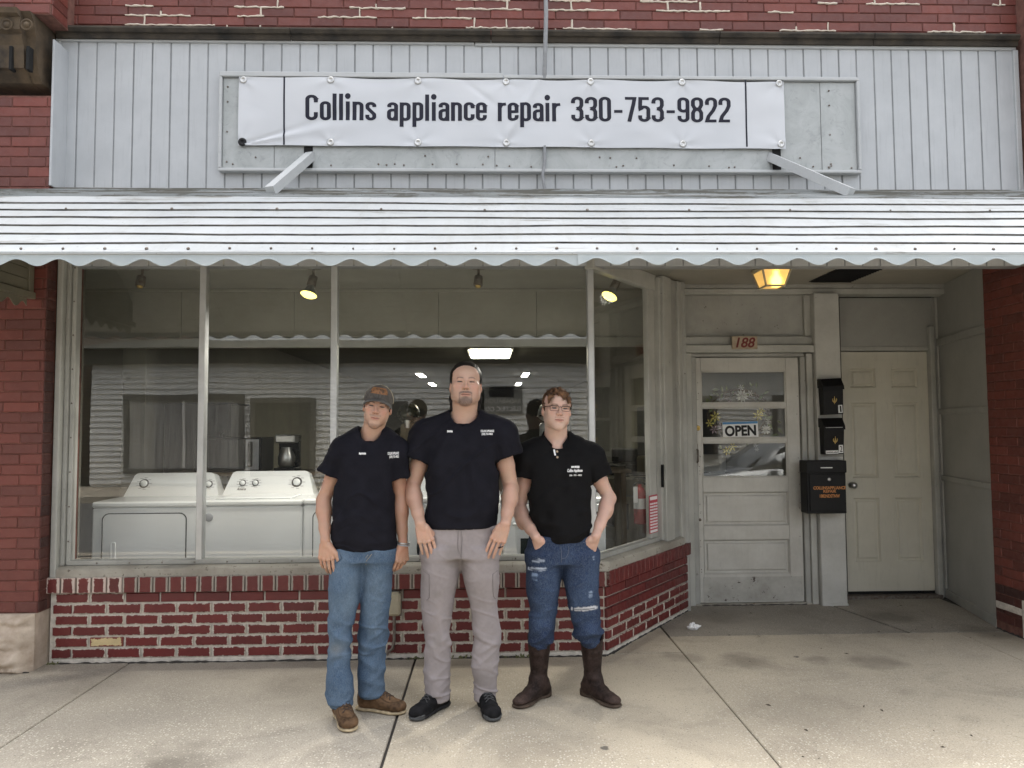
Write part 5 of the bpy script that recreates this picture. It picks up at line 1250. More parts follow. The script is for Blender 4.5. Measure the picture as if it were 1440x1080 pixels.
def carloft(prof_top, prof_bot, hw_fn, name, m, par, zoff=-.16):
    mb = MB(); n_ = len(prof_top); vs = []; sec = []
    for i in range(n_):
        x, zt2 = prof_top[i]; zb2 = prof_bot[i]; w1_, w2_ = hw_fn(x)
        s_ = [(-w1_, zb2), (-w1_*1.02, zb2+(zt2-zb2)*.5), (-w2_, zt2-.04), (-w2_*.8, zt2), (w2_*.8, zt2), (w2_, zt2-.04), (w1_*1.02, zb2+(zt2-zb2)*.5), (w1_, zb2)]
        vs += [(X0+x, YC+a, b+zoff) for a, b in s_]
    fs = []
    for i in range(n_-1):
        for q in range(8): fs.append((i*8+q, i*8+(q+1) % 8, (i+1)*8+(q+1) % 8, (i+1)*8+q))
    fs += [tuple(range(8)), tuple(range(n_*8-1, n_*8-9, -1))]
    return mb.add(vs, fs, True).build(name, m, par)
carloft(body[1:-1], [.30]*8, lambda x: (HW*(.86 if x < .1 or x > 4.25 else 1), HW*(.82 if x < .2 else .96)), 'body', M['silver'], car)
carloft(roof_, [.90]*7, lambda x: (HW*.95, HW*.72), 'cabin', M['silver'], car)
for s_ in (1, -1):
    yb, yt = YC+s_*(HW*.955+.004), YC+s_*(HW*.735+.012)
    def wq(pts, nm='side_window'):
        vs = [(X0+x, yb+(yt-yb)*((z-.95)/(1.44-.95)), z-.16) for x, z in pts]; vs2 = [(x, y+s_*.006, z) for x, y, z in vs]; n_ = len(vs)
        MB().add(vs+vs2, [tuple(range(n_)), tuple(range(2*n_-1, n_-1, -1))]+[(i, (i+1) % n_, n_+(i+1) % n_, n_+i) for i in range(n_)]).build(nm, M['car_glass'], car)
    wq([(1.45, .97), (1.72, 1.24), (2.02, 1.37), (2.50, 1.41), (2.50, .98)]); wq([(2.56, .98), (2.56, 1.41), (3.2, 1.39), (3.45, 1.32), (3.45, .99)]); wq([(3.5, .99), (3.5, 1.3), (3.72, 1.22), (3.86, 1.0)])
    mi = MB(); mi.box(X0+1.50, X0+1.68, YC+s_*HW*1.0, YC+s_*HW*1.22, .83, .95, .04); mi.build('wing_mirror', M['silver'], car)
    for x in (.85, 3.45):
        wt = MB().lathe([(.20, -.1), (.29, -.10), (.315, -.08), (.315, .08), (.29, .10), (.20, .1)], 28, Matrix.Translation((X0+x, YC+s_*(HW-.10), .155)) @ Matrix.Rotation(math.pi/2, 4, 'X')).build('wheel', M['tyre'], car)
        MB().lathe([(.0, -.07), (.19, -.075), (.20, -.09), (.20, .09), (.19, .075), (0, .07)], 24, Matrix.Translation((X0+x, YC+s_*(HW-.10), .155)) @ Matrix.Rotation(math.pi/2, 4, 'X')).build('rim', M['steel'], wt)
    MB().box(X0+.02, X0+.30, YC+s_*HW*.62, YC+s_*HW*.88, .47, .58, .03).build('headlight', M['glass_door'], car)
    MB().box(X0+4.22, X0+4.31, YC+s_*HW*.60, YC+s_*HW*.86, .62, .80, .02).build('tail_light', M['red'], car)
ws = [(X0+1.22, .96), (X0+1.64, 1.30)]
MB().add([(X0+1.235, YC-HW*.78, .80), (X0+1.235, YC+HW*.78, .80), (X0+1.84, YC+HW*.56, 1.238), (X0+1.84, YC-HW*.56, 1.238), (X0+1.245, YC-HW*.78, .78), (X0+1.245, YC+HW*.78, .78), (X0+1.85, YC+HW*.56, 1.22), (X0+1.85, YC-HW*.56, 1.22)], [(0, 1, 2, 3), (7, 6, 5, 4), (0, 4, 5, 1), (1, 5, 6, 2), (2, 6, 7, 3), (3, 7, 4, 0)]).build('windscreen', M['car_glass'], car)
MB().box(X0-.01, X0+.14, YC-HW*.84, YC+HW*.84, .10, .30, .05).build('bumper', M['plastic'], car); MB().box(X0+4.2, X0+4.32, YC-HW*.84, YC+HW*.84, .12, .34, .05).build('bumper', M['plastic'], car)
# ------------------------------------------------------------------ people: implicit surfaces meshed with surface nets
_tab = RNG.random((32, 32, 32)).astype(np.float32)*2-1
def vnoise(P, f=(1, 1, 1), seed=0.0):
    Q = P*np.array(f)+seed; i = np.floor(Q).astype(int); t = Q-i; t = t*t*(3-2*t); i &= 31; j = (i+1) & 31
    a = lambda p, q, r_: _tab[p, q, r_]
    x0, y0, z0 = i.T; x1, y1, z1 = j.T; tx, ty, tz = t.T
    c00 = a(x0, y0, z0)*(1-tx)+a(x1, y0, z0)*tx; c10 = a(x0, y1, z0)*(1-tx)+a(x1, y1, z0)*tx
    c01 = a(x0, y0, z1)*(1-tx)+a(x1, y0, z1)*tx; c11 = a(x0, y1, z1)*(1-tx)+a(x1, y1, z1)*tx
    return (c00*(1-ty)+c10*ty)*(1-tz)+(c01*(1-ty)+c11*ty)*tz
class Vol:
    def __init__(s, lo, hi, h):
        s.lo = np.array(lo, float); s.h = h; s.n = np.ceil((np.array(hi, float)-s.lo)/h).astype(int)+1
        s.D = np.full(s.n, .5, np.float32)
    def sub(s, lo, hi):
        a = np.clip(np.floor((np.array(lo)-s.lo)/s.h).astype(int), 0, s.n-1); b = np.clip(np.ceil((np.array(hi)-s.lo)/s.h).astype(int)+1, a+1, s.n)
        ax = [(s.lo[i]+s.h*np.arange(a[i], b[i])).astype(np.float32) for i in range(3)]
        return (slice(a[0], b[0]), slice(a[1], b[1]), slice(a[2], b[2])), ax[0][:, None, None], ax[1][None, :, None], ax[2][None, None, :]
    def app(s, sl, d, k, op):
        A_ = s.D[sl]
        if op == 's': A_ = -A_
        if k > 0:
            h = np.clip(.5+.5*(d-A_)/k, 0, 1); R_ = d+(A_-d)*h-k*h*(1-h)
        else: R_ = np.minimum(A_, d)
        s.D[sl] = -R_ if op == 's' else R_
    def cone(s, a, b, ra, rb, k=.01, op='u'):
        a = np.array(a, float); b = np.array(b, float); m = max(ra, rb)+k+.012
        sl, x, y, z = s.sub(np.minimum(a, b)-m, np.maximum(a, b)+m); u = b-a; L = max(u@u, 1e-9)
        t = np.clip(((x-a[0])*u[0]+(y-a[1])*u[1]+(z-a[2])*u[2])/L, 0, 1)
        d = np.sqrt((x-a[0]-t*u[0])**2+(y-a[1]-t*u[1])**2+(z-a[2]-t*u[2])**2)-(ra+(rb-ra)*t)
        s.app(sl, d, k, op)
    def chain(s, pts, rs, k=.01, op='u'):
        for i in range(len(pts)-1): s.cone(pts[i], pts[i+1], rs[i], rs[i+1], k if i == 0 else min(k, .012), op)
    def ell(s, c, r_, k=.01, op='u', R=None):
        c = np.array(c, float); r_ = np.array(r_, float); m = (max(r_) if R is not None else r_)+k+.012
        sl, x, y, z = s.sub(c-m, c+m); X, Y, Z = x-c[0], y-c[1], z-c[2]
        if R is not None: X, Y, Z = (R[0][0]*X+R[1][0]*Y+R[2][0]*Z, R[0][1]*X+R[1][1]*Y+R[2][1]*Z, R[0][2]*X+R[1][2]*Y+R[2][2]*Z)
        k0 = np.sqrt((X/r_[0])**2+(Y/r_[1])**2+(Z/r_[2])**2); k1 = np.sqrt((X/r_[0]**2)**2+(Y/r_[1]**2)**2+(Z/r_[2]**2)**2)+1e-6
        s.app(sl, k0*(k0-1)/k1, k, op)
    def loft(s, rows, k=.02, op='u', n=2.2, cap=.006):
        """rows: (z, cx, cy, a, b)"""
        rows = sorted(rows); Z = [q[0] for q in rows]; A_ = np.array(rows)
        lo = (min(A_[:, 1]-A_[:, 3])-k-.02, min(A_[:, 2]-A_[:, 4])-k-.02, Z[0]-k-.02); hi = (max(A_[:, 1]+A_[:, 3])+k+.02, max(A_[:, 2]+A_[:, 4])+k+.02, Z[-1]+k+.02)
        sl, x, y, z = s.sub(lo, hi); zz = z.ravel()
        def ip(c):
            zi = np.clip(zz, Z[0], Z[-1]); v = np.interp(zi, Z, A_[:, c])      # softened piecewise interpolation
            w_ = .025; v = .5*v+.25*np.interp(np.clip(zi-w_, Z[0], Z[-1]), Z, A_[:, c])+.25*np.interp(np.clip(zi+w_, Z[0], Z[-1]), Z, A_[:, c]); return v[None, None, :]
        cx, cy, a, b = ip(1), ip(2), ip(3), ip(4)
        d = ((np.abs((x-cx)/a)**n+np.abs((y-cy)/b)**n)**(1/n)-1)*np.minimum(a, b)
        e = np.maximum(z-Z[-1], Z[0]-z)+0*d
        d = np.maximum(d, e) if cap <= 0 else np.where((d > -cap) & (e > -cap), np.sqrt(np.maximum(d+cap, 0)**2+np.maximum(e+cap, 0)**2)-cap, np.maximum(d, e))
        s.app(sl, d, k, op)
    def half(s, p, n_, k=.004):      # keep the side opposite to n_
        sl, x, y, z = s.sub(s.lo, s.lo+s.h*s.n); d = (x-p[0])*n_[0]+(y-p[1])*n_[1]+(z-p[2])*n_[2]
        s.D = np.maximum(s.D, d.astype(np.float32))
    def mesh(s):
        D = s.D; I = D < 0; C = np.zeros(np.array(D.shape)-1, np.int8)
        for i in (0, 1):
            for j in (0, 1):
                for k in (0, 1): C += I[i:D.shape[0]-1+i, j:D.shape[1]-1+j, k:D.shape[2]-1+k]
        act = (C > 0) & (C < 8); idx = np.argwhere(act); ID = np.full(C.shape, -1, np.int32); ID[act] = np.arange(len(idx))
        acc = np.zeros((len(idx), 3)); cnt = np.zeros(len(idx))
        for ax in range(3):
            o = [q for q in range(3) if q != ax]
            for p in (0, 1):
                for q in (0, 1):
                    a = np.zeros(3, int); a[o[0]] = p; a[o[1]] = q; b = a.copy(); b[ax] = 1
                    va = D[tuple((idx+a).T)]; vb = D[tuple((idx+b).T)]; m = (va < 0) != (vb < 0)
                    t = np.where(m, va/np.where(m, va-vb, 1), 0); P = a[None]+0.0*idx; P[:, ax] += t
                    acc += P*m[:, None]; cnt += m
        V = s.lo+s.h*(idx+acc/cnt[:, None]); F = []
        for ax in range(3):
            o = [(ax+1) % 3, (ax+2) % 3]; sl0 = [slice(None)]*3; sl1 = [slice(None)]*3; sl0[ax] = slice(0, -1); sl1[ax] = slice(1, None)
            for q in o: sl0[q] = slice(1, -1); sl1[q] = slice(1, -1)
            A_, B_ = I[tuple(sl0)], I[tuple(sl1)]; ch = np.argwhere(A_ != B_)
            if not len(ch): continue
            base = ch.copy()
            for q in o: base[:, q] += 1
            fl = A_[tuple(ch.T)]
            def cid(du, dv):
                c = base.copy(); c[:, o[0]] += du; c[:, o[1]] += dv; return ID[tuple(c.T)]
            Q = np.stack([cid(-1, -1), cid(0, -1), cid(0, 0), cid(-1, 0)], 1); Q[~fl] = Q[~fl][:, ::-1]; F.append(Q)
        return V, np.concatenate(F)
def vnorm(V, F):
    n_ = np.cross(V[F[:, 2]]-V[F[:, 0]], V[F[:, 3]]-V[F[:, 1]]); N_ = np.zeros_like(V)
    for q in range(4): np.add.at(N_, F[:, q], n_)
    return N_/(np.linalg.norm(N_, axis=1)[:, None]+1e-9)
def relax(V, F, it=1, w=.5):
    for _ in range(it):
        S_ = np.zeros_like(V); c = np.zeros(len(V))
        for a, b in ((0, 1), (1, 2), (2, 3), (3, 0)):
            np.add.at(S_, F[:, a], V[F[:, b]]); np.add.at(S_, F[:, b], V[F[:, a]]); np.add.at(c, F[:, a], 1); np.add.at(c, F[:, b], 1)
        V = V*(1-w)+w*S_/c[:, None]
    return V
def np_obj(name, parts, m, parent, color=None):
    Vs, Fs, n_ = [], [], 0
    for V, F in parts: Vs.append(V); Fs.append(F+n_); n_ += len(V)
    V = np.concatenate(Vs); F = np.concatenate(Fs); me = bpy.data.meshes.new(name)
    me.vertices.add(len(V)); me.vertices.foreach_set('co', V.astype(np.float32).ravel()); me.loops.add(F.size); me.loops.foreach_set('vertex_index', F.astype(np.int32).ravel())
    me.polygons.add(len(F)); me.polygons.foreach_set('loop_start', np.arange(len(F), dtype=np.int32)*4); me.polygons.foreach_set('loop_total', np.full(len(F), 4, np.int32))
    me.update(calc_edges=True); me.validate(); smooth(me); me.materials.append(m)
    if color is not None:
        at_ = me.color_attributes.new('tone', 'FLOAT_COLOR', 'POINT'); c4 = np.ones((len(V), 4), np.float32); c4[:, :3] = color; at_.data.foreach_set('color', c4.ravel())
    return link(bpy.data.objects.new(name, me), parent)
def tone_mat(name, rough=.5, sss=0.0, bump=.1, bs=400, weave=None, sheen=0.0):
    k = N(name); a = k.n('Attribute', attribute_name='tone'); p = k.pos(); col = a.outputs['Color']
    n1 = k.noise(p, bs*.35, 4, .65); col = k.mix(k.math('MULTIPLY', k.ramp(n1, .35, .65), .14 if weave is None else .22), col, k.mix(1.0, col, (.62, .55, .52, 1), 'MULTIPLY'))
    if weave: col = k.mix(k.math('MULTIPLY', k.ramp(k.noise(p, 500, 3, .6, (1, 1, .25)), .45, .62), weave), col, (.55, .62, .70, 1))
    k.bump(k.noise(p, bs, 4, .6), bump, .0015)
    if sss: k.put(k.b.inputs['Subsurface Weight'], sss); k.put(k.b.inputs['Subsurface Radius'], (.010, .004, .002)); k.put(k.b.inputs['Subsurface Scale'], .5)
    if sheen: k.put(k.b.inputs['Sheen Weight'], sheen); k.put(k.b.inputs['Sheen Roughness'], .5)
    return k.fin(col, rough, 0.0, .5 if sss else .12)
MSK = tone_mat('skin', .48, .25, .12, 600); MDN = tone_mat('denim', .85, 0, .35, 700, .10); MCL = tone_mat('cotton', .92, 0, .35, 900, None, 0); MHR = tone_mat('hair', .5, 0, .25, 900); MLE = tone_mat('leather', .55, 0, .35, 260)
def V3(*a): return np.array(a, float)
def pw(px, py, Y): return np.array(at(px, py, Y))
G = lambda x, c, w: np.exp(-((x-c)/w)**2)
def unit(v): return v/np.linalg.norm(v)
# ---- a hand on the end of a forearm
def add_hand(v, Wp, d, t, nrm, curls, s=1.0, thumb=(.62, .55, .35), tcurl=.5, spread=.015):
    d = unit(d); t = unit(t-d*(t@d)); nrm = unit(nrm-d*(nrm@d)-t*(nrm@t))
    kx = [.0325, .0112, -.0105, -.0310]; kd = [.080, .084, .080, .071]; wx = [.017, .006, -.006, -.016]
    seg = [(.041, .025, .021), (.045, .028, .022), (.042, .026, .021), (.033, .020, .018)]; rad = [.0087, .0089, .0085, .0076]
    v.ell(Wp+d*.045*s-nrm*.001, (.034*s, .014*s, .042*s), .010, 'u', np.stack([t, nrm, -d], 1))
    for i in range(4):
        K = Wp+d*kd[i]*s+t*kx[i]*s
        v.cone(Wp+t*wx[i]*s+d*.01, K, .0160*s, .0108*s, .006); v.ell(K-nrm*.003*s, (.0105*s,)*3, .004)
        dd = unit(d+t*kx[i]*spread*40*.6); p = K; ang = 0
        for j in range(3):
            ang += curls[i][j]; q = dd*math.cos(ang)+nrm*math.sin(ang); p2 = p+q*seg[i][j]*s
            v.cone(p, p2, rad[i]*s*(1-.09*j), rad[i]*s*(1-.09*(j+1)), .0015); p = p2
    b0 = Wp+d*.022*s+t*.020*s; dv = unit(d*thumb[0]+t*thumb[1]+nrm*thumb[2]); b1 = b0+dv*.046*s
    v.cone(b0, b1, .0165*s, .0135*s, .012)
    d2 = unit(dv*(1-tcurl)+(d*.9-t*.15+nrm*.25)*tcurl); b2 = b1+d2*.034*s; v.cone(b1, b2, .0125*s, .0108*s, .005)
    d3 = unit(d2*.6+(d*.9-t*.3+nrm*.2)*.4); v.cone(b2, b2+d3*.025*s, .0108*s, .0088*s, .004)
def arm(sh, el, wr, ru, rf, hand, s=1.0, h=.0025):
    inn = np.array((.08 if el[0] < sh[0] else -.08, 0, -.02)); pts = np.array([sh, el, wr, sh+inn]); lo = pts.min(0)-.075; hi = pts.max(0)+.075; tip = wr+unit(hand['d'])*.2; lo = np.minimum(lo, tip-.06); hi = np.maximum(hi, tip+.06)
    v = Vol(lo, hi, h); m = el+(wr-el)*.30; ax = unit(wr-el)
    v.cone(sh+inn, sh, ru*.9, ru*.95, .02); v.chain([sh, sh+(el-sh)*.55, el], [ru*1.08, ru, ru*.82], .02); v.chain([el, m, el+(wr-el)*.7, wr, wr+unit(hand['d'])*.02], [ru*.80, rf, rf*.80, rf*.62, rf*.60], .02)
    v.ell(el+(wr-el)*.24, (rf*1.0, rf*.95, .07), .02, 'u', None)
    add_hand(v, wr+unit(hand['d'])*.012, s=s, **hand)
    return v.mesh()
SKIN = {}
def skin_tone(V, base, N_=None):
    c = np.tile(np.array(base), (len(V), 1)); q = vnoise(V, (45, 45, 45), 3.3)*.5+vnoise(V, (14, 14, 14), 9.1)*.5
    c *= (1+.08*q)[:, None]; c[:, 0] *= 1+.05*vnoise(V, (22, 22, 22), 5.7); return c
# ---- head
def head(o, R, s, face, base, neck_to, neck_r):
    """o: centre of the head, R: rotation (columns right, back, up), s: size. Returns mesh and colours"""
    v = Vol((-.105, -.135, -.27), (.105, .13, .14), .0024); fw = face.get('fw', 1.0); jw = face.get('jw', 1.0)
    v.ell((0, .014, .036), (.0745*fw, .094, .079), .02); v.ell((0, -.012, .045), (.066*fw, .079, .06), .03)
    v.ell((0, -.020, -.022), (.063*fw, .070, .072), .03)
    for q in (-1, 1):
        v.cone((q*.053*fw*jw, .012, -.028), (q*.0445*fw*jw, -.012, -.067), .020, .017, .03); v.cone((q*.0445*fw*jw, -.012, -.067), (q*.013*jw, -.066, -.100), .017, .0155, .028)
        v.ell((q*.044*fw, -.062, -.012), (.022, .018, .017), .022); v.ell((q*.034*fw*jw, -.046, -.046), (.024, .028, .034), .03)
    v.ell((0, -.055, -.060), (.040*jw, .038, .046), .025); v.ell((0, -.072, -.098), (.024*jw, .018, .017), .022)
    v.cone((-.034*fw, -.082, .021), (.034*fw, -.082, .021), .009, .009, .018)
    for q in (-1, 1):
        v.ell((q*.032*fw, -.0975, .004), (.017, .013, .0098), .012, 's'); v.ell((q*.0315*fw, -.0765, .0035), (.0145, .0135, .0115), .004)
        v.cone((q*.019*fw, -.0905, .0105), (q*.044*fw, -.0835, .0085), .0034, .0030, .005)      # upper lid
        v.cone((q*.020*fw, -.0880, -.0035), (q*.043*fw, -.0820, -.0025), .0032, .0028, .006)
    nw_ = face.get('nw', 1.0); v.cone((0, -.088, .014), (0, -.1075, -.022), .0078*nw_, .0102*nw_, .010); v.ell((0, -.1105, -.0250), (.0105*nw_, .0100, .0090), .007)
    for q in (-1, 1): v.ell((q*.0125, -.0995, -.0285), (.0085, .0105, .0075), .006); v.ell((q*.0065, -.1085, -.0365), (.0035, .006, .003), .003, 's')
    v.ell((0, -.0905, -.0585), (.0235, .0085, .0060), .006); v.ell((0, -.0895, -.0695), (.0195, .0085, .0065), .006)
    for x in (-.016, 0, .016): v.ell((x, -.099+abs(x)*.22, -.0635+abs(x)*.10*face.get('smile', 1)), (.011, .006, .0016), .003, 's')
    for q in (-1, 1):
        v.ell((q*.0755*fw, .016, -.006), (.009, .0185, .030), .006, 'u', np.array(Matrix.Rotation(-.18*q, 3, 'Z') @ Matrix.Rotation(.12*q, 3, 'Y')).T); v.ell((q*.083*fw, .010, -.002), (.006, .010, .017), .004, 's')
    Ri = R.T; nt = Ri @ (neck_to-o)/s
    v.cone((0, .020, -.055), nt, neck_r/s*.95, neck_r/s*1.06, .02); v.cone(nt, nt+np.array((0, .01, -.10)), neck_r/s*1.06, neck_r/s*1.3, .02)
    if face.get('chest'): v.ell(nt+np.array((0, -.050, -.045)), (.055, .036, .055), .02)
    for q in (-1, 1): v.cone((q*.052, .03, -.05), nt+np.array((q*.022, -.042, -.0)), .012, .012, .02)
    V, F = v.mesh(); V = relax(V, F, 1, .35); x, y, z = V.T; c = skin_tone(V, base); fr = np.clip((-y-.035)/.03, 0, 1)
    def put(m, col): 
        nonlocal c
        m = np.clip(m, 0, 1)[:, None]; c = c*(1-m)+np.array(col)*m
    put(.42*fr*(G(x, .043, .020)+G(x, -.043, .020))*G(z, -.024, .020), np.array(base)*(1.02, .66, .62)); put(.40*fr*G(x, 0, .014)*G(z, -.026, .014), np.array(base)*(1.0, .66, .60))
    put(.55*(np.abs(x) > .074*fw)*G(z, -.004, .03), np.array(base)*(.98, .66, .60))
    hr = np.array(face['brow']); n1 = .5+.5*vnoise(V, (420, 300, 420), 1.0)
    for q in (-1, 1):
        xx = x*q; zb = .0235+.003*np.sin((xx-.012)/.038*3.14)-.07*np.maximum(xx-.042, 0)
        put(face.get('bs', .8)*fr*np.clip(1.6-np.abs(z-zb)/.0034, 0, 1)*np.clip((xx-.010)/.006, 0, 1)*np.clip((.052-xx)/.008, 0, 1)*(.6+.4*n1), hr)
        ze = .0030; ex = (xx-.0315*fw)/.0135; op_ = face.get('open', .0034); el_ = np.clip(1-ex**2, 0, 1); dz = (z-ze)/(op_*np.sqrt(el_)+1e-5)
        eye = fr*(el_ > 0)*np.clip(2.2-2*np.abs(dz), 0, 1); put(eye*.8, (.34, .29, .26)); put(eye*np.clip(2.5-np.abs(ex+.05)*2.9, 0, 1), face.get('iris', (.035, .022, .015)))
        put(.95*fr*np.clip(1.6-np.abs(z-(ze+op_*np.sqrt(el_)+.0008))/.0019, 0, 1)*np.clip((1.1-np.abs(ex))*6, 0, 1), (.022, .013, .010)); put(.4*fr*np.clip(1.5-np.abs(z-.0125)/.0022, 0, 1)*np.clip((1.05-np.abs(ex))*3, 0, 1), np.array(base)*(.5, .36, .33)); put(.22*fr*G(z, -.007, .005)*G(xx, .031, .016), np.array(base)*(.72, .52, .5))
        put(.75*fr*G(xx, .0065, .004)*G(z, -.0365, .0032), (.07, .025, .018))
    lip = fr*np.clip(1.35-np.sqrt((x/.0235)**2+((z+.0640)/.0085)**2), 0, 1)*2.2; put(np.clip(lip, 0, 1)*.60, np.array(base)*(.80, .46, .44))
    zm = -.0635+np.abs(x)*.10*face.get('smile', 1); put(.85*fr*np.clip(1.4-np.abs(z-zm)/.0016, 0, 1)*(np.abs(x) < .026), (.10, .035, .028))
    for m, col, st_ in face.get('hair', []): put(np.clip(m(x, y, z), 0, 1)*st_*(.55+.45*n1), col)
    return (o+s*(V @ R.T)), F, c
def rot(yaw, pitch, roll):      # head frame columns: right, back, up (degrees); roll > 0 leans the crown towards image right
    return np.array(Matrix.Rotation(math.radians(roll), 3, 'Y') @ Matrix.Rotation(math.radians(yaw), 3, 'Z') @ Matrix.Rotation(math.radians(pitch), 3, 'X'))
def hairmesh(fn, o, R, s, col, lo=(-.12, -.14, -.17), hi=(.12, .15, .15), h=.003, amp=.0045, f=(90, 30, 60), col2=None):
    v = Vol(lo, hi, h); fn(v); V, F = v.mesh(); N_ = vnorm(V, F); n1 = vnoise(V, f, 2.2); n2 = vnoise(V, tuple(q*2.3 for q in f), 7.7)
    V = V+N_*((n1*.7+n2*.5)*amp)[:, None]; c = np.array(col)*(1+.45*n2+.3*n1)[:, None]
    if col2 is not None: t = np.clip(.5+.8*n1, 0, 1)[:, None]*np.clip((V[:, 2:3]+.02)/.09, 0, 1); c = c*(1-t)+np.array(col2)*t*(1+.3*n2)[:, None]
    return (o+s*(V @ R.T)), F, np.clip(c, .002, 1)
# ---- clothes
def leg_rows(L, yfun):
    out = []
    for py, xl, xr in L:
        Yc = yfun(py); a = pw(xl, py, Yc); b = pw(xr, py, Yc); out.append((a[2], (a[0]+b[0])/2, Yc, (b[0]-a[0])/2, (b[0]-a[0])/2))
    return out
def trousers(hip, legs, Y0, feetY, depth, fold, colfn, m, parent, name='trousers', h=.005, kk=.03, top_cut=None, hemcut=True):
    allp = [pw(q[1], q[0], Y0) for L in [hip]+legs for q in L]+[pw(q[2], q[0], Y0) for L in [hip]+legs for q in L]; A_ = np.array(allp)
    v = Vol((A_[:, 0].min()-.05, min([Y0]+feetY)-.22, A_[:, 2].min()-.04), (A_[:, 0].max()+.05, max([Y0]+feetY)+.22, A_[:, 2].max()+.03), h)
    hr_ = leg_rows(hip, lambda py: Y0); hr_ = [(z, cx, cy, a, depth) for z, cx, cy, a, b in hr_]; v.loft(hr_, .02, n=2.4)
    hems = []
    for L, fy in zip(legs, feetY):
        y0, y1 = L[0][0], L[-1][0]; rows = leg_rows(L, lambda py: Y0+(fy-Y0)*((py-y0)/(y1-y0))); rows = [(z, cx, cy, a, a*1.08+.012*(z > rows[0][0]-.25)) for z, cx, cy, a, b in rows]
        v.loft(rows, kk if kk else .03, n=2.1, cap=.004); z, cx, cy, a, b = rows[-1]; hems.append((z, cx, cy, a, b))
    for z, cx, cy, a, b in hems:
        if hemcut: v.loft([(z-.03, cx, cy, a-.006, b-.006), (z+.035, cx, cy, a-.008, b-.008)], .003, 's', cap=0)
    V, F = v.mesh(); N_ = vnorm(V, F); V = V+N_*fold(V)[:, None]; V = relax(V, F, 1, .25); np_obj(name, [(V, F)], m, parent, colfn(V)); return V, F
def shirt(rows, depth, Y0, neck, collar_r, shL, shR, slL, slR, r_sh, r_sl, fold, base, parent, name='shirt', h=.0045, vneck=None, hemwave=None):
    R_ = [];
    for row in rows:
        py, xl, xr = row[:3]; dp = row[3] if len(row) > 3 else depth; a = pw(xl, py, Y0); b = pw(xr, py, Y0); R_.append((a[2], (a[0]+b[0])/2, Y0+(row[4] if len(row) > 4 else 0), (b[0]-a[0])/2, dp))
    A_ = np.array([[r_[1]-r_[3], r_[0]] for r_ in R_]+[[r_[1]+r_[3], r_[0]] for r_ in R_]+[[q[0], q[2]] for q in (shL, shR, slL, slR)])
    v = Vol((A_[:, 0].min()-.12, Y0-.24, A_[:, 1].min()-.03), (A_[:, 0].max()+.12, Y0+.24, max(A_[:, 1].max(), neck[2])+.09), h)
    v.loft(R_, .03, n=2.5, cap=.01)
    for sh, sl in ((shL, slL), (shR, slR)):
        inn = np.array((neck[0]+(sh[0]-neck[0])*.35, Y0+.01, neck[2]-.012)); v.cone(inn, sh, .050, r_sh, .045); v.cone(inn-np.array((0, 0, .06)), sh-np.array((0, 0, .02)), .075, r_sh, .04)
        v.cone(sh, sl, r_sh, r_sl, .025); d = unit(sl-sh)
        # cut the sleeve end square and hollow it
        e = sl; v.cone(e+d*r_sl*1.02, e+d*r_sl*1.6, r_sl*1.25, r_sl*1.25, .002, 's') if False else None
        sl_, x, y, z = v.sub(e-r_sl*1.6, e+r_sl*2.4); cut = -((x-e[0])*d[0]+(y-e[1])*d[1]+(z-e[2])*d[2]); dist = np.sqrt((x-e[0])**2+(y-e[1])**2+(z-e[2])**2)-r_sl*1.5
        A2 = v.D[sl_]; v.D[sl_] = np.where(dist < 0, np.maximum(A2, -cut), A2); v.cone(e-d*.03, e+d*.05, r_sl-.007, r_sl-.006, .003, 's')
    nk = np.array(neck); v.cone(nk+np.array((0, -.012, -.012)), nk+np.array((0, .0, .12)), collar_r, collar_r*1.05, .006, 's'); v.cone(nk+np.array((0, -.035, -.004)), nk+np.array((0, -.075, .09)), collar_r*.86, collar_r*1.1, .01, 's')
    if vneck: v.cone(nk+np.array((0, -.100, -.066)), nk+np.array((0, -.085, .045)), .006, .056, .005, 's')
    z, cx, cy, a, b = min(R_); v.loft([(z-.03, cx, cy, a-.007, b-.007), (z+.04, cx, cy, a-.009, b-.009)], .003, 's', n=2.5, cap=0)
    V, F = v.mesh(); N_ = vnorm(V, F); V = V+N_*(fold(V)*np.clip((V[:, 2]-min(R_)[0])/.05, .25, 1))[:, None]; V = relax(V, F, 1, .25)
    zt0 = R_[-1][0] if hemwave is None else 0
    c = np.array(base)*(1+.18*vnoise(V, (25, 25, 25), 4.0)+.10*vnoise(V, (200, 200, 200), 1.0))[:, None]
    ob_ = np_obj(name, [(V, F)], MCL, parent, np.clip(c, .001, 1)); return ob_, V, F
def proj(V, F):
    bv = BVHTree.FromPolygons([tuple(p) for p in V], [tuple(f) for f in F])
    def f(p):
        h_ = bv.ray_cast(Vector((p[0], 2.0, p[2])), Vector((0, 1, 0))); return (p[0], (h_[0].y if h_[0] else 3.9)-.0015+p[1], p[2])
    return f
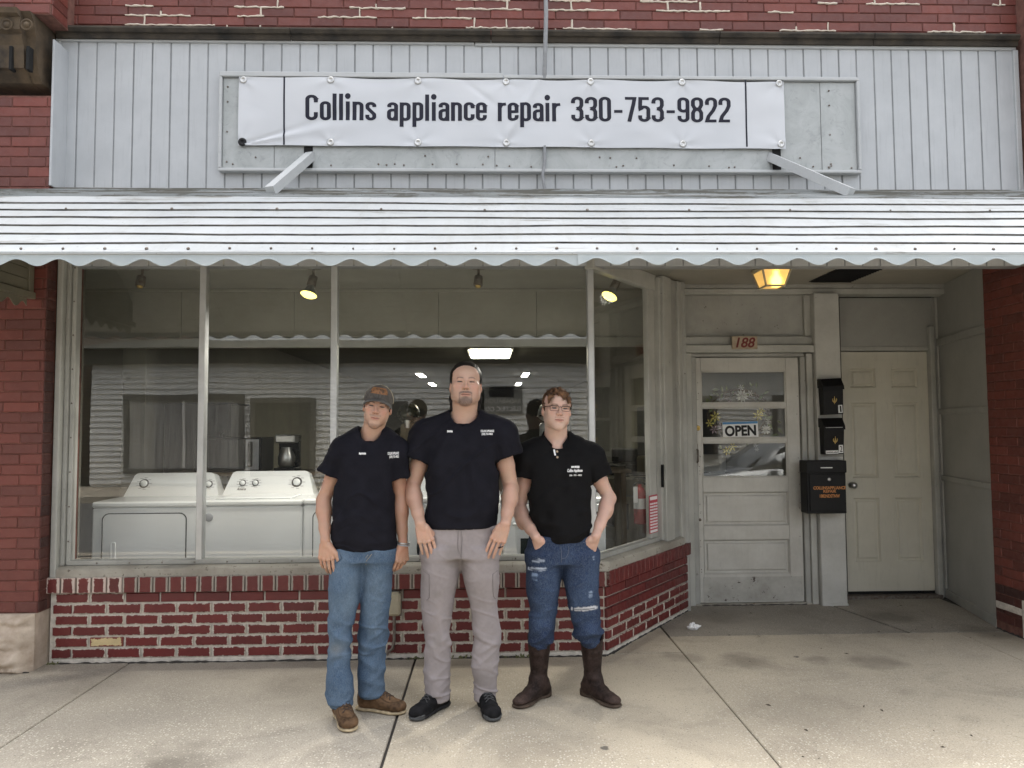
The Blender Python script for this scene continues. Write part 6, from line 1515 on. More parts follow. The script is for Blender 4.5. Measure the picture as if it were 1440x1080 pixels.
def core(rows_px, legs, Y0, feetY, depth, base):
    """what the clothes hide: torso and legs of the same figure"""
    A_ = []
    for q in rows_px: A_ += [pw(q[1], q[0], Y0), pw(q[2], q[0], Y0)]
    for L in legs: A_ += [pw(L[-1][1], L[-1][0]+18, Y0)]
    A_ = np.array(A_); v = Vol((A_[:, 0].min()-.03, Y0-.25, A_[:, 2].min()-.03), (A_[:, 0].max()+.03, Y0+.25, A_[:, 2].max()+.05), .010)
    v.loft([(pw(q[1], q[0], Y0)[2], (pw(q[1], q[0], Y0)[0]+pw(q[2], q[0], Y0)[0])/2, Y0, (pw(q[2], q[0], Y0)[0]-pw(q[1], q[0], Y0)[0])/2-.024, (q[3] if len(q) > 3 else depth)-.032) for q in rows_px], .03)
    for L, fy in zip(legs, feetY):
        pts = []; rs = []; y0, y1 = L[0][0], L[-1][0]
        for py, xl, xr in L:
            Yc = Y0+(fy-Y0)*((py-y0)/(y1-y0)); p = pw((xl+xr)/2, py, Yc); pts.append(p); rs.append(max(.028, (xr-xl)/2*Yc/FPX-.026))
        pts[-1] = pts[-1]+np.array((0, 0, .02)); v.chain(pts, rs, .02)
    return v.mesh()
def collar_ring(V, F, c, r_, m, parent, tube=.008, name='collar'):
    bv = BVHTree.FromPolygons([tuple(p) for p in V], [tuple(f) for f in F]); pts = []
    for i in range(48):      # follow the rim of the neck opening
        t = i*math.pi/24; ca, sa = math.cos(t), math.sin(t); best = None
        for q in range(14):
            rr_ = r_-.012+q*.005; h_ = bv.ray_cast(Vector((c[0]+rr_*ca, c[1]+rr_*sa*(1.0 if sa > 0 else 1.15), c[2]+.12)), Vector((0, 0, -1)))
            if h_[0] is not None and h_[0].z > c[2]-.055 and h_[1].z > .2: best = h_[0]; break
        if best is not None: pts.append(np.array(best))
    P_ = np.array(pts); 
    for _ in range(6): P_ = .5*P_+.25*np.roll(P_, 1, 0)+.25*np.roll(P_, -1, 0)
    MB().tube([tuple(p+np.array((0, 0, .003))) for p in P_], tube, 8, closed=True).build(name, m, parent)
# ---- footwear
def shoe(ankle, toe, kind, parent, name, L=.285, wdt=.052):
    """ankle, toe: points on the ground plane; built in a local frame, x along the foot"""
    d = unit(np.array((toe[0]-ankle[0], toe[1]-ankle[1], 0.0))); sd2 = np.array((-d[1], d[0], 0)); zh = toe[2]
    v = Vol((-.11, -.075, -.005), (L-.04, .075, .20 if kind != 'boot' else .36), .0028); f0 = L-.11
    hl = -.065
    if kind == 'boot':
        v.cone((hl+.015, 0, .045), (hl+.02, 0, .045), .036, .036, .01); v.cone((-.035, 0, .05), (.07, 0, .05), .037, .036, .025); v.cone((.05, 0, .042), (f0-.045, 0, .036), .037, .031, .025)
        v.ell((f0-.05, 0, .033), (.062, .044, .025), .015); v.ell((f0-.008, 0, .029), (.026, .036, .017), .015)
        v.cone((-.016, 0, .075), (.014, 0, .10), .042, .041, .03); v.loft([(.08, -.004, 0, .050, .041), (.14, -.006, 0, .048, .043), (.25, -.008, 0, .058, .056), (.345, -.010, 0, .066, .063)], .03, n=2.1)
        v.loft([(.315, -.010, 0, .056, .052), (.36, -.010, 0, .058, .054)], .003, 's'); 
        for q in (1,): v.ell((.062, 0, .352), (.045, .030, .052), .012, 's'); v.ell((-.080, 0, .352), (.045, .030, .050), .012, 's')
        v.half((0, 0, .016), (0, 0, -1))
    else:
        hi_ = .095 if kind == 'moc' else .085
        v.cone((hl+.022, 0, .045), (hl+.024, 0, .075), .036, .034, .015); v.cone((-.03, 0, .05), (.06, 0, .05), .037, .040, .02); v.cone((.03, 0, .072), (.09, 0, .052), .033, .032, .03)
        v.ell((f0-.065, 0, .036), (.072, wdt-.006, .034), .02); v.ell((f0-.035, 0, .032), (.048, wdt-.010, .028 if kind == 'moc' else .024), .02)
        v.cone((-.030, 0, .075), (-.008, 0, hi_+.035), .041, .040, .02)
        v.half((0, 0, .018), (0, 0, -1))
    def tow(V): return np.array((ankle[0], ankle[1], zh))+V[:, 0:1]*d+V[:, 1:2]*sd2+V[:, 2:3]*np.array((0, 0, 1.0))
    V, F = v.mesh(); V = relax(V, F, 1, .3); LV, LF = V, F; N_ = vnorm(V, F); x, y, z = V.T
    if kind == 'boot':
        V = V+N_*(.0025*vnoise(V, (30, 30, 60), 2)*(z < .16)+.0012*np.sin(z*160)*(z > .22)*(np.abs(y) < .05))[:, None]; c = np.array((.030, .020, .017))*(1+.5*vnoise(V, (40, 40, 40), 1)+.35*vnoise(V, (150, 150, 150), 1))[:, None]; c = c*(1+.7*np.clip((x-f0+.06)/.06, 0, 1)*(z < .08))[:, None]
    elif kind == 'moc':
        sm_ = np.exp(-((np.hypot((x-f0+.085)/.075, y/.037)-1)/.06)**2)*(z > .045)*(x > .045); V = V-N_*(.0022*sm_)[:, None]; V = V+N_*(.0022*vnoise(V, (45, 45, 45), 2))[:, None]
        c = np.array((.105, .062, .034))*(1+.55*vnoise(V, (28, 28, 28), 1)+.3*vnoise(V, (120, 120, 120), 1))[:, None]*(1-.45*sm_)[:, None]
    else:
        c = np.array((.012, .012, .013))*(1+.5*vnoise(V, (40, 40, 40), 1))[:, None]; V = V+N_*(.0012*np.sin(x*170+y*60)*(z > .03))[:, None]
    up_ = np_obj(name, [(tow(V), F)], MLE if kind != 'snk' else MCL, parent, np.clip(c, .002, 1))
    # sole
    v = Vol((-.11, -.07, -.004), (L-.04, .07, .05), .0028); hs_ = .020 if kind != 'snk' else .028
    out = [(-.062, .030), (-.03, .033), (.02, .030), (.06, .038), (f0-.06, wdt-.004), (f0-.03, wdt-.008 if kind != 'boot' else wdt-.006)]
    for (xa_, wa), (xb_, wb) in zip(out, out[1:]):
        n_ = 5
        for i in range(n_+1):
            t = i/n_; v.ell((xa_+(xb_-xa_)*t, 0, hs_*.5), (max(.03, wa+(wb-wa)*t)+.001, wa+(wb-wa)*t-(.004 if kind == 'boot' else .001), hs_*.62), .004)
    if kind == 'boot': v.ell((f0-.008, 0, hs_*.5), (.030, .040, hs_*.55), .004); v.loft([(.0, -.055, 0, .038, .034), (.035, -.055, 0, .040, .036)], .004); v.ell((.02, 0, -.004), (.045, .06, .012), .004, 's')
    if kind == 'snk': v.ell((f0-.03, 0, .026), (.040, wdt-.004, .016), .006)
    v.half((0, 0, .0), (0, 0, -1)); V, F = v.mesh(); sc_ = {'moc': (.42, .34, .22), 'boot': (.075, .055, .042), 'snk': (.022, .022, .024)}[kind]
    cs = np.array(sc_)*(1+.3*vnoise(V, (60, 60, 60), 3))[:, None]
    if kind == 'snk': cs[V[:, 0] > f0-.035] = (.075, .078, .08)
    np_obj('sole', [(tow(V), F)], MLE, up_, np.clip(cs, .002, 1))
    if kind != 'boot':      # laces
        mb = MB(); lm = M['lace_brown'] if kind == 'moc' else M['lace_grey']; lb = BVHTree.FromPolygons([tuple(p) for p in LV], [tuple(f_) for f_ in LF])
        def on(x, y):
            h_ = lb.ray_cast(Vector((x, y, .3)), Vector((0, 0, -1)))[0]; z_ = h_.z if h_ else .06; return tow(np.array([[x, y, z_+.0015]]))[0]
        for i in range(5):
            x = .034+i*.017
            for q in (-1, 1): mb.tube([on(x+q*t*.010, t*.024) for t in (-1, -.6, -.2, .2, .6, 1)], .0026, 6)
        for q in (-1, 1): mb.tube([on(.034-.008*math.sin(t*3.1), q*(.003+.026*t)) for t in [j/7 for j in range(8)]], .0024, 6)
        mb.build('laces', lm, up_)
M['lace_grey'] = plain('dark_grey_lace', (.05, .05, .052, 1), .8); M['lace_brown'] = plain('brown_lace', (.05, .03, .02, 1), .8)
def fold_shirt(seed, amp, cx, zh):
    def f(V):
        x, y, z = V.T; w_ = vnoise(V, (7, 7, 4), seed); a = np.clip((z-zh)/.10, 0, 1)
        g1 = np.sin((x-cx)*26+z*14+w_*5)*(.5+.5*vnoise(V, (4, 4, 5), seed+3)); g2 = vnoise(V, (16, 16, 7), seed+5); g3 = 1-2*np.abs(vnoise(V, (9, 9, 15), seed+8))
        low = np.exp(-np.maximum(z-zh, 0)/.14)
        sl = .9*np.tanh(vnoise(V, (2.5, 2.5, 2.5), seed+20)*4); g4 = np.maximum(0, 1-4*np.abs(vnoise(V+np.stack([0*x, 0*x, (x-cx)*sl], 1), (3.5, 3.5, 9), seed+12)))
        return amp*(.6*g1*a+1.0*g2+.8*g3*(.3+low)+1.3*g4*(.45+.6*low))
    return f
def fold_leg(seed, amp, zknee, zhem):
    def f(V):
        x, y, z = V.T; w_ = vnoise(V, (6, 6, 5), seed); m = .35+1.0*np.exp(-((z-zknee)/.11)**2)+1.25*np.exp(-np.maximum(z-zhem-.02, 0)/.09)*(z > zhem+.012)
        r1 = 1-2*np.abs(vnoise(V+np.stack([0*x, 0*x, x*.5], 1), (6, 6, 12), seed+2)); r2 = 1-2*np.abs(vnoise(V-np.stack([0*x, 0*x, x*.7], 1), (9, 8, 19), seed+6)); g = vnoise(V, (14, 14, 14), seed+4)
        r3 = np.maximum(0, 1-6*np.abs(vnoise(V+np.stack([0*x, 0*x, x*.3], 1), (6, 6, 13), seed+9)))
        return amp*m*(.85*r1+.6*r2+.5*g+.9*r3-.4)
    return f
def marks(V, F, lines, m, parent, name='print'):
    """small printed text laid on the cloth"""
    f = proj(V, F)
    for s_, px0, px1, py0, py1, Y, sh in lines:
        a, b = at(px0, py1, Y), at(px1, py0, Y); text(name, s_, a.x, b.x, a.z, b.z, 0, m, parent, bold=.03, shear=sh, depth=.0008, warp=f)
def dashes(V, F, px0, px1, py0, py1, Y, n_, m, parent, seed=1):
    f = proj(V, F); rr_ = random.Random(seed); mb = MB(); a, b = at(px0, py1, Y), at(px1, py0, Y); w_ = (b.x-a.x)/n_
    for i in range(n_):
        h0, h1 = rr_.uniform(0, .2), rr_.uniform(.8, 1); q = [(a.x+(i+.04)*w_, a.z+(b.z-a.z)*h0), (a.x+(i+.86)*w_, a.z+(b.z-a.z)*h0), (a.x+(i+.86)*w_, a.z+(b.z-a.z)*h1), (a.x+(i+.04)*w_, a.z+(b.z-a.z)*h1)]
        mb.add([f((x, 0, z)) for x, z in q]+[f((x, -.0008, z)) for x, z in q], [(0, 1, 2, 3), (4, 5, 6, 7)])
    tag(mb.build('name_print', m, parent), kind='stuff')
def mk(name, Y0, px, label):
    g = gnd(px, 1000); return thing('person', (g.x, Y0, 0), label, 'person', 'three men standing in front of the shop')
def foot(px, py, Y): p = at(px, py, Y); return (p.x, Y, 0.0)
M['polo_collar'] = plain('black_cotton_rib', (.008, .008, .009, 1), .92, scale=60, spec=.1); M['navy_rib'] = plain('navy_cotton_rib', (.009, .009, .013, 1), .92, scale=60, spec=.1)
CB = (.0105, .0105, .0150)
# ================================================================== middle man
Y2 = 4.07; p2 = mk('person', Y2, 650, 'tall man with goatee in navy tee, light grey work trousers and black sneakers')
sk2 = (.49, .315, .238)
rows2 = [(600, 612, 692, .085, .01), (612, 600, 703, .105), (630, 600, 703, .122), (650, 601, 701, .130), (690, 600.5, 699.5, .138), (715, 600, 699, .142), (735, 599, 698, .140), (741, 600, 697, .136)]
nk2 = pw(653, 585, Y2+.015); shL, shR = pw(597, 611, Y2+.01), pw(706, 609, Y2+.01); slL, slR = pw(584, 645, Y2), pw(717, 642, Y2)
so2, V, F = shirt(rows2, .13, Y2, nk2, .074, shL, shR, slL, slR, .070, .070, fold_shirt(1.3, .0105, nk2[0], pw(650, 741, Y2)[2]), CB, p2, 'tee_shirt')
collar_ring(V, F, nk2, .074, M['navy_rib'], so2, .0075)
dashes(V, F, 627, 635, 605, 608.5, 3.85, 5, M['letter_white'], so2)
marks(V, F, [('COLLINS APPLIANCE', 675.5, 695, 604.5, 608, 3.85, 0), ('(330) 753-9822', 677, 693, 609, 613, 3.85, 0)], M['letter_white'], so2)
hip2 = [(738, 595, 701), (752, 594, 702), (768, 593, 702), (782, 594, 701)]
lg2 = [[(768, 593, 649), (790, 593, 648), (815, 592, 644), (850, 592, 638), (870, 594, 636), (890, 599, 633), (915, 598, 633), (940, 596, 633), (962, 598, 633), (984, 599, 632)], [(768, 647, 702), (790, 648, 702), (815, 652, 702), (850, 661, 699), (870, 664, 700), (890, 666, 702), (915, 664, 702), (940, 663, 700), (962, 667, 698), (984, 667, 697)]]
def col_grey(V):
    c = np.array((.285, .258, .262))*(1+.07*vnoise(V, (20, 20, 12), 1)+.05*vnoise(V, (90, 90, 90), 2))[:, None]; st_ = np.clip((vnoise(V, (11, 11, 13), 6)-.45)*4, 0, 1)*.35; return c*(1-st_)[:, None]+np.array((.19, .175, .165))*st_[:, None]
fY2 = [4.09, 4.09]
trV, trF = trousers(hip2, lg2, Y2, fY2, .125, fold_leg(3.1, .0066, pw(650, 893, Y2)[2], pw(650, 979, Y2)[2]), col_grey, MCL, p2, 'trousers')
tr2 = p2.children[-1]; fpr = proj(trV, trF)
def seam(pts, m, parent, r_=.0022, name='seam', Y=3.9):
    q = resample([tuple(p) for p in pts], 6); P_ = [at(a, b, Y) for a, b in q]; P_ = [fpr((p.x, -.0005, p.z)) for p in P_]; MB().tube(P_, r_, 5).build(name, m, parent)
M['grey_seam'] = plain('grey_thread', (.22, .20, .20, 1), .9)
seam([(648, 747), (649, 760), (648, 795)], M['grey_seam'], tr2); seam([(644, 748), (643, 772), (648, 786)], M['grey_seam'], tr2, .0016)
seam([(607, 748), (604, 760), (596, 770)], M['grey_seam'], tr2); seam([(690, 748), (693, 760), (700, 768)], M['grey_seam'], tr2)
seam([(594, 808), (602, 812), (602, 845), (598, 850)], M['grey_seam'], tr2); seam([(700, 808), (693, 812), (694, 845), (697, 850)], M['grey_seam'], tr2)
shoe(foot(615.5, 979, fY2[0]), gnd(596, 1007, 0), 'snk', p2, 'sneaker', .30); shoe(foot(682, 979, fY2[1]), gnd(690, 1008, 0), 'snk', p2, 'sneaker', .30)
aL = arm(pw(601, 615, Y2+.02), pw(579.5, 687, Y2+.03), pw(591, 736, Y2-.13), .0465, .0395, dict(d=V3(.30, .03, -.95), t=V3(1, .25, .3), nrm=V3(.25, .95, 0), curls=[(.10, .15, .1), (.12, .18, .12), (.16, .2, .15), (.2, .25, .2)], thumb=(.7, .45, .35), tcurl=.6), 1.04)
aR = arm(pw(702, 613, Y2+.02), pw(719, 688, Y2+.03), pw(711, 736, Y2-.14), .0465, .0395, dict(d=V3(-.42, .03, -.90), t=V3(-.95, .3, .35), nrm=V3(-.2, .95, 0), curls=[(.10, .12, .1), (.10, .12, .1), (.12, .16, .12), (.16, .2, .15)], thumb=(.6, .35, .6), tcurl=.6), 1.04)
goat = lambda x, y, z: (y < -.04)*(np.clip(1.5-np.sqrt((x/.030)**2+((z+.0985)/.021)**2), 0, 1)*1.6+np.clip(1.4-np.abs(z+.0495+.18*np.maximum(np.abs(x)-.012, 0))/.0060, 0, 1)*np.clip((.037-np.abs(x))/.010, 0, 1)+np.clip(1.2-np.abs(np.abs(x)-.0315)/.0050, 0, 1)*np.clip((-.050-z)/.008, 0, 1)*(z > -.105)*.55+.55*G(x, 0, .008)*G(z, -.080, .006))
h2o = pw(655, 541.5, Y2-.035); R2 = rot(2, -5, 1.5); hs2 = .985
hV, hF, hc = head(h2o, R2, hs2, dict(fw=1.04, jw=1.12, brow=(.06, .036, .028), bs=.8, open=.0028, smile=.4, hair=[(goat, (.038, .024, .020), 1.0), (lambda x, y, z: (y < -.02)*np.clip((-.035-z)/.02, 0, 1)*(z > -.115), (.30, .19, .15), .22)]), sk2, nk2+np.array((0, .012, -.01)), .069)
cV, cF = core(rows2, lg2, Y2, fY2, .13, sk2)
body_parts = [(hV, hF), aL, aR, (cV, cF)]
cols = np.concatenate([hc, skin_tone(aL[0], np.array(sk2)*(1.0, .96, .94)), skin_tone(aR[0], np.array(sk2)*(1.0, .96, .94)), skin_tone(cV, sk2)])
np_obj('body', body_parts, MSK, p2, cols)
def hair2(v):
    v.ell((0, .020, .040), (.0875, .106, .0925), .01); v.ell((0, -.130, -.012), (.0660, .085, .096), .010, 's'); v.ell((0, -.085, -.06), (.12, .095, .085), .01, 's')
    v.ell((0, -.005, -.13), (.075, .05, .10), .01, 's')
    for q in (-1, 1): v.cone((q*.070, .038, -.005), (q*.062, .050, -.075), .016, .022, .02); v.cone((q*.062, .050, -.075), (q*.070, .038, -.128), .022, .013, .02)
    v.cone((0, .075, -.02), (0, .072, -.12), .05, .035, .03)
hv = hairmesh(hair2, h2o, R2, hs2, (.012, .010, .009), amp=.0013, f=(150, 26, 60)); np_obj('hair', [hv[:2]], MHR, p2, hv[2])
# ring
rg = pw(704, 770, Y2-.165)
MB().tube([(rg[0]+.0105*math.cos(t), rg[1]+.0105*math.sin(t)+.012, rg[2]+.004*math.cos(t)) for t in [i*.449 for i in range(14)]], .0028, 6, closed=True).build('ring', M['black_metal'], p2)
# ================================================================== man with the cap
Y1 = 4.03; p1 = mk('person', Y1, 505, 'young man in grey cap, navy tee, faded blue jeans and brown lace-up shoes')
sk1 = (.46, .285, .208)
rows1 = [(625, 487, 550, .08, .01), (636, 477, 559, .098), (652, 474, 557, .112), (680, 473, 554, .115), (710, 471, 553.5, .115), (740, 468.5, 555, .118), (762, 467.5, 558, .118), (772, 469, 559, .114)]
nk1 = pw(522, 608.5, Y1+.01); shL, shR = pw(481, 632, Y1+.01), pw(556, 634, Y1+.01); slL, slR = pw(462, 667, Y1), pw(562, 672, Y1+.02)
so1, V, F = shirt(rows1, .115, Y1, nk1, .060, shL, shR, slL, slR, .058, .056, fold_shirt(4.3, .0105, nk1[0], pw(510, 772, Y1)[2]), CB, p1, 'tee_shirt')
collar_ring(V, F, nk1, .060, M['navy_rib'], so1, .007)
dashes(V, F, 503, 513, 636.5, 640, 3.9, 6, M['letter_white'], so1, 2)
marks(V, F, [('COLLINS APPLIANCE', 543.5, 558.5, 636, 640, 3.9, 0), ('(330) 753-9822', 546, 558.5, 641, 645.5, 3.9, 0)], M['letter_white'], so1)
hip1 = [(766, 470.5, 558), (776, 468, 557), (788, 467, 556)]
lg1 = [[(772, 468, 513), (785, 466, 512), (815, 463, 510), (850, 462, 503), (880, 462, 497), (900, 461, 494), (925, 461.5, 493), (945, 461, 493.5), (965, 460, 496), (992, 464, 497)], [(772, 511, 557), (785, 512, 556), (815, 510, 551), (850, 508, 549), (880, 506, 544), (900, 505.5, 542), (925, 504, 541), (945, 503, 542), (960, 505, 540), (978, 506, 540)]]
def col_denim(base, fade, seed, cx, extra=None):
    def f(V):
        x, y, z = V.T; c = np.tile(np.array(base), (len(V), 1)); n1 = vnoise(V, (12, 12, 9), seed); t = np.clip(.35+.55*n1, 0, 1)*fade[0]; fr = np.clip((fade[3]-y)/.06, 0, 1)
        t = t+fade[1]*fr*np.clip(.6+.5*vnoise(V, (9, 9, 6), seed+2), 0, 1)*(np.exp(-((z-fade[2][0])/.17)**2)+.7*np.exp(-((z-fade[2][1])/.08)**2)); t = np.clip(t, 0, 1)[:, None]; c = c*(1-t)+np.array(fade[4])*t
        c = c*(1+.16*vnoise(V, (160, 160, 60), 1))[:, None]
        if extra: c = extra(V, c)
        return np.clip(c, .002, 1)
    return f
zk1 = pw(500, 897, Y1)[2]
fY1 = [3.97, 4.09]
trV, trF = trousers(hip1, lg1, Y1, fY1, .108, fold_leg(7.1, .0072, zk1, pw(480, 985, Y1)[2]), col_denim((.048, .085, .145), (.32, .62, (zk1+.25, zk1), Y1-.03, (.17, .235, .30)), 2.0, 0, lambda V, c: c*(1-.45*np.exp(-((V[:, 0]-pw(478, 905, Y1)[0])/.035)**2-((V[:, 2]-pw(478, 905, Y1)[2])/.03)**2))[:, None]+np.array((.16, .145, .11))*.45*np.exp(-((V[:, 0]-pw(478, 905, Y1)[0])/.035)**2-((V[:, 2]-pw(478, 905, Y1)[2])/.03)**2)[:, None]), MDN, p1, 'jeans')
tr1 = p1.children[-1]; fpr = proj(trV, trF)
M['denim_seam'] = plain('denim_thread', (.26, .24, .20, 1), .9); M['denim_dark'] = plain('denim_shadow_seam', (.035, .055, .09, 1), .9)
seam([(522, 780), (514, 790), (512, 797)], M['denim_seam'], tr1, .0018); seam([(517, 781), (513, 786)], M['denim_seam'], tr1, .0014)
seam([(475, 776), (480, 786), (470, 794)], M['denim_dark'], tr1, .0016)
shoe(foot(480.5, 985, fY1[0]), gnd(486, 1020, 0), 'moc', p1, 'shoe', .285); shoe(foot(523, 972, fY1[1]), gnd(551, 1002, 0), 'moc', p1, 'shoe', .285)
aL = arm(pw(484, 636, Y1+.02), pw(455, 703, Y1+.03), pw(457.5, 760, Y1-.08), .0415, .0365, dict(d=V3(.08, -.12, -1), t=V3(1, -.15, 0), nrm=V3(.1, 1, 0), curls=[(.12, .35, .25), (.22, .45, .3), (.28, .5, .3), (.34, .5, .3)], thumb=(.72, .62, .0), tcurl=.45), 1.0)
aR = arm(pw(556, 638, Y1+.03), pw(563, 703, Y1+.05), pw(566.5, 763, Y1+.0), .040, .0355, dict(d=V3(-.05, -.08, -1), t=V3(-.75, -.65, 0), nrm=V3(-.65, .75, 0), curls=[(.45, .5, .3), (.55, .6, .35), (.6, .6, .4), (.65, .6, .4)], thumb=(.8, .45, .3), tcurl=.5), 1.0)
stub1 = lambda x, y, z: (y < -.03)*(.8*np.clip(1.4-np.abs(z+.0495-.14*np.abs(x))/.0055, 0, 1)*(np.abs(x) < .032)+np.clip((-.090-z)/.010, 0, 1)*(np.abs(x) < .055)*(z > -.125)*1.2+.35*np.clip((-.05-z)/.03, 0, 1)*(np.abs(x) > .03))
h1o = pw(531, 572.5, Y1-.045); R1 = rot(5, 1, 9.0); hs1 = .905
hV, hF, hc = head(h1o, R1, hs1, dict(fw=.97, jw=.92, nw=.86, brow=(.035, .022, .016), bs=.95, open=.0030, smile=2.2, hair=[(stub1, (.085, .05, .038), .62)]), sk1, nk1+np.array((.004, .012, -.01)), .055)
cV, cF = core(rows1, lg1, Y1, fY1, .115, sk1)
cols = np.concatenate([hc, skin_tone(aL[0], np.array(sk1)*(1.0, .93, .88)), skin_tone(aR[0], np.array(sk1)*(.92, .84, .79)), skin_tone(cV, sk1)])
np_obj('body', [(hV, hF), aL, aR, (cV, cF)], MSK, p1, cols)
def hair1(v):
    v.ell((0, .024, .036), (.0785, .097, .080), .01); v.ell((0, -.128, -.02), (.0665, .085, .11), .012, 's'); v.ell((0, -.09, -.075), (.12, .09, .075), .01, 's'); v.ell((0, 0, -.13), (.08, .07, .085), .01, 's'); v.half((0, 0, .05), (0, 0, 1))
    for q in (-1, 1): v.cone((q*.071, -.012, .012), (q*.070, -.012, -.016), .007, .004, .006)
hv = hairmesh(hair1, h1o, R1, hs1, (.014, .011, .010), amp=.003); np_obj('hair', [hv[:2]], MHR, p1, hv[2])
# cap
v = Vol((-.115, -.14, .0), (.115, .14, .16), .003); v.ell((0, .012, .034), (.085, .104, .096), .01); v.ell((0, -.055, .074), (.052, .037, .040), .03); v.half((0, 0, .030), (0, .10, -1)); v.ell((0, .012, .022), (.078, .097, .088), .003, 's')
V, F = v.mesh(); N_ = vnorm(V, F); n1 = vnoise(V, (160, 160, 160), 1); tan = (V[:, 1] > -.012) ; c = np.where(tan[:, None], np.array((.34, .30, .21)), np.array((.085, .078, .072)))*(1+.35*n1)[:, None]
sm_ = np.exp(-(V[:, 0]/.0022)**2)+np.exp(-((V[:, 1]+.012)/.0022)**2); c = c*(1-.4*np.clip(sm_, 0, 1))[:, None]
capo = np_obj('cap', [(h1o+hs1*(V @ R1.T), F)], MCL, p1, np.clip(c, .002, 1))
Th = Matrix([[*(R1[0]*hs1), h1o[0]], [*(R1[1]*hs1), h1o[1]], [*(R1[2]*hs1), h1o[2]], [0, 0, 0, 1]])
def brim(u, vv, dz=0.0):
    a = (u-.5)*2.35; rx, ry = .0815+.012*vv, .088+.066*vv*math.cos(a*.62); x = rx*math.sin(a); y = .012-ry*math.cos(a)
    return Th @ Vector((x, y, .036+.014*math.cos(a*1.2)-.030*(abs(u-.5)*2)**2*(.35+.65*vv)-.014*vv+dz))
mb = MB(); mb.grid(lambda u, q: brim(u, q), 28, 8); mb.grid(lambda u, q: brim(u, q, -.004), 28, 8); mb.grid(lambda u, q: brim(u, 1.0, -.004*q), 28, 1)
mb.build('brim', plain('charcoal_heather', (.085, .078, .072, 1), .9, scale=220, var=.25), capo)
cbv = BVHTree.FromPolygons([tuple(p) for p in V], [tuple(f_) for f_ in F])
def patch(u, q):
    a = (u-.5)*1.0; z = .074+.036*q; h_ = cbv.ray_cast(Vector((.3*math.sin(a), .01-.3*math.cos(a), z)), Vector((-math.sin(a), math.cos(a), 0)))[0]; d_ = Vector((math.sin(a), -math.cos(a), .3))*.0015; return Th @ (h_+d_)
MB().grid(patch, 12, 5).build('patch', plain('brown_leather_patch', (.20, .085, .028, 1), .6, c2=(.05, .025, .012, 1), scale=60, lo=.5, hi=.62), capo)
wr_ = pw(567, 764.5, Y1+.0)
for dz, m_ in ((.004, 'steel'), (-.006, 'grey_print')): MB().tube([(wr_[0]+.030*math.cos(t), wr_[1]+.026*math.sin(t), wr_[2]+dz-.004*math.cos(t)) for t in [i*math.pi/12 for i in range(24)]], .0042, 6, closed=True).build('bracelet', M[m_], p1)
# ================================================================== man with the glasses
Y3 = 4.20; p3 = mk('person', Y3, 795, 'man with glasses in black polo shirt and ripped dark jeans, hands in pockets')
sk3 = (.55, .37, .298)
CP = (.0080, .0080, .0088)
rows3 = [(632, 746, 823, .085, .01), (642, 738, 832, .100), (660, 740, 832, .114), (686, 742, 830.5, .120), (715, 744, 830.5, .122), (738, 752, 831, .126), (752, 758, 829, .126), (760.5, 762, 824, .122)]
nk3 = pw(782, 619, Y3+.012); shL, shR = pw(741, 640, Y3+.01), pw(829, 640, Y3+.01); slL, slR = pw(736, 671, Y3+.01), pw(846, 672, Y3)
so3, V, F = shirt(rows3, .12, Y3, nk3, .066, shL, shR, slL, slR, .064, .060, fold_shirt(8.3, .0105, nk3[0], pw(790, 760, Y3)[2]), CP, p3, 'polo_shirt', vneck=.105)
marks(V, F, [('Collins Appliance', 800, 822, 660.5, 666.5, 4.0, .35), ('330 - 753 - 9822', 803, 821, 668.5, 671, 4.0, .0)], M['letter_white'], so3)
dashes(V, F, 806, 818, 656, 659.5, 4.0, 5, M['letter_white'], so3, 7)
def flap(u, q, dz=0.0):      # turned-down collar
    a = math.radians(-158+316*u); ca, sa = math.sin(a), math.cos(a); front = max(0, abs(u-.5)*2-.62)/.38
    r_ = .069+.024*q+.010*front*q; z = nk3[2]+.040*(1-q)*(1-.5*front)+.004-.052*q*(.55+.55*front)-.035*front**1.5+.012*math.cos(a)
    return (nk3[0]+r_*1.04*ca, nk3[1]+.004+r_*sa*1.0+(-.012*front), z+dz)
mb = MB(); mb.grid(lambda u, q: flap(u, q), 48, 8); mb.grid(lambda u, q: tuple(np.array(flap(u, q))*1.0+np.array((0, .003, -.004))), 48, 8); mb.build('collar', M['polo_collar'], so3)
f = proj(V, F)
a0, a1 = at(782.5, 634, 4.0), at(783.5, 641, 4.0)
mb = MB(); q = [at(780.5, 633, 4.0), at(783.2, 633, 4.0), at(784.3, 641.5, 4.0), at(782, 641.5, 4.0)]; P_ = [f((p.x, -.004, p.z)) for p in q]; mb.add(P_+[(x, y-.001, z) for x, y, z in P_], [(0, 1, 2, 3), (7, 6, 5, 4)]); mb.build('placket', M['letter_white'], so3)
for py in (636, 644):
    p = at(786.2, py, 4.0); P_ = f((p.x, -.001, p.z)); MB().lathe([(.0065, 0), (.0062, .0022), (.003, .0024), (0, .0018)], 14, Matrix.Translation(P_) @ Matrix.Rotation(math.pi/2, 4, 'X')).build('button', plain('horn_button', (.38, .30, .22, 1), .4), so3)
hip3 = [(752, 745, 838), (768, 741, 841), (780, 740, 841.5), (790, 741, 840)]
lg3 = [[(776, 740, 791), (795, 740, 790), (820, 740, 788), (840, 741, 786), (862, 745, 782), (885, 742, 778), (898, 743, 775), (912, 748, 768), (935, 750, 764)], [(776, 790, 841.5), (795, 791, 841.5), (820, 793, 842), (840, 796, 842), (862, 803, 843), (885, 809, 846), (898, 815, 846), (912, 822, 843), (935, 825, 841)]]
zk3 = pw(780, 864, Y3)[2]
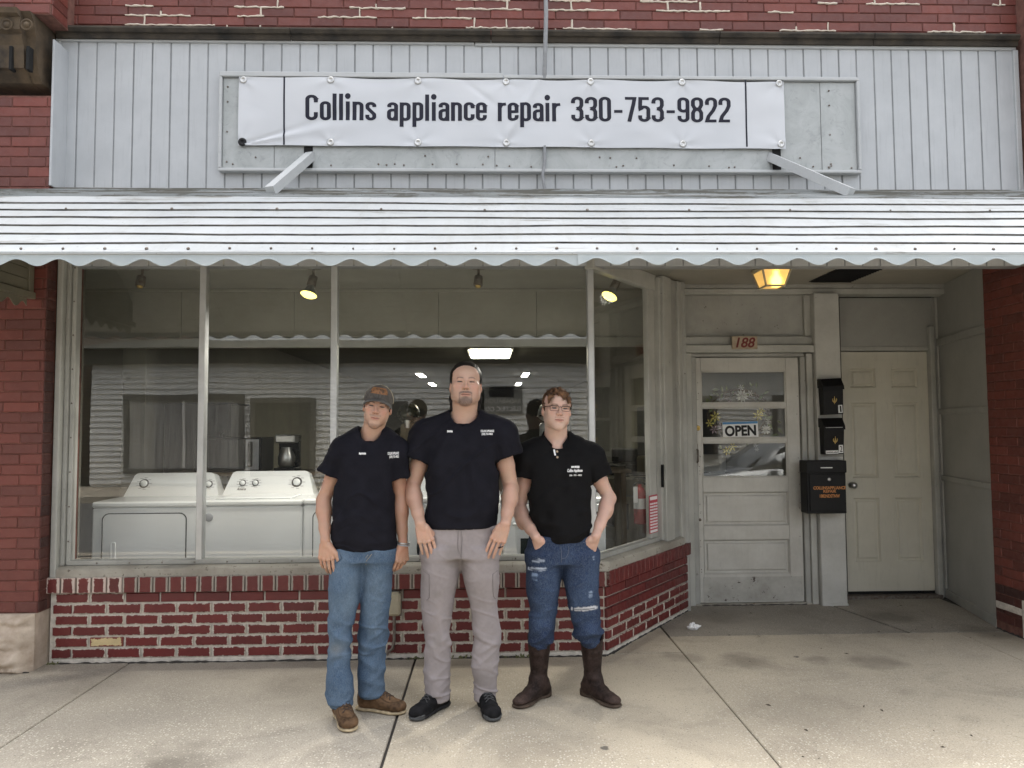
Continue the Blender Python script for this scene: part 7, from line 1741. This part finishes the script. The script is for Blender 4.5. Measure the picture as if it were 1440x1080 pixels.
def rips(V, c):
    x, y, z = V.T; fr = (y < Y3+.02)
    n_ = vnoise(V, (120, 60, 60), 3); n2 = vnoise(V, (30, 20, 330), 5)
    def at_(px, py): p = pw(px, py, 4.03); return p[0], p[2]
    for px, py, hw, hh, col, dark in ((758, 791.5, .032, .010, (.50, .58, .70), 0), (757, 804, .052, .011, (.52, .60, .72), 1), (824, 862, .072, .012, (.62, .64, .68), 2), (833, 840, .012, .020, (.30, .38, .50), 0), (753, 815, .016, .022, (.20, .28, .42), 0), (837, 787, .007, .016, (.35, .43, .55), 0)):
        cx, cz = at_(px, py); e = np.sqrt(((x-cx)/hw)**4+((z-cz-.06*(x-cx))/hh)**4)**.5; m = np.clip((1.0+.30*n_-e)*5, 0, 1)*fr; thr = .55+.45*np.clip(n2*2, -1, 1)
        t = (m*(thr if dark != 2 else .8+.2*thr))[:, None]; c = c*(1-t)+np.array(col)*t
        if dark: ez = np.clip(1.2-np.abs(z-cz-.06*(x-cx)+.002)/(hh*.34), 0, 1)*(np.abs(x-cx) < hw*.82)*fr; ez = ez[:, None]*(.85 if dark == 2 else .6); c = c*(1-ez)+np.array((.012, .014, .022))*ez
    return c
fY3 = [4.22, 4.22]
trV, trF = trousers(hip3, lg3, Y3, fY3, .118, fold_leg(11.7, .0070, pw(780, 885, Y3)[2], pw(780, 905, Y3)[2]), col_denim((.012, .024, .062), (.28, .55, (zk3+.16, zk3+.0), Y3-.03, (.048, .082, .155)), 5.0, 0, rips), MDN, p3, 'jeans', hemcut=False)
tr3 = p3.children[-1]; fpr = proj(trV, trF)
M['indigo_seam'] = plain('indigo_thread', (.10, .12, .17, 1), .9)
seam([(790, 770), (791, 785), (790, 800)], M['indigo_seam'], tr3, .0018, Y=4.03); seam([(801, 770), (801, 779), (797, 787), (791, 788)], M['indigo_seam'], tr3, .0016, Y=4.03)
seam([(748, 764), (751, 768), (762, 768), (766, 765)], M['indigo_seam'], tr3, .0022, Y=4.03); seam([(822, 765), (826, 766), (834, 764), (839, 760)], M['indigo_seam'], tr3, .0022, Y=4.03)
shoe(foot(757, 930, fY3[0]), gnd(741, 990, 0), 'boot', p3, 'boot', .285, .056); shoe(foot(834, 930, fY3[1]), gnd(855, 990, 0), 'boot', p3, 'boot', .285, .056)
aL = arm(pw(744, 645, Y3+.02), pw(729, 719, Y3+.06), pw(753.5, 755, Y3-.105), .0425, .0365, dict(d=V3(.45, .35, -.85), t=V3(.85, -.2, .45), nrm=V3(.3, .95, .2), curls=[(.3, .3, .2)]*4, thumb=(.8, .35, .35), tcurl=.7), .95)
aR = arm(pw(827, 645, Y3+.02), pw(857, 701, Y3+.06), pw(838, 753.5, Y3-.105), .0425, .0365, dict(d=V3(-.42, .35, -.87), t=V3(-.85, -.2, .45), nrm=V3(-.3, .95, .2), curls=[(.3, .3, .2)]*4, thumb=(.8, .35, .35), tcurl=.7), .95)
mus3 = lambda x, y, z: (y < -.04)*np.clip(1.3-np.abs(z+.0495-.10*np.abs(x))/.0050, 0, 1)*(np.abs(x) < .028)
h3o = pw(783, 576.5, Y3-.04); R3 = rot(6, -2, 3.5); hs3 = .93
hV, hF, hc = head(h3o, R3, hs3, dict(chest=1, fw=1.04, jw=1.02, nw=.92, brow=(.14, .07, .04), bs=.95, open=.0034, smile=1.2, iris=(.04, .04, .045), hair=[(mus3, (.26, .13, .075), .55)]), sk3, nk3+np.array((.0, .012, -.01)), .061)
cV, cF = core(rows3, lg3, Y3, fY3, .12, sk3)
cols = np.concatenate([hc, skin_tone(aL[0], np.array(sk3)*(1.0, .96, .95)), skin_tone(aR[0], np.array(sk3)*(1.0, .96, .95)), skin_tone(cV, sk3)])
np_obj('body', [(hV, hF), aL, aR, (cV, cF)], MSK, p3, cols)
def hair3(v):
    v.ell((0, .020, .050), (.0825, .103, .083), .01); v.ell((.004, -.132, -.012), (.0640, .080, .088), .010, 's'); v.ell((0, -.09, -.075), (.12, .095, .080), .012, 's'); v.ell((0, 0, -.15), (.1, .08, .085), .01, 's')
    for x0, x1, z0, z1 in ((-.030, .030, .108, .062), (-.015, .050, .112, .050), (.0, .062, .112, .040), (-.045, -.010, .10, .078), (-.05, -.066, .085, .030)):
        pts = [(x0, -.060, z0), ((x0+x1)/2, -.090, (z0+z1)/2+.012), (x1, -.090+.25*max(0, abs(x1)-.04), z1)]; v.chain(pts, [.016, .012, .004], .008)
    v.chain([(.018, -.094, .075), (.024, -.101, .060), (.016, -.102, .050)], [.006, .005, .002], .006); v.chain([(.046, -.082, .066), (.050, -.088, .045), (.047, -.088, .034)], [.008, .006, .002], .006)
    for q in (-1, 1): v.cone((q*.072, -.012, .030), (q*.072, -.010, -.008), .010, .005, .008)
hv = hairmesh(hair3, h3o, R3, hs3, (.050, .026, .015), amp=.0055, f=(75, 35, 55), col2=(.155, .085, .048)); np_obj('hair', [hv[:2]], MHR, p3, hv[2])
Th = Matrix([[*(R3[0]*hs3), h3o[0]], [*(R3[1]*hs3), h3o[1]], [*(R3[2]*hs3), h3o[2]], [0, 0, 0, 1]])
gl = MB()
for q in (-1, 1):
    loop = [(q*.033+x, -.103+abs(q*.033+x)*.22-.004, .0035+z) for x, z in rrect(-.0245, .0245, -.0150, .0135, .008, 4)]; gl.tube([Th @ Vector(p) for p in loop], .0011, 6, closed=True)
    gl.tube([Th @ Vector((q*.033+x, -.103+abs(q*.033+x)*.22-.004, .0170)) for x in (-.022, 0, .022)], .0021, 6)
    gl.tube([Th @ Vector(p) for p in ((q*.0575, -.095, .014), (q*.0765, -.070, .013), (q*.080, .0, .010), (q*.0785, .02, .004))], .0022, 6)
gl.tube([Th @ Vector(p) for p in ((-.0085, -.105, .010), (0, -.1085, .0125), (.0085, -.105, .010))], .0016, 6)
gl.build('glasses', M['black_metal'], p3)

def strands(hm, n_, L, flow, parent, o, R, s, cols, seed):
    V, F, c = hm; rr_ = random.Random(seed); N_ = vnorm(V, F); mb = MB(); ids = [rr_.randrange(len(V)) for _ in range(n_)]
    for i in ids:
        nl = R.T @ N_[i]
        p = V[i]; fl = R @ unit(np.array(flow(R.T @ (p-o)/s))+np.array([rr_.gauss(0, .18) for _ in range(3)])); fl = unit(fl-N_[i]*(fl @ N_[i])); l = L*rr_.uniform(.5, 1.2); b = N_[i]*rr_.uniform(.0004, .0018)
        mb.tube([tuple(p-fl*l*.5-N_[i]*.002), tuple(p+b), tuple(p+fl*l*.5+b*.6)], [.0007, .0008, .0002], 4, caps=False)
    tag(mb.build('hair_strands', cols, parent), kind='stuff')
strands(hv, 800, .022, lambda q: (.9 if q[2] > .02 else .1, -.2, -.15 if q[2] > .06 else -.7), p3, h3o, R3, hs3, plain('brown_hair', (.10, .055, .032, 1), .45, scale=90, var=.3), 3)
